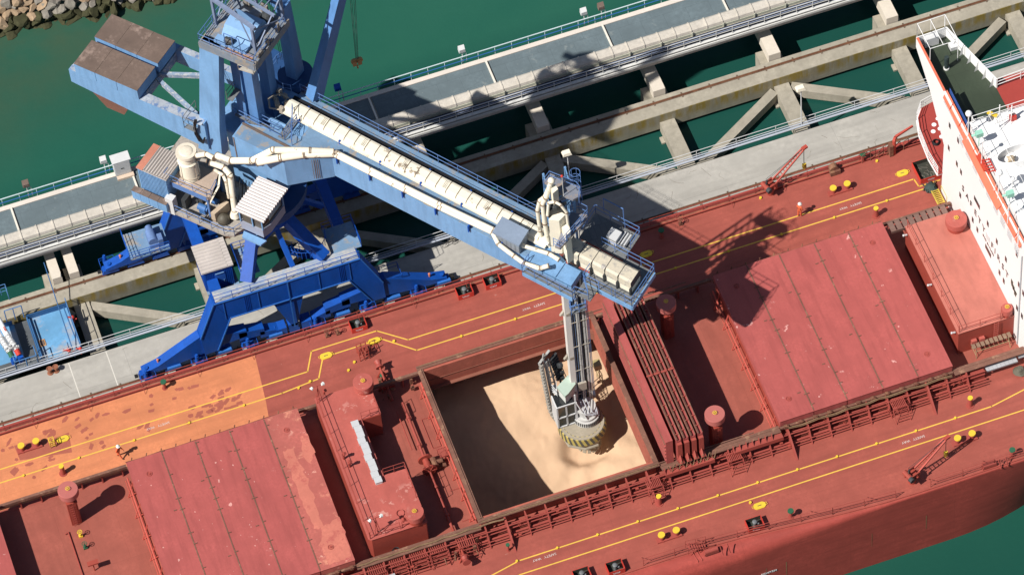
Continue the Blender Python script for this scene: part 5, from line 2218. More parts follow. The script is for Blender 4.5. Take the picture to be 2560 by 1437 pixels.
def corrugated(g, f_axis, x0_, x1_, y0_, y1_, z, n, along='x', a=.04):
    """sheet with rounded ridges; along = direction of the ridges"""
    m = n * 6
    vs = []
    for i in range(m + 1):
        q = i / m
        zz = z + a * math.sin(q * n * 2 * math.pi)
        if along == 'x':
            y = y0_ + (y1_ - y0_) * q
            vs += [(x0_, y, zz), (x1_, y, zz)]
        else:
            x = x0_ + (x1_ - x0_) * q
            vs += [(x, y0_, zz), (x, y1_, zz)]
    fs = [(2 * i, 2 * i + 1, 2 * i + 3, 2 * i + 2) for i in range(m)]
    g.add(vs, fs)


g = MB()
corrugated(g, None, -24.4, -22.1, 7.1, 10.15, 5.22, 9, 'x', .09)
corrugated(g, None, -22.1, -21.6, 7.1, 10.15, 5.23, 9, 'x', .03)
g.box(-24.4, -21.6, 7.1, 10.15, 5.1, 5.13)
CP('roof', g, CORR, ht)
g = MB()
g.box(-23.3, -22.4, 7.19, 7.209, 2.5, 4.5)
hd_ = CP('door', g, paint('door_blue', (.02, .1, .42), .15), ht)
g = MB()
g.box(-23.25, -22.5, 7.12, 7.18, 4.5, 4.56)
g.box(-22.6, -22.55, 7.15, 7.18, 3.2, 3.5)
CP('door_frame', g, BLUEL, ht)

# ---- slewing upper works, level parts
VOFF = Vector((0, 0, 0))
g = MB(fL)
g.box(-2.4, 1.8, .2, 2.5, 6.46, 17.2)
g.box(-2.6, 5.0, .3, 2.5, 15.5, 17.4)
CP('slewing_column', g, BLUEL)
g = MB()
c = fL(-.6, .95, 0)
g.tube((c[0], c[1], 6.46), (c[0], c[1], 7.2), 3.5, 48, 3.9)
g.tube((c[0], c[1], 7.2), (c[0], c[1], 7.94), 3.9, 48)
CP('turntable', g, paint('night_blue_table', (.015, .06, .2), .2, rust=.7, rcol=(.1, .1, .1)), smooth=True)
g = MB(fL)
g.path([(.2, -1.6, 8.3), (1.6, -2.4, 8.3), (2.4, -2.2, 8.2)], .12, 8)
g.box(-.2, .4, -2.0, -.4, 7.95, 9.6)
g.box(.5, 1.0, -1.2, .2, 7.95, 9.2)
for k in range(7):
    g.tube((-1.2 + k * .3, -1.3, 8.2), (-1.0 + k * .3, -.9, 10.8), .04, 5)
CP('base_pipework', g, DGREY)
g = MB(fL)
g.prism([(-9.0, -4.9), (-.4, -4.9), (.4, -4.6), (1.0, -3.0), (.6, -2.2), (.6, 2.6), (-9.0, 2.6)], 7.95, 8.2)
CP('lower_platform', g, paint('platform_steel', (.36, .33, .3), .2, rust=.55, rcol=(.24, .18, .14), plates=(.9, .9, .03), rough=.8))
g = MB(fL)
g.rail([(-5.2, -4.85, 8.2), (-.4, -4.85, 8.2), (.4, -4.55, 8.2), (.95, -3.2, 8.2)], 1.0, 1.1, .028, 2)
CP('platform_rail', g, BLUER)
g = MB(fL)
g.prism([(-6.3, -4.0), (-2.2, -4.0), (-1.95, -3.7), (-2.1, -2.6), (-2.7, -1.4), (-6.0, -1.4)], 10.75, 11.0)
up = CP('silo_platform', g, paint('platform_tan', (.42, .33, .27), .2, rust=.55, rcol=(.5, .42, .35), rough=.85))
g = MB(fL)
g.box(-6.3, -2.3, -4.04, -4.0, 10.5, 11.06)
g.rail([(-6.3, -3.4, 11), (-6.3, -4.0, 11), (-2.2, -4.0, 11), (-1.95, -3.7, 11), (-2.1, -2.6, 11)], 1.0, 1.2, .026, 2)
for a, b in ((-6.2, -3.9), (-2.3, -3.9), (-6.2, -1.6), (-2.6, -1.6)):
    g.box(a - .09, a + .09, b - .09, b + .09, 8.21, 10.74)
CP('silo_platform_rail', g, BLUER)
g = MB(fL)
g.loft([(-2.2, -3.9, 9.9), (-2.4, -2.6, 9.9), (-2.9, -1.6, 9.9), (-3.0, -1.6, 9.9), (-2.6, -3.9, 9.9)], [(-1.8, -3.7, 11.0), (-1.95, -2.5, 11.0), (-2.6, -1.3, 11.0), (-2.75, -1.4, 11), (-2.0, -3.7, 11)])
CP('cream_shroud', g, CREAM)
# machine house
g = MB(fL)
g.box(-8.6, -5.8, -4.5, -1.95, 9.1, 11.9)
for k in range(19):
    g.box(-8.5 + k * .145, -8.44 + k * .145, -4.54, -4.501, 9.15, 11.85)
mh = CP('machine_house', g, BLUEL)
g = MB(fL)
corrugated(g, None, -8.0, -5.7, -4.6, -1.85, 12.04, 9, 'y', .09)
g.box(-8.65, -5.7, -4.6, -1.85, 11.9, 11.94)
CP('roof', g, CORR, mh)
g = MB(fL)
g.box(-8.65, -8.02, -4.6, -1.85, 11.945, 12.04)
CP('orange_roof_strip', g, paint('salmon_strip', (.5, .2, .14), .15), mh)
# ballast boxes
for k in range(4):
    a = -9.1 + k * .86
    g = MB(fL)
    g.prism([(a, -5.25), (a + .83, -5.25), (a + .83, -4.75), (a, -4.75)], 8.3, 9.35)
    bb = CP('ballast_box', g, BLUEL)
    g = MB(fL)
    g.box(a, a + .83, -5.27, -4.73, 9.352, 9.4)
    CP('rusted_top', g, BROWNC, bb)
g = MB(fL)
g.box(-5.95, -5.2, -4.95, -4.35, 7.9, 9.9)
CP('white_cabinet', g, LGREY)
# silo with its lid
sc = fL(-4.65, -2.65, 0)
g = MB()
g.tube((sc[0], sc[1], 11.02), (sc[0], sc[1], 13.2), .8, 24)
g.tube((sc[0], sc[1], 13.2), (sc[0], sc[1], 13.35), .86, 24, .74)
g.tube((sc[0], sc[1], 13.35), (sc[0], sc[1], 14.1), .74, 24)
si = CP('silo', g, CREAM, smooth=True)
g = MB()
g.tube((sc[0], sc[1], 14.1), (sc[0], sc[1], 14.35), .9, 28, .86)
g.ball((sc[0], sc[1], 14.34), .6, .22, 20, 4, half=True)
CP('lid', g, paint('cream_grey', (.68, .62, .52), .12), si, True)
g = MB()
for a in (3.6, 5.2, 5.6):
    g.tube((sc[0] + .84 * math.cos(a), sc[1] + .84 * math.sin(a), 11.1), (sc[0] + .8 * math.cos(a), sc[1] + .8 * math.sin(a), 13.1), .03, 5)
g.ring((sc[0], sc[1], 11.5), .84, .03, 20)
CP('silo_fittings', g, paint('tan_metal', (.5, .42, .34), .2), si)


def pipe(name, pts, r, mat=CREAM, flanges=True):
    g = MB()
    g.path(pts, r, 12)
    o = CP(name, g, mat, smooth=True)
    if flanges:
        g = MB()
        for a, b in zip(pts, pts[1:]):
            a, b = Vector(a), Vector(b)
            L = (b - a).length
            n = max(1, int(L / 2.6))
            for k in range(n + 1):
                c = a.lerp(b, min(.98, max(.02, k / n)))
                d = (b - a).normalized() * .03
                g.tube(c - d, c + d, r * 1.16, 12)
        CP('flanges', g, paint('flange_brown', (.3, .22, .16), .3), o)
    return o


zq = lambda x, y: (330 + x / 5.131, 360 + y / 5.131)
pipe('down_pipe', [P(*zq(1000, 235), 13.2), P(*zq(1180, 300), 13.0), P(*zq(1260, 400), 12.7), P(*zq(1320, 860), 9.0)], .26)
pipe('thin_down_pipe', [P(*zq(1050, 330), 12.6), P(*zq(1170, 400), 12.4), P(*zq(1205, 480), 12.0), P(*zq(1245, 690), 9.8)], .14)
g = MB()
c = P(*zq(1316, 880), 9.0)
g.tube((c.x, c.y, 8.6), (c.x, c.y, 9.1), .45, 18, .3)
CP('pipe_bell', g, CREAM, smooth=True)
c1 = P(*zq(835, 190), 13.4)
pipe('outlet_pipe', [c1, P(*zq(960, 215), 13.3)], .17, paint('galvanised', (.35, .33, .3), .3))
pipe('suction_pipe', [P(*zq(830, 150), 15.0), P(*zq(960, 130), 15.6), P(*zq(1060, 190), 16.0)], .22, CREAM)
pipe('suction_pipe', [P(*zq(1090, 150), 17.8), P(*zq(1280, 215), 18.4), P(*zq(1540, 215), 19.5), P(*zq(1810, 78), 20.8), P(775, 377, 20.6), P(835, 380, 20.3)], .28)
pipe('suction_pipe', [P(*zq(1600, 238), 19.8), P(*zq(1900, 178), 20.4), P(*zq(2200, 135), 20.4), P(836, 384, 20.2)], .31)
# cluttered machinery on the lower platform
g = MB(fL)
g.box(-4.9, -4.5, -4.2, -3.3, 8.2, 9.4)
g.box(-4.4, -3.2, -4.3, -4.2, 8.21, 8.5)
g.box(-2.9, -2.1, -4.5, -4.4, 8.21, 8.6)
for k in range(4):
    g.tube((-2.6 + k * .2, -4.3, 8.4), (-2.6 + k * .2, -3.5, 8.4), .05, 6)
g.box(-3.4, -.6, -2.3, -2.2, 8.21, 9.9)
for i in range(14):
    rr_ = random.Random(i)
    a, b = rr_.uniform(-5, -1.6), rr_.uniform(-3.4, -1.8)
    g.box(a, a + rr_.uniform(.1, .5), b, b + rr_.uniform(.1, .4), 8.21, 8.4 + rr_.uniform(.1, .9))
CP('hydraulic_unit', g, DGREY)
g = MB(fL)
g.tube((-3.5, -3.75, 8.85), (-2.75, -3.75, 8.85), .3, 16)
g.tube((-2.75, -3.75, 8.85), (-2.6, -3.75, 8.85), .2, 16)
g.box(-3.4, -2.8, -3.95, -3.55, 8.2, 8.6)
g.tube((-2.9, -2.8, 9.0), (-2.2, -2.8, 9.0), .26, 14)
CP('pump_motor', g, paint('motor_blue', (.06, .17, .42), .15), smooth=True)
g = MB(fL)
g.loft([(-2.0, -4.2, 8.3), (-1.6, -4.2, 8.3), (-1.2, -2.6, 8.3), (-1.6, -2.6, 8.3)], [(-2.0, -4.2, 9.4), (-1.6, -4.2, 9.4), (-1.2, -2.6, 9.4), (-1.6, -2.6, 9.4)])
CP('belt_guard', g, paint('tan_guard', (.5, .4, .3), .15))
g = MB(fL)
g.ball((-1.1, -3.8, 8.5), .55, 1.1, 12, 6)
CP('covered_pump', g, paint('olive_cover', (.1, .09, .07), .3), smooth=True)

# ---- driver's cab
g = MB(fL)
g.prism([(.75, -3.9), (2.9, -3.9), (3.15, -3.1), (3.15, -.9), (.9, -.9)], 8.6, 9.6)
g.prism([(.9, -3.5), (2.7, -3.5), (2.9, -3.0), (2.9, -1.0), (1.0, -1.0)], 10.9, 11.3)
cb = CP('driver_cab', g, paint('cab_grey', (.3, .33, .42), .1))
g = MB(fL)
g.prism([(.95, -3.8), (2.8, -3.8), (3.0, -3.0), (3.0, -1.0), (1.0, -1.0)], 9.6, 10.9)
CP('cab_glazing', g, paint('amber_glass', (.1, .085, .06), .3, rough=.15, spec=.6), cb)
g = MB(fL)
corrugated(g, None, .6, 3.45, -4.25, -.45, 11.55, 13, 'x', .09)
g.box(.6, 3.45, -4.25, -.45, 11.38, 11.42)
CP('cab_roof', g, paint('bright_corrugated', (.62, .58, .58), .1, rust=.68, rcol=(.35, .3, .26)), cb)
g = MB(fL)
for a, b in ((.8, -3.9), (2.9, -3.85), (3.1, -.95), (.95, -.95), (2.0, -3.9)):
    g.box(a - .05, a + .05, b - .05, b + .05, 9.6, 11.38)
g.prism([(1.2, -4.6), (3.0, -4.6), (3.2, -4.0), (1.0, -4.0)], 8.3, 8.5)
g.bar((2.2, -3.6, 8.5), (1.2, -1.5, 7.6), .5)
CP('cab_frame', g, BLUEL, cb)

# ---- boom and superstructure root
g = MB(fB)
g.loft([(5.9, -.95, -2.5), (5.9, 2.55, -2.5), (5.9, 2.55, 0), (5.9, -.95, 0)], [(24, -.95, -2.4), (24, 2.55, -2.4), (24, 2.55, 0), (24, -.95, 0)])
g.loft([(24.01, -.95, -2.4), (24.01, 2.55, -2.4), (24.01, 2.55, 0), (24.01, -.95, 0)], [(29.4, -1.3, -1.2), (29.4, .4, -1.2), (29.4, .4, 0), (29.4, -1.3, 0)])
g.loft([(1.2, -3.45, -3.3), (5.85, -3.3, -3.3), (8.9, -.96, -2.6), (8.9, -.6, -2.6), (5.4, -.6, -3.3), (1.2, -1.9, -3.3)],
       [(1.2, -3.45, 0), (5.85, -3.3, 0), (8.9, -.96, 0), (8.9, -.6, 0), (5.4, -.6, 0), (1.2, -1.9, 0)])
g.box(-2.2, 5.85, 1.95, 2.75, -2.4, 0)
g.box(4.2, 5.85, -.59, 1.94, -2.2, -.1)
boom = CP('boom', g, BLUEL)
g = MB(fB)
g.box(5.9, 26.6, -.9, 2.5, .004, .02)
g.loft([(1.3, -3.4, .004), (5.8, -3.25, .004), (8.85, -.94, .004), (5.9, -.91, .004), (5.4, -.7, .004), (1.3, -2.0, .004)],
       [(1.3, -3.4, .02), (5.8, -3.25, .02), (8.85, -.94, .02), (5.9, -.91, .02), (5.4, -.7, .02), (1.3, -2.0, .02)])
CP('boom_top_plate', g, BLUEW, boom)
g = MB(fB)
g.box(1.3, 5.6, -2.1, -1.95, .02, .16)
for k in range(4):
    g.box(8.0 - k * .12, 8.04 - k * .12, -1.75 - k * .1, -1.72 - k * .1, -2.5, -.05)
g.box(1.25, 1.35, -3.48, -3.45, -3.2, -.1)
CP('boom_ribs', g, BROWNC, boom)
g = MB(fB)
g.box(3.6, 27.2, 2.56, 3.15, -.12, -.06)
g.box(3.6, 27.2, 2.56, 2.6, -.2, .12)
CP('boom_walkway', g, BLUEW, boom)
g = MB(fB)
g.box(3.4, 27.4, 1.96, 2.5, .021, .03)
CP('conveyor_shade_strip', g, RUBBER, boom)  # black strip painted where the conveyor's shadow falls on the boom
g = MB(fB)
g.rail([(3.6, 3.1, -.05), (27.2, 3.1, -.05)], 1.05, 1.85, .028, 2)
g.rail([(4.2, 1.0, 0.3), (5.7, -1.7, .0)], 1.0, 1.3, .028, 2)
CP('boom_rail', g, BLUER, boom)
# covered conveyor on the boom
g = MB(fB)
g.box(3.4, 27.5, .6, 1.88, .1, .42)
g.box(3.4, 27.5, .4, .6, .2, .34)
cv = CP('boom_conveyor', g, CREAM)
g = MB(fB)
t_ = 3.5
while t_ < 27.3:
    sec = [(.66, .42), (.72, .56), (.9, .62), (1.55, .64), (1.78, .56), (1.82, .42)]
    g.loft([(t_ + .03, s_, h_) for s_, h_ in sec], [(t_ + .9, s_, h_) for s_, h_ in sec])
    t_ += .93
CP('hood_sections', g, CREAM, cv)
g = MB(fB)
t_ = 3.5
while t_ < 27.3:
    sec = [(.64, .42), (.7, .585), (.89, .645), (1.56, .665), (1.8, .58), (1.86, .42)]
    g.loft([(t_ - .03, s_, h_) for s_, h_ in sec], [(t_ + .03, s_, h_) for s_, h_ in sec])
    t_ += .93
CP('hood_joints', g, paint('joint_dark', (.2, .16, .12), .3), cv)
g = MB(fB)
k = 0
t_ = 6.8
while t_ < 27:
    for i in range(3):
        for j in range(6):
            g.box(t_ + i * .11, t_ + .05 + i * .11, .92 + j * .12, .97 + j * .12, .625, .65)
    t_ += 3.72
CP('bolt_holes', g, DGREY, cv)
g = MB(fB)
t_ = 5.0
while t_ < 27:
    g.box(t_, t_ + .15, .4, .56, 0.01, .4)
    g.box(t_, t_ + .15, 1.9, 2.0, 0.01, .4)
    t_ += 3.72
CP('conveyor_foot', g, BLUED, cv)
# root end gear of the conveyor
g = MB(fB)
g.path([(3.4, .6, .3), (2.5, .2, .4), (2.0, .9, .5), (2.6, 1.7, .6), (3.4, 1.7, .6)], .07, 6)
for i in range(10):
    rr_ = random.Random(50 + i)
    a, b = rr_.uniform(2.0, 3.3), rr_.uniform(.3, 1.9)
    g.box(a, a + .3, b, b + .25, .1, .3 + rr_.uniform(.1, .5))
CP('conveyor_drive', g, paint('tan_drive', (.5, .43, .34), .3))
g = MB(fB)
g.box(-1.5, 4.2, -1.85, 1.9, -2.6, -2.3)
g.box(-1.2, 4.2, -.2, .1, -2.3, -1.2)
g.box(3.0, 5.6, -1.0, -.6, -.6, -.4)
g.path([(2.6, -.3, -.4), (5.4, -.1, -.4)], .22, 8)
CP('root_crossbeam', g, BLUEL)
g = MB(fB)
g.box(.2, 4.6, -1.5, -.9, -.3, -.25)
for k in range(10):
    g.box(.2 + k * .44, .24 + k * .44, -1.5, -.9, -.25, -.22)
g.box(4.3, 4.9, -1.6, .5, .0, .06)
CP('root_walkway', g, GRATE)
g = MB(fB)
g.rail([(.2, -1.5, -.25), (4.6, -1.5, -.25)], 1.0, 1.0, .028, 2)
g.rail([(.2, -.9, -.25), (4.3, -.9, -.25)], 1.0, 1.0, .028, 2)
g.rail([(4.95, -1.6, .05), (4.95, .4, .05)], 1.1, .9, .03, 3)
CP('root_walkway_rail', g, BLUER)
# suction pipes along the near edge of the boom
pipe('suction_pipe', [PB(838, 379, .75), PB(1100, 510, .75), PB(1236, 574, .75), PB(1258, 594, .7), PB(1285, 607, .7), PB(1372, 634, .6), PB(1398, 650, .6)], .17)
pipe('suction_pipe', [PB(838, 388, .6), PB(1100, 520, .6), PB(1232, 582, .6), PB(1246, 610, .4), PB(1285, 640, .3), PB(1310, 658, .2), PB(1350, 671, .3), PB(1372, 664, .6)], .19)
g = MB(fB)
for k in range(6):
    a = 9.4 + k * 3.0
    g.box(a, a + .1, -1.15, -.7, -.3, .45)
CP('pipe_bracket', g, BLUED)
# flexible black hoses at the column
for k in range(3):
    g = MB()
    g.path([P(487 + k * 2, 300, 21.5), P(484 + k * 2, 318, 20.6), P(488 + k * 2, 335, 19.4), P(498 + k * 3, 352, 18.6), P(508, 358 - k * 3, 18.8), P(512, 345, 19.6)], .07, 7)
    CP('black_hose', g, RUBBER, smooth=True)

# ---- counterweight frame
g = MB(fL)
g.loft([(-14.2, -3.85, 19.4), (-14.2, -3.3, 19.4), (-14.2, -3.3, 21.0), (-14.2, -3.85, 21.0)], [(-1.4, -3.55, 17.6), (-1.4, -2.9, 17.6), (-1.4, -2.9, 21.0), (-1.4, -3.55, 21.0)])
CP('counterweight_beam', g, BLUEL)
g = MB(fL)
g.box(-14.1, -1.4, 1.8, 2.4, 19.3, 21.0)
CP('counterweight_beam', g, BLUEL)
g = MB(fL)
g.box(-14.15, -1.5, -3.82, -3.0, 21.002, 21.03)
g.box(-7.4, -1.5, 1.82, 2.38, 21.002, 21.03)
CP('worn_beam_tops', g, paint('worn_blue_white', (.36, .4, .46), .25, rust=.5, rcol=(.12, .2, .38), rscale=2), None)
g = MB(fL)
g.bar((-7.5, -.7, 20.6), (-3.4, 1.2, 20.6), .3, .4)
g.bar((-7.3, -1.2, 20.6), (-2.6, -2.8, 20.6), .3, .4)
g.box(-14.0, -13.7, -3.3, 1.8, 19.6, 20.6)
g.box(-7.9, -7.5, -3.3, 1.8, 19.6, 20.6)
CP('frame_brace', g, paint('brace_blue', (.25, .33, .45), .2, rust=.5, rcol=(.5, .5, .5), rscale=3))
for r_, (s0, s1) in enumerate(((-3.9, -1.2), (-.8, 1.8))):
    for k in range(3):
        a = -13.45 + k * 2.04
        g = MB(fL)
        g.box(a, a + 2.0, s0, s1, 21.04, 22.2)
        cw = CP('counterweight_block', g, BLUEL)
        g = MB(fL)
        g.box(a - .01, a + 2.01, s0 - .01, s1 + .01, 22.202, 22.24)
        CP('rusted_lid', g, BROWNC, cw)
g = MB(fL)
g.loft([(-12.9, -3.6, 19.35), (-8.6, -3.6, 19.35), (-8.6, 1.6, 19.35), (-12.9, 1.6, 19.35)], [(-11.9, -2.9, 16.2), (-10.2, -2.9, 16.2), (-10.2, 1.0, 16.2), (-11.9, 1.0, 16.2)])
CP('hanging_ballast', g, paint('ballast_brown', (.22, .1, .07), .2))

# ---- tall column, back columns and the head platform
g = MB(fL)
A_ = [(-2.65, -3.35), (-.35, -3.35), (-.35, -2.35), (-2.65, -2.35)]
B_ = [(-2.1, -3.2), (-.2, -3.2), (-.2, -2.3), (-2.1, -2.3)]
C_ = [(-1.1, -2.65), (.7, -2.65), (.7, -1.9), (-1.1, -1.9)]
D_ = [(-.95, -2.3), (.65, -2.3), (.65, -1.8), (-.95, -1.8)]
g.loft([(a, b, 16.8) for a, b in A_], [(a, b, 20.6) for a, b in B_])
g.loft([(a, b, 20.6) for a, b in B_], [(a, b, 30.1) for a, b in C_])
g.loft([(a, b, 30.1) for a, b in C_], [(a, b, 30.7) for a, b in D_])
CP('tall_column', g, BLUEL)
for (a, b, wd) in ((.7, -.7, .42), (1.9, -.8, .42), (1.6, 1.6, .45)):
    g = MB(fL)
    g.loft([(a - wd, b - wd, 17.5), (a + wd, b - wd, 17.5), (a + wd, b + wd, 17.5), (a - wd, b + wd, 17.5)], [(a - wd + .15, b - wd, 30.4), (a + wd + .15, b - wd, 30.4), (a + wd + .15, b + wd, 30.4), (a - wd + .15, b + wd, 30.4)])
    CP('back_column', g, paint('shade_darkened_blue', (.1, .235, .5), .12, rust=.68, rcol=(.16, .26, .4), streak=(2, 2, .3), spec=.4))  # light blue paint darkened: the shade on these columns is in the colour
g = MB(fL)
g.box(-1.0, 4.1, -2.7, 2.4, 30.55, 30.7)
g.box(-1.0, 4.1, -2.75, -2.6, 30.1, 30.95)
g.box(-1.1, -.95, -2.7, 2.4, 30.1, 30.7)
g.box(4.1, 4.2, -2.7, 2.4, 30.1, 30.9)
hp = CP('head_platform', g, paint('head_deck_blue', (.2, .24, .3), .25, rust=.5, rcol=(.3, .26, .22)))
g = MB(fL)
g.rail([(-1.0, 2.4, 30.7), (-1.0, -2.65, 30.7), (4.1, -2.65, 30.7), (4.1, 2.0, 30.7)], 1.1, 1.1, .03, 2)
g.rail([(1.2, -2.2, 30.7), (2.6, -2.2, 30.7)], 1.9, .7, .04, 1)
CP('head_rail', g, BLUER, hp)
g = MB(fL)
sec = [(-1.4, 30.72), (-1.4, 31.0), (-.8, 31.7), (.1, 31.9), (1.0, 31.6), (1.3, 30.72)]
g.loft([(.3, s_, h_) for s_, h_ in sec], [(2.9, s_, h_) for s_, h_ in sec])
g.box(.0, 2.9, -2.1, -1.42, 30.71, 31.0)
CP('winch_hood', g, paint('hood_blue', (.2, .36, .6), .12, speck=.6, spcol=(.1, .1, .1)), hp)
g = MB(fL)
g.ball((1.2, -1.75, 31.1), .38, .8, 12, 5)
g.tube((.9, -1.75, 31.2), (1.6, -1.75, 31.2), .25, 10)
g.ball((2.6, 1.7, 31.0), .6, 1, 12, 5)
CP('winch_motor', g, DGREY, hp)
g = MB(fL)
g.box(1.1, 3.6, -2.5, -1.9, 30.705, 30.74)
CP('tan_cover_plate', g, paint('tan_plate', (.42, .25, .17), .2), hp)
g = MB(fL)
for a, b in ((-.8, -.5), (3.6, -1.6), (-.8, 2.2), (3.8, 2.2), (1.2, 2.4)):
    g.box(a - .1, a + .1, b - .1, b + .1, 30.7, 34.0)
g.bar((-.9, -.5, 34), (3.9, -1.6, 34), .28)
g.bar((-.9, -.3, 34), (-.9, 2.3, 34), .2)
g.bar((-.9, 1.0, 34), (4.6, .2, 34), .2)
g.bar((-.8, 2.3, 34), (3.9, 2.3, 34), .25)
g.bar((3.6, -1.6, 30.9), (1.4, -.6, 34), .09)
g.bar((3.6, -1.6, 31.0), (3.8, 2.2, 33.6), .1)
g.bar((3.6, -1.6, 33.6), (3.8, 2.2, 31), .1)
g.bar((-.8, -.5, 30.9), (-.8, 2.2, 33.5), .09)
g.bar((-.8, -.5, 33.5), (-.8, 2.2, 31), .09)
for k in range(9):
    g.bar((-.6 + k * .5, .6, 34.02), (-.5 + k * .5, 2.2, 34.02), .07)
g.bar((-2.0, 1.6, 34.0), (.2, 1.7, 34.1), .7, .12)
CP('gantry_frame', g, paint('frame_blue_grey', (.19, .24, .36), .2), hp)
g = MB(fL)
for i in range(16):
    rr_ = random.Random(80 + i)
    a, b = rr_.choice(((3.9, rr_.uniform(-2.4, 2)), (rr_.uniform(0, 3.8), 2.1)))
    g.box(a, a + .25, b, b + .2, 30.8, 31 + rr_.uniform(.1, .9))
CP('cable_clutter', g, paint('clutter', (.3, .27, .24), .4), hp)
g = MB(fL)
SG = [(596, 172), (634, 184), (653, 160), (628, 152)]
for u, v in SG:
    p = P(u, v, 28.6)
    g.v.append((p.x, p.y, 28.5))
g.fn = None
q = [(a[0], a[1]) for a in g.v]
g = MB()
g.prism(q, 28.45, 28.6)
g.rail([(a, b, 28.6) for a, b in (q[0], q[1], q[2])], 1.0, 1.0, .03, 2)
CP('side_stage', g, paint('pale_stage', (.42, .4, .36), .2, rust=.5))
# gratings on both sides of the tall column
g = MB(fL)
for a, b, z in ((-2.6, -3.6, 20.0), (-2.7, -.6, 21.0)):
    g.box(a - .5, a + .5, b - .4, b + 1.5, z, z + .06)
    g.rail([(a + .5, b - .4, z), (a - .5, b - .4, z), (a - .5, b + 1.5, z)], 1.4, 1.0, .028, 2)
g.box(.5, 1.0, -2.4, .4, 24.0, 24.06)
g.rail([(.5, -2.4, 24), (.5, .4, 24)], 1.0, 1.0, .028, 2)
CP('column_grating', g, GRATE)
# service hoist on the far side
hb = P(738, 182, 21.2)
g = MB()
g.tube((hb.x, hb.y, 20.4), (hb.x, hb.y, 21.1), 1.45, 32)
hoist = CP('service_hoist', g, paint('night_blue', (.02, .07, .2), .2), smooth=True)
g = MB()
g.bar((hb.x, hb.y, 21.1), (hb.x - .1, hb.y, 30.2), 1.15, 1.0, up=(UX, UY, 0), w2=.95, h2=.9)
g.bar((hb.x - .1, hb.y, 29.9), (hb.x - 1.9, hb.y + 1.3, 32.6), .9, .8)
CP('hoist_post', g, paint('shade_darkened_blue', (.1, .235, .5), .12, rust=.68, rcol=(.16, .26, .4), streak=(2, 2, .3), spec=.4), hoist)  # light blue post, its shade put into the paint colour
g = MB()
rp = [(hb.x + 1.9 * math.cos(a), hb.y + 1.9 * math.sin(a), 21.0) for a in [1.8 + k * .35 for k in range(8)]]
g.rail(rp, 1.0, 3, .03, 2)
CP('hoist_rail', g, BLUER, hoist)
g = MB()
a = P(786, 242, 20.4)
b = P(866, -75, 32.5)
g.bar(a, b, .95, 1.1, w2=.75, h2=.8)
CP('hoist_jib', g, paint('shade_darkened_blue', (.1, .235, .5), .12, rust=.68, rcol=(.16, .26, .4), streak=(2, 2, .3), spec=.4), hoist)  # jib in the same blue, darkened for shade
g = MB()
for du in (-4, -1, 3, 6):
    g.tube(P(892 + du * .6, 148, 19.2), P(876 + du * 1.6, -60, 32), .02, 4)
for du in (0, 4):
    g.tube(P(702 + du, 150, 22), P(668 + du, -20, 33), .02, 4)
CP('hoist_ropes', g, DGREY, hoist)
g = MB()
c = P(892, 152, 18.8)
for sx in (-.22, .22):
    g.tube((c.x + sx, c.y - .1, 18.8), (c.x + sx, c.y + .1, 18.8), .28, 12)
    g.box(c.x + sx - .16, c.x + sx + .16, c.y - .14, c.y + .14, 18.3, 18.9)
g.tube((c.x, c.y, 18.2), (c.x, c.y, 17.8), .07, 6)
CP('hook_block', g, paint('brass_block', (.5, .32, .13), .25, rust=.6), hoist)
g = MB(fB)
g.box(2.2, 3.6, 2.9, 5.6, -.8, -.5)
g.box(-1.5, 3.4, 2.76, 6.2, -1.6, -1.2)
CP('hoist_base_frame', g, paint('night_blue', (.02, .07, .2), .2))

# ---- boom tip
g = MB(fB)
g.box(31.3, 35.6, -.2, 1.0, -.62, -.52)
g.box(34.9, 35.6, 1.0, 3.5, -.62, -.52)
g.box(26.8, 31.29, -2.0, -1.3, -.62, -.52)
g.box(31.29, 32.6, -1.5, -.21, -.62, -.52)
g.box(29.0, 33.0, 3.2, 5.9, -.62, -.52)
g.box(33.0, 34.9, 2.7, 3.5, -.62, -.52)
tipf = CP('tip_platform', g, GRATE)
g = MB(fB)
g.box(31.3, 35.62, -.26, -.18, -1.0, -.5)
g.box(35.6, 35.7, -.2, 3.5, -1.0, -.5)
g.box(26.8, 31.29, -2.06, -1.98, -.9, -.5)
g.box(29.4, 35.6, .55, .75, -1.3, -.64)
g.box(29.4, 35.6, 2.35, 2.6, -1.3, -.64)
g.box(29.0, 29.1, 2.6, 5.9, -1.0, -.62)
g.box(26.6, 30.8, -1.29, .3, -.9, -.1)
CP('tip_frame', g, BLUEL, tipf)
g = MB(fB)
g.rail([(32.7, -.2, -.5), (35.6, -.2, -.5), (35.6, 3.5, -.5), (30.9, 3.5, -.5)], 1.1, 1.2, .03, 2)
g.rail([(31.3, 1.0, -.5), (31.3, -.2, -.5), (32.4, -1.4, -.5), (31.3, -1.6, -.5), (31.3, -2.0, -.5), (26.8, -2.0, -.5), (26.8, -.9, -.5)], 1.1, 1.1, .03, 2)
g.rail([(31.5, -.2, -.5), (35.0, -.2 + .0, -.5)], 1.1, 1.2, .03, 2)
g.rail([(29.0, 3.3, -.5), (29.0, 5.9, -.5), (33.0, 5.9, -.5), (33.0, 4.4, -.5)], 1.1, 1.2, .03, 2)
g.tube(fB(0, 0, 0) if False else (29.8, 5.9, .4), (29.8, 5.9, 2.0), .04, 5)
g.tube((31.6, 5.9, .4), (31.6, 5.9, 2.0), .04, 5)
g.tube((29.8, 5.9, 2.0), (31.6, 5.9, 2.0), .05, 5)
CP('tip_rail', g, BLUER, tipf)
g = MB(fB)
g.box(29.0, 35.0, .85, 2.3, -.5, .1)
tc = CP('tip_conveyor', g, CREAM)
g = MB(fB)
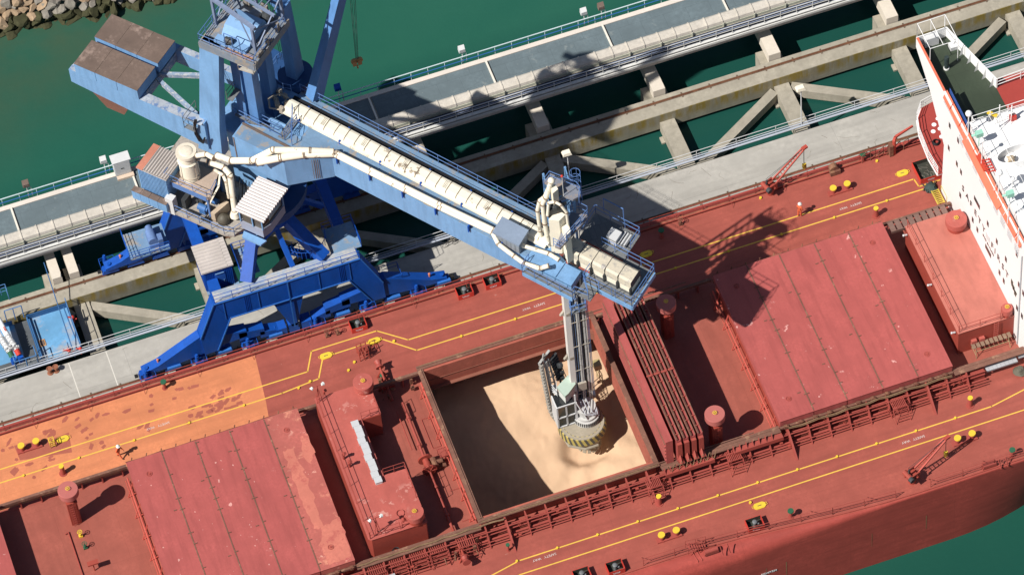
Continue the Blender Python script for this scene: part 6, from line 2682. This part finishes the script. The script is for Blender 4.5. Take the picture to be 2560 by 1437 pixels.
for k in range(5):
    a = 29.1 + k * 1.18
    sec = [(.85, .1), (.9, .75), (1.1, .85), (2.1, .85), (2.3, .7), (2.32, .1)]
    g.loft([(a + .02, s_, h_) for s_, h_ in sec], [(a + 1.15, s_, h_) for s_, h_ in sec])
CP('cover_plates', g, paint('flaked_cream', (.6, .54, .43), .1, rust=.53, rcol=(.35, .33, .31), rscale=2.2), tc)
g = MB(fB)
for k in range(6):
    a = 29.1 + k * 1.18
    g.box(a - .02, a + .02, .83, 2.34, .1, .875)
    g.box(a - .06, a + .06, .6, .84, -.5, .3)
CP('plate_joints', g, DGREY, tc)
g = MB(fB)
g.box(31.0, 31.9, 4.0, 5.0, -.5, .2)
for k in range(3):
    g.tube((32.0 + k * .25, 4.1, -.2), (32.0 + k * .25, 5.4, -.2), .08, 8)
CP('tip_motor', g, LGREY, tipf)
# bin house on the boom near the tip
g = MB(fB)
g.box(23.9, 26.0, -.95, .35, .03, 1.2)
bh = CP('boom_cabin', g, paint('cabin_slats', (.24, .27, .31), .3, plates=(.5, .3, .04)))
g = MB(fB)
g.loft([(23.7, -1.1, 1.21), (26.1, -1.1, 1.21), (26.1, .5, 1.21), (23.7, .5, 1.21)], [(23.7, -1.1, 1.4), (26.1, -1.1, 1.4), (26.1, .5, 1.55), (23.7, .5, 1.55)])
CP('cabin_roof', g, paint('roof_blue_grey', (.22, .28, .38), .12), bh)

# ---- head tower over the tip
zf = lambda x, y: (1300 + x / 3.781, 420 + y / 3.781)
g = MB()
poly(g, [zf(225, 130), zf(285, 50), zf(560, 170), zf(575, 260), zf(500, 300), zf(430, 270)], 23.6, 23.4)
poly(g, [zf(480, 420), zf(640, 440), zf(640, 470), zf(380, 760), zf(330, 740)], 19.9, 19.7)
tw = CP('head_tower', g, paint('tower_deck', (.2, .22, .27), .2, rust=.5, rcol=(.3, .24, .2)))
g = MB()
q = [P(*zf(*c), 23.6) for c in ((225, 190), (285, 110), (540, 210), (575, 260), (560, 330))]
g.rail([(p.x, p.y, 23.6) for p in q], 1.1, 1.0, .03, 2)
q = [P(*zf(*c), 19.9) for c in ((640, 470), (380, 770), (320, 740))]
g.rail([(p.x, p.y, 19.9) for p in q], 1.1, 1.0, .03, 3)
q = [P(*zf(*c), 19.9) for c in ((480, 420), (560, 400), (640, 440))]
g.rail([(p.x, p.y, 19.9) for p in q], 1.1, 1.0, .03, 3)
for (cx, cy, z0_, z1_) in ((540, 300, 20, 23.6), (380, 880, 14.5, 19.8)):
    c = P(*zf(cx, cy), z0_)
    for k in range(6):
        z = z0_ + k * (z1_ - z0_) / 5
        g.ring((c.x, c.y, z), .42, .025, 12)
    for a in range(6):
        g.tube((c.x + .42 * math.cos(a), c.y + .42 * math.sin(a), z0_), (c.x + .42 * math.cos(a), c.y + .42 * math.sin(a), z1_), .02, 4)
CP('tower_rail', g, BLUER, tw)
g = MB()
ce = P(*zf(400, 560), 17.0)
for dx, dy in ((-.9, -.9), (.9, -.9), (.9, .9), (-.9, .9)):
    g.bar((ce.x + dx, ce.y + dy, 15.9), (ce.x + dx, ce.y + dy, 23.4), .16)
for k in range(4):
    z = 16.2 + k * 1.8
    g.bar((ce.x - .9, ce.y - .9, z), (ce.x + .9, ce.y - .9, z + 1.8), .08)
    g.bar((ce.x + .9, ce.y - .9, z), (ce.x + .9, ce.y + .9, z + 1.8), .08)
    g.bar((ce.x - .9, ce.y - .9, z), (ce.x - .9, ce.y + .9, z + 1.8), .08)
    g.bar((ce.x - .9, ce.y - .9, z), (ce.x + .9, ce.y - .9, z), .08)
CP('tower_frame', g, BLUEL, tw)
g = MB()
poly(g, [zf(270, 490), (zf(350, 390)), zf(430, 440), zf(370, 500)], 21.6, 17.2)
poly(g, [zf(365, 500), zf(430, 440), zf(480, 600), zf(430, 640)], 20.6, 16.8)
poly(g, [zf(280, 170), zf(330, 150), zf(360, 200), zf(310, 240)], 24.6, 23.0)
cs = CP('white_casing', g, CREAM, tw)
g = MB()
c = P(*zf(330, 350), 22.4)
g.ball((c.x, c.y, 22.4), .42, .9, 12, 5)
g.box(c.x - .7, c.x + .6, c.y - .3, c.y + .3, 21.4, 22.3)
CP('gear_unit', g, DGREY, tw)
g = MB()
c = P(*zf(520, 780), 16.6)
g.tube((c.x, c.y, 15.2), (c.x, c.y, 16.9), .62, 20)
g.tube((c.x, c.y, 16.9), (c.x, c.y, 17.1), .68, 20)
g.loft([P(*zf(520, 900), 15), P(*zf(560, 770), 16.8), P(*zf(545, 760), 16.8), P(*zf(500, 890), 15)], [P(*zf(560, 900), 15), P(*zf(575, 780), 16.8), P(*zf(560, 760), 16.9), P(*zf(545, 920), 15)])
CP('chute_drum', g, CREAM, tw, True)
pipe('tower_pipe', [P(*zf(295, 130), 25.2), P(*zf(235, 270), 23.4), P(*zf(185, 310), 22.6), P(*zf(165, 400), 21.4), P(*zf(190, 590), 18.6), P(*zf(200, 680), 17.3)], .16)
pipe('tower_pipe', [P(*zf(295, 130), 25.2), P(*zf(245, 280), 23.4), P(*zf(215, 340), 22.5), P(*zf(235, 520), 20.0), P(*zf(275, 740), 17.0), P(*zf(285, 880), 16.6), P(*zf(240, 935), 16.4), P(*zf(170, 940), 16.6)], .2)
pipe('tower_pipe', [P(*zf(260, 450), 21.8), P(*zf(270, 330), 23.2), P(*zf(330, 320), 23.4), P(*zf(385, 350), 23.2), P(*zf(440, 420), 22.4), P(*zf(465, 620), 19.4)], .12)
g = MB()
g.ball(P(*zf(297, 122), 25.2), .3, 1, 12, 6)
CP('pipe_dome', g, CREAM, tw, True)
g = MB()
c = P(*zf(395, 70), 26.3)
g.tube((c.x, c.y, 23.6), (c.x, c.y, 26.2), .03, 5)
CP('lightning_rod', g, STEELW, tw)
g = MB()
g.ball((c.x, c.y, 26.2), .12, 1, 8, 4)
CP('red_beacon', g, BRIGHT, tw)

# ---- hanging ladder stage under the tip
g = MB()
q = P(1438, 779, 11.8)
b0 = Vector((q.x, q.y, 0))
g.box(q.x - .35, q.x + .9, q.y - .2, q.y + 1.5, 11.8, 11.88)
st2 = CP('hanging_stage', g, GRATE)
g = MB()
g.rail([(q.x - .35, q.y + 1.5, 11.85), (q.x - .35, q.y - .2, 11.85), (q.x + .9, q.y - .2, 11.85), (q.x + .9, q.y + 1.5, 11.85)], 1.05, .6, .03, 2)
for dx in (-.35, .9):
    for dy in (-.2, 1.5):
        g.tube((q.x + dx, q.y + dy, 11.85), (q.x + dx, q.y + dy + .6, 16.0), .035, 5)
for k in range(5):
    z = 12.2 + k * .8
    g.bar((q.x - .35, q.y - .1 + .12 * k, z), (q.x + .2, q.y + .1 + .12 * k, z + .7), .05)
    g.bar((q.x - .35, q.y + .3, z), (q.x + .2, q.y + .1, z + .4), .05)
CP('stage_frame', g, BLUER, st2)
g = MB()
g.box(q.x + .3, q.x + 1.2, q.y + .9, q.y + 1.4, 14.0, 14.5)
CP('blue_box', g, BLUEL, st2)

# ---- vertical arm and the feeder head standing in the grain
A = P(1430, 712, 14.6)
AX, AY = A.x, A.y
g = MB()
g.box(AX - .88, AX - .42, AY - .3, AY + .3, -1.8, 16.2)
arm = CP('vertical_arm', g, paint('arm_white', (.76, .74, .7), .08, rust=.62, rcol=(.5, .46, .4), streak=(2, 2, .2)))
g = MB()
g.box(AX + .55, AX + .68, AY - .3, AY + .25, -1.8, 15.6)
g.box(AX + .76, AX + .86, AY - .3, AY + .25, -1.8, 15.6)
g.box(AX + .02, AX + .12, AY - .35, AY + .2, -1.8, 15.8)
g.box(AX + .18, AX + .24, AY - .35, AY + .2, -1.8, 15.8)
CP('arm_rail', g, paint('arm_grey_white', (.62, .62, .6), .12, rust=.55, rcol=(.25, .23, .2)), arm)
g = MB()
g.box(AX - .41, AX - .01, AY - .05, AY + .2, -1.8, 15.8)
g.box(AX + .23, AX + .49, AY - .1, AY + .2, -1.8, 15.6)
CP('arm_core', g, DGREY, arm)
g = MB()
for dx, r in ((-.33, .03), (-.12, .025), (.32, .03), (.95, .04), (1.05, .03)):
    g.tube((AX + dx, AY - .25, -1.6), (AX + dx, AY - .25, 15.5), r, 6)
CP('arm_pipe', g, paint('arm_pipe_blue', (.13, .19, .32), .3), arm, True)
g = MB()
for k in range(5):
    z = -.4 + k * 3.4
    g.box(AX - .42, AX + 1.0, AY - .33, AY - .27, z, z + .05)
for z in (11.0, 4.8, -.2):
    g.loft([(AX - .9, AY - .1, z + .5), (AX - 1.25, AY - .1, z), (AX - .9, AY - .1, z - .05)], [(AX - .9, AY + .1, z + .5), (AX - 1.25, AY + .1, z), (AX - .9, AY + .1, z - .05)])
    g.box(AX - .8, AX - .5, AY - .32, AY - .301, z, z + .35)
g.box(AX - .35, AX + .35, AY - .5, AY - .3, .3, 1.3)
CP('arm_clips', g, paint('clip_tan', (.4, .36, .3), .25), arm)
F = P(1466, 1042, -3.0)
FX, FY = F.x, F.y
g = MB()
g.tube((FX, FY, -2.4), (FX, FY, -2.15), .95, 28)
g.tube((FX, FY, -2.9), (FX, FY, -2.4), 1.15, 32, 1.1)
g.tube((FX, FY, -1.5), (FX, FY, -1.25), .85, 28)
g.tube((FX, FY, -2.15), (FX, FY, -1.5), .72, 24)
fd = CP('feeder_head', g, paint('feeder_grey', (.5, .5, .49), .15, rust=.6, rcol=(.3, .27, .22)), smooth=True)
g = MB()
for k in range(40):
    a = 6.283 * k / 40
    g.box(FX + 1.14 * math.cos(a) - .03, FX + 1.14 * math.cos(a) + .03, FY + 1.14 * math.sin(a) - .03, FY + 1.14 * math.sin(a) + .03, -2.8, -2.42)
CP('gear_teeth', g, DGREY, fd)
SCX, SCY = FX - .5, FY - .25
n = 52
for mi, (nm, mt) in enumerate((('skirt_yellow', paint('dusty_yellow', (.5, .4, .12), .25)), ('skirt_stripes', paint('dusty_black', (.1, .095, .08), .3)))):
    g = MB()
    for k in range(n):
        if (k % 2) != mi:
            continue
        a, b = 6.283 * k / n, 6.283 * (k + 1) / n
        sh = .14
        pts_ = []
        for R_, zz, ss in ((1.55, -2.95, 0), (1.9, -3.05, 0), (1.98, -3.75, sh)):
            pts_ += [(SCX + R_ * math.cos(a + ss) * 1.02, SCY + R_ * math.sin(a + ss), zz), (SCX + R_ * math.cos(b + ss) * 1.02, SCY + R_ * math.sin(b + ss), zz)]
        g.add(pts_, [(0, 1, 3, 2), (2, 3, 5, 4)])
    if mi == 0:
        skirt = CP('feeder_skirt', g, mt, fd)
    else:
        g.build('stripes', mt, skirt)
g = MB()
g.tube((SCX, SCY, -3.85), (SCX, SCY, -2.96), 1.86, 40)
g.tube((SCX + .3, SCY - .5, -5.6), (SCX + .3, SCY - .5, -3.86), .8, 20, 1.3)
for k in range(7):
    a = 3.6 + k * .42
    g.bar((SCX + .3 + .8 * math.cos(a), SCY - .5 + .8 * math.sin(a), -4.0), (SCX + .3 + 1.0 * math.cos(a), SCY - .5 + 1.0 * math.sin(a), -5.7), .3, .12)
g.path([(SCX - 1.9, SCY + .2, -3.7), (SCX - 1.6, SCY - 1.3, -3.95), (SCX - .4, SCY - 2.0, -4.1), (SCX + .7, SCY - 1.9, -4.2)], .12, 7)
CP('feeder_drum', g, paint('dusty_steel', (.36, .32, .25), .25), fd)
# feeder cabin
zg = lambda x, y: (1250 + x / 3.193, 700 + y / 3.193)
g = MB()
poly(g, [zg(455, 850), zg(545, 755), zg(605, 825), zg(545, 905), zg(520, 925)], 1.5, 1.2)
cab2 = CP('feeder_cabin', g, paint('pale_green_roof', (.42, .52, .45), .12, rust=.66, rcol=(.7, .7, .68)), fd)
g = MB()
poly(g, [zg(463, 852), zg(545, 768), zg(596, 826), zg(540, 900), zg(520, 918)], 1.199, -.1)
CP('cabin_body', g, paint('dirty_white', (.66, .67, .63), .1, rust=.62, rcol=(.4, .38, .33)), cab2)
cc = P(*zg(515, 1010), -.9)
g = MB()
g.box(cc.x - .75, cc.x + .75, cc.y - .5, cc.y + .8, -2.9, .0)
CP('cabin_glass', g, GLASS, cab2)
g = MB()
for dx in (-.78, 0, .78):
    g.box(cc.x + dx - .06, cc.x + dx + .06, cc.y - .58, cc.y - .5, -2.9, .05)
for z in (-2.9, -1.6, -.02):
    g.box(cc.x - .8, cc.x + .8, cc.y - .58, cc.y - .5, z, z + .12)
g.box(cc.x - .86, cc.x - .76, cc.y - .5, cc.y + .8, -2.9, .05)
g.bar((cc.x + .85, cc.y - .6, .1), (cc.x + 1.7, cc.y - 1.2, -2.6), .1)
g.bar((cc.x + .85, cc.y - .3, .8), (cc.x + .85, cc.y - .6, -2.2), .12)
CP('cabin_frame', g, LGREY, cab2)
g = MB()
q = [P(*zg(*c_), -.2) for c_ in ((400, 870), (460, 940), (450, 830), (390, 840))]
g.rail([(p.x, p.y, -.2) for p in q[:3]], 1.0, .5, .03, 3)
g.prism([(p.x, p.y) for p in q], -.25, -.2)
CP('cabin_balcony', g, LGREY, cab2)
# bucket elevator leg with its chain of buckets
tip0 = Vector(P(*zg(335, 665), 3.6))
bot0 = Vector(P(*zg(405, 1010), -2.3))
foot = Vector(P(*zg(480, 1115), -3.6))
chain = []
for k in range(15):
    chain.append(tip0.lerp(bot0, k / 14))
c2 = [bot0.lerp(foot, k / 5) + Vector((-.12 * math.sin(math.pi * k / 5), -.1 * math.sin(math.pi * k / 5), 0)) for k in range(1, 6)]
chain += c2
g = MB()
off = Vector((.32, .1, 0))
for a, b in zip(chain, chain[1:]):
    g.bar(a + off, b + off, .16, .3)
g.bar(tip0 + Vector((.6, .25, 0)), bot0 + Vector((.9, .3, 0)), .12, .12)
for k in range(9):
    c = tip0.lerp(bot0, k / 8)
    g.bar(c + Vector((.3, .1, 0)), c + Vector((.75, .28, -.3)), .07)
g.bar(tip0 + Vector((-.3, -.2, .35)), tip0 + Vector((.9, .7, .45)), .2, .12)
g.bar(tip0 + Vector((.1, .1, .3)), tip0 + Vector((.25, .2, 1.0)), .1, .1)
el = CP('bucket_elevator', g, paint('elevator_steel', (.42, .42, .41), .25, rust=.52, rcol=(.16, .14, .12)), fd)
g = MB()
for k, c in enumerate(chain):
    d = Vector((-.28, -.16, 0))
    A1 = c + d * .2
    g.loft([A1 + Vector((0, .14, .16)), A1 + Vector((-.3, -.02, .1)), A1 + Vector((-.26, -.1, -.05)), A1 + Vector((0, 0, -.2))],
           [A1 + Vector((.1, -.22, .16)), A1 + Vector((-.2, -.38, .1)), A1 + Vector((-.16, -.42, -.05)), A1 + Vector((.1, -.36, -.2))])
g.build('buckets', paint('bucket_steel', (.3, .28, .25), .3), el)
g = MB()
for k in range(9):
    c = tip0.lerp(bot0, .05 + k * .06) + Vector((1.1 + k * .03, .45, 0))
    g.bar(c + Vector((-.35, -.2, 0)), c + Vector((.35, .25, .1)), .2, .14)
for i in range(12):
    rr_ = random.Random(200 + i)
    c = tip0.lerp(bot0, rr_.uniform(.3, .75)) + Vector((rr_.uniform(.7, 1.5), rr_.uniform(.2, .7), 0))
    g.box(c.x, c.x + rr_.uniform(.1, .4), c.y, c.y + rr_.uniform(.1, .3), c.z, c.z + rr_.uniform(.1, .5))
g.build('chain_tensioner', DGREY, el)
g = MB()
c = P(*zg(480, 680), 2.6)
g.ball((c.x, c.y, 2.6), .26, 1, 10, 5)
g.box(c.x - .25, c.x + .2, c.y - .15, c.y + .15, 2.45, 2.8)
g.tube((c.x + .1, c.y, 2.5), (c.x + .4, c.y - .1, .8), .04, 6)
CP('feeder_lamp', g, DGREY, fd)
g = MB()
for k in range(3):
    g.path([(FX - .4 + k * .25, FY + .1, -.4), (FX - .3 + k * .3, FY - .9, -1.2), (FX + .3 + k * .2, FY - 1.0, -1.5), (FX + .8, FY - .4, -1.4)], .045, 6)
CP('feeder_hoses', g, paint('pale_hose', (.45, .47, .52), .2), fd, True)
g = MB()
c = Vector((AX + 1.1, AY + 1.5, -1.5))
g.rail([(AX + 1.0, AY, -1.9), (AX + 2.0, AY + .5, -1.9), (AX + 1.9, AY + 1.7, -1.9)], 2.0, .8, .035, 3)
g.box(AX + 1.5, AX + 2.1, AY + .7, AY + 1.4, .6, 1.2)
CP('rear_guard_frame', g, paint('guard_yellow', (.4, .33, .16), .3), fd)

# ================================================================== things on the quay
SH = True
def stub(u, v, lb):
    p = P(u, v, ZQ)
    t = thing('quay_bollard', lb, 'bollard', (p.x, p.y, ZQ), 'rusty bollards on the quay')
    g = MB()
    g.tube((p.x, p.y, ZQ + .004), (p.x, p.y, ZQ + .1), .28, 16, .24)
    g.tube((p.x, p.y, ZQ + .1), (p.x, p.y, ZQ + .5), .16, 14)
    g.build('stub', paint('bollard_rust', (.3, .12, .07), .25), t, True)
    g = MB()
    g.tube((p.x, p.y, ZQ + .5), (p.x, p.y, ZQ + .62), .18, 16, .27)
    g.ring((p.x, p.y, ZQ + .63), .23, .04, 16)
    g.build('cap', paint('bollard_rust', (.3, .12, .07), .25), t)


stub(127, 931, 'rusty quay bollard, left one of the two beside the pale blue pipe')
stub(142, 926, 'rusty quay bollard, right one of the two beside the pale blue pipe')


def bicycle(u, v, rot, lb):
    p = P(u, v, ZQ + .4)
    f = lambda x, y, z: (p.x + x * math.cos(rot) - y * math.sin(rot), p.y + x * math.sin(rot) + y * math.cos(rot), ZQ + z)
    t = thing('bicycle', lb, 'bicycle', (p.x, p.y, ZQ), 'bicycles parked on the quay')
    for x in (-.52, .52):
        g = MB(f)
        pts = [(x + .33 * math.cos(a * .524), 0, .345 + .33 * math.sin(a * .524)) for a in range(13)]
        for a, b in zip(pts, pts[1:]):
            g.tube(a, b, .02, 5)
        for a in range(0, 12, 2):
            g.tube((x, 0, .345), pts[a], .006, 4)
        g.build('wheel', RUBBER, t)
    g = MB(f)
    fr = [(-.52, 0, .345), (-.18, 0, .85), (.38, 0, .85), (0, 0, .35), (-.18, 0, .85)]
    for a, b in zip(fr, fr[1:]):
        g.tube(a, b, .018, 5)
    g.tube((.52, 0, .345), (.36, 0, .98), .018, 5)
    g.tube((-.52, 0, .345), (0, 0, .35), .015, 5)
    g.build('frame', paint('bike_frame', (.05, .06, .09), .3), t)
    g = MB(f)
    g.tube((.36, -.25, 1.0), (.36, .25, 1.0), .015, 5)
    g.build('handlebar', STEELW, t)
    g = MB(f)
    g.box(-.3, -.05, -.06, .06, .9, .95)
    g.build('saddle', RUBBER, t)


bicycle(1128, 603, .25, 'dark bicycle leaning in the shade under the boom, the left one')
bicycle(1152, 594, .3, 'dark bicycle leaning in the shade under the boom, the right one')
g = MB()
p = P(1124, 691, ZQ + .2)
g.box(p.x - .35, p.x + .35, p.y - .15, p.y + .15, ZQ + .01, ZQ + .2)
g.box(p.x - .2, p.x + .15, p.y - .1, p.y + .1, ZQ + .2, ZQ + .32)
tag(g.build('rail_stop', YELB), 'small yellow rail stop on the quay at the end of the unloader bogies', 'rail stop')

# ---- tank platform with loading arms at the left edge
zs = lambda x, y: (x / 5.988, 720 + y / 5.988)
tp_ = thing('tank_platform', 'weathered blue service platform with grating walkway at the left edge of the jetty', 'platform', (-38.5, 13, ZQ - 1.0))
g = MB()
g.box(-38.6, -35.2, 10.1, 14.95, ZQ - .5, ZQ - .35)
g.box(-46, -39.9, 10.1, 14.95, ZQ - .5, ZQ - .35)
g.build('deck_plate', PLATB, tp_)
g = MB()
g.box(-38.7, -35.1, 14.95, 14.99, ZQ - .5, ZQ + .3)
g.box(-35.2, -35.1, 10.0, 14.94, ZQ - .5, ZQ + .25)
g.box(-38.75, -38.65, 10.1, 14.94, ZQ - .5, ZQ + .1)
g.box(-46, -40, 14.9, 14.99, ZQ - .5, ZQ + .2)
g.tube((-38.55, 10.4, ZQ + .15), (-38.55, 14.6, ZQ + .15), .07, 8)
g.build('kerb', paint('edge_blue', (.04, .13, .3), .2), tp_)
g = MB()
g.box(-39.9, -38.76, 10.1, 14.9, ZQ - .42, ZQ - .3)
g.box(-46, -40, 10.1, 11.2, ZQ - .34, ZQ - .3)
g.build('grating_walkway', paint('dark_grating', (.11, .12, .13), .3, plates=(.4, .09, .02)), tp_)
g = MB()
g.box(-38.55, -37.85, 11.8, 12.5, ZQ - .346, ZQ - .3)
g.build('orange_hatch', paint('hatch_orange', (.5, .27, .12), .2), tp_)
g = MB()
g.box(-38.45, -37.95, 11.9, 12.4, ZQ - .299, ZQ - .27)
g.build('hatch_plate', BROWNC, tp_)
g = MB()
for x0_, y0_, x1_, y1_ in ((-40.9, 9.95, -39.0, 9.95), (-39.0, 9.95, -39.0, 11.0), (-40.9, 9.95, -40.9, 10.6)):
    g.rail([(x0_, y0_, ZQ - .2), (x1_, y1_, ZQ - .2)], 1.5, .9, .05, 1)
g.rail([(-40.4, 15.0, ZQ + .1), (-38.9, 15.0, ZQ + .1)], 1.7, .75, .05, 1)
g.rail([(-40.6, 18.0, ZQ), (-39.6, 18.0, ZQ), (-39.6, 17.3, ZQ)], 1.4, .6, .035, 3)
g.rail([(-35.15, 10.1, ZQ), (-35.15, 15.0, ZQ)], 1.0, 1.6, .04, 1)
g.build('gate_frames', paint('gate_blue', (.08, .2, .42), .2), tp_)
g = MB()
for x0_, y0_, x1_, y1_ in ((-40.9, 9.93, -39.0, 9.93), (-38.9, 10.02, -35.5, 10.02)):
    n = int((x1_ - x0_) / .12)
    for k in range(n + 1):
        x = x0_ + (x1_ - x0_) * k / n
        g.tube((x, y0_, ZQ - .2), (x, y0_, ZQ + (.95 if x0_ < -39.5 else .5)), .012, 4)
    for z in (ZQ - .1, ZQ + .3, ZQ + .5):
        g.tube((x0_, y0_, z), (x1_, y1_, z), .012, 4)
g.build('wire_fence', paint('fence_grey', (.25, .3, .34), .2), tp_)
g = MB()
g.tube((-35.4, 11.0, ZQ + .6), (-35.5, 14.2, ZQ + .9), .05, 6)
g.tube((-35.9, 9.6, ZQ - .2), (-35.9, 18.2, ZQ + 2.4), .045, 6)
g.tube((-36.2, 10.0, ZQ - .3), (-36.2, 10.2, ZQ + 1.4), .04, 6)
g.build('mast_struts', paint('edge_blue', (.04, .13, .3), .2), tp_)


def arm_(x, col, lb):
    t = thing('loading_arm', lb, 'loading arm', (x, 12.5, ZQ - .3), 'white loading arms on the tank platform')
    g = MB()
    g.tube((x - .35, 14.5, ZQ + 1.6), (x - .05, 12.8, ZQ + 1.2), .24, 14)
    g.tube((x - .05, 12.8, ZQ + 1.2), (x + .3, 11.6, ZQ + .7), .2, 14)
    g.ball((x - .35, 14.5, ZQ + 1.6), .24, 1, 14, 6)
    g.build('pipe', WHITE, t, True)
    g = MB()
    for k in range(6):
        q = Vector((x - .05, 12.8, ZQ + 1.2)).lerp(Vector((x + .3, 11.6, ZQ + .7)), k / 5)
        g.tube(q - Vector((0, .05, 0)), q + Vector((0, .05, 0)), .3, 12)
    for k in range(8):
        rn_ = random.Random(k + int(x * 10))
        q = Vector((x + .2, 11.8, ZQ + .8)) + Vector((rn_.uniform(-.35, .35), rn_.uniform(-.4, .4), rn_.uniform(-.1, .3)))
        g.box(q.x, q.x + .16, q.y, q.y + .14, q.z, q.z + .2)
    g.build('swivel_joint', LGREY, t)
    g = MB()
    g.tube((x + .3, 11.6, ZQ + .7), (x + .38, 11.2, ZQ + .4), .24, 14)
    g.build('end_flange', col, t)
    g = MB()
    g.tube((x + .42, 11.0, ZQ - .3), (x + .42, 11.0, ZQ + .3), .26, 14)
    g.build('pedestal', BLUED, t)
    g = MB()
    for k in range(3):
        g.box(x - .22 + k * .02, x - .05 + k * .02, 13.45 - k * .16, 13.55 - k * .16, ZQ + 1.6, ZQ + 1.62)
    g.build('painted_mark', col, t)


arm_(-41.3, GREENP, 'white loading arm with green marks at the left edge')
arm_(-40.7, BRIGHT, 'white loading arm with red marks beside the dark grating walkway')


def hydrant(u, v, lb, k=1.0):
    p = P(u, v, ZQ)
    t = thing('fire_monitor', lb, 'fire monitor', (p.x, p.y, ZQ - .35), 'red fire fittings of the tank platform')
    g = MB()
    g.tube((p.x, p.y, ZQ - .35), (p.x, p.y, ZQ + .3), .16 * k, 12)
    g.ball((p.x, p.y, ZQ + .35), .24 * k, 1, 12, 5)
    g.build('body', BRIGHT, t, True)
    g = MB()
    g.tube((p.x, p.y, ZQ + .3), (p.x - .5 * k, p.y + .1, ZQ + .45), .09 * k, 8)
    g.tube((p.x, p.y, ZQ + .1), (p.x + .4 * k, p.y - .1, ZQ + .1), .1 * k, 8)
    g.build('nozzle', BRIGHT, t, True)


hydrant(175, 879, 'round red fire monitor on the weathered blue platform')
hydrant(203, 876, 'thin red hydrant at the corner of the weathered blue platform', .7)
hydrant(183, 797, 'red fire box halfway along the mast of the blue platform', .8)
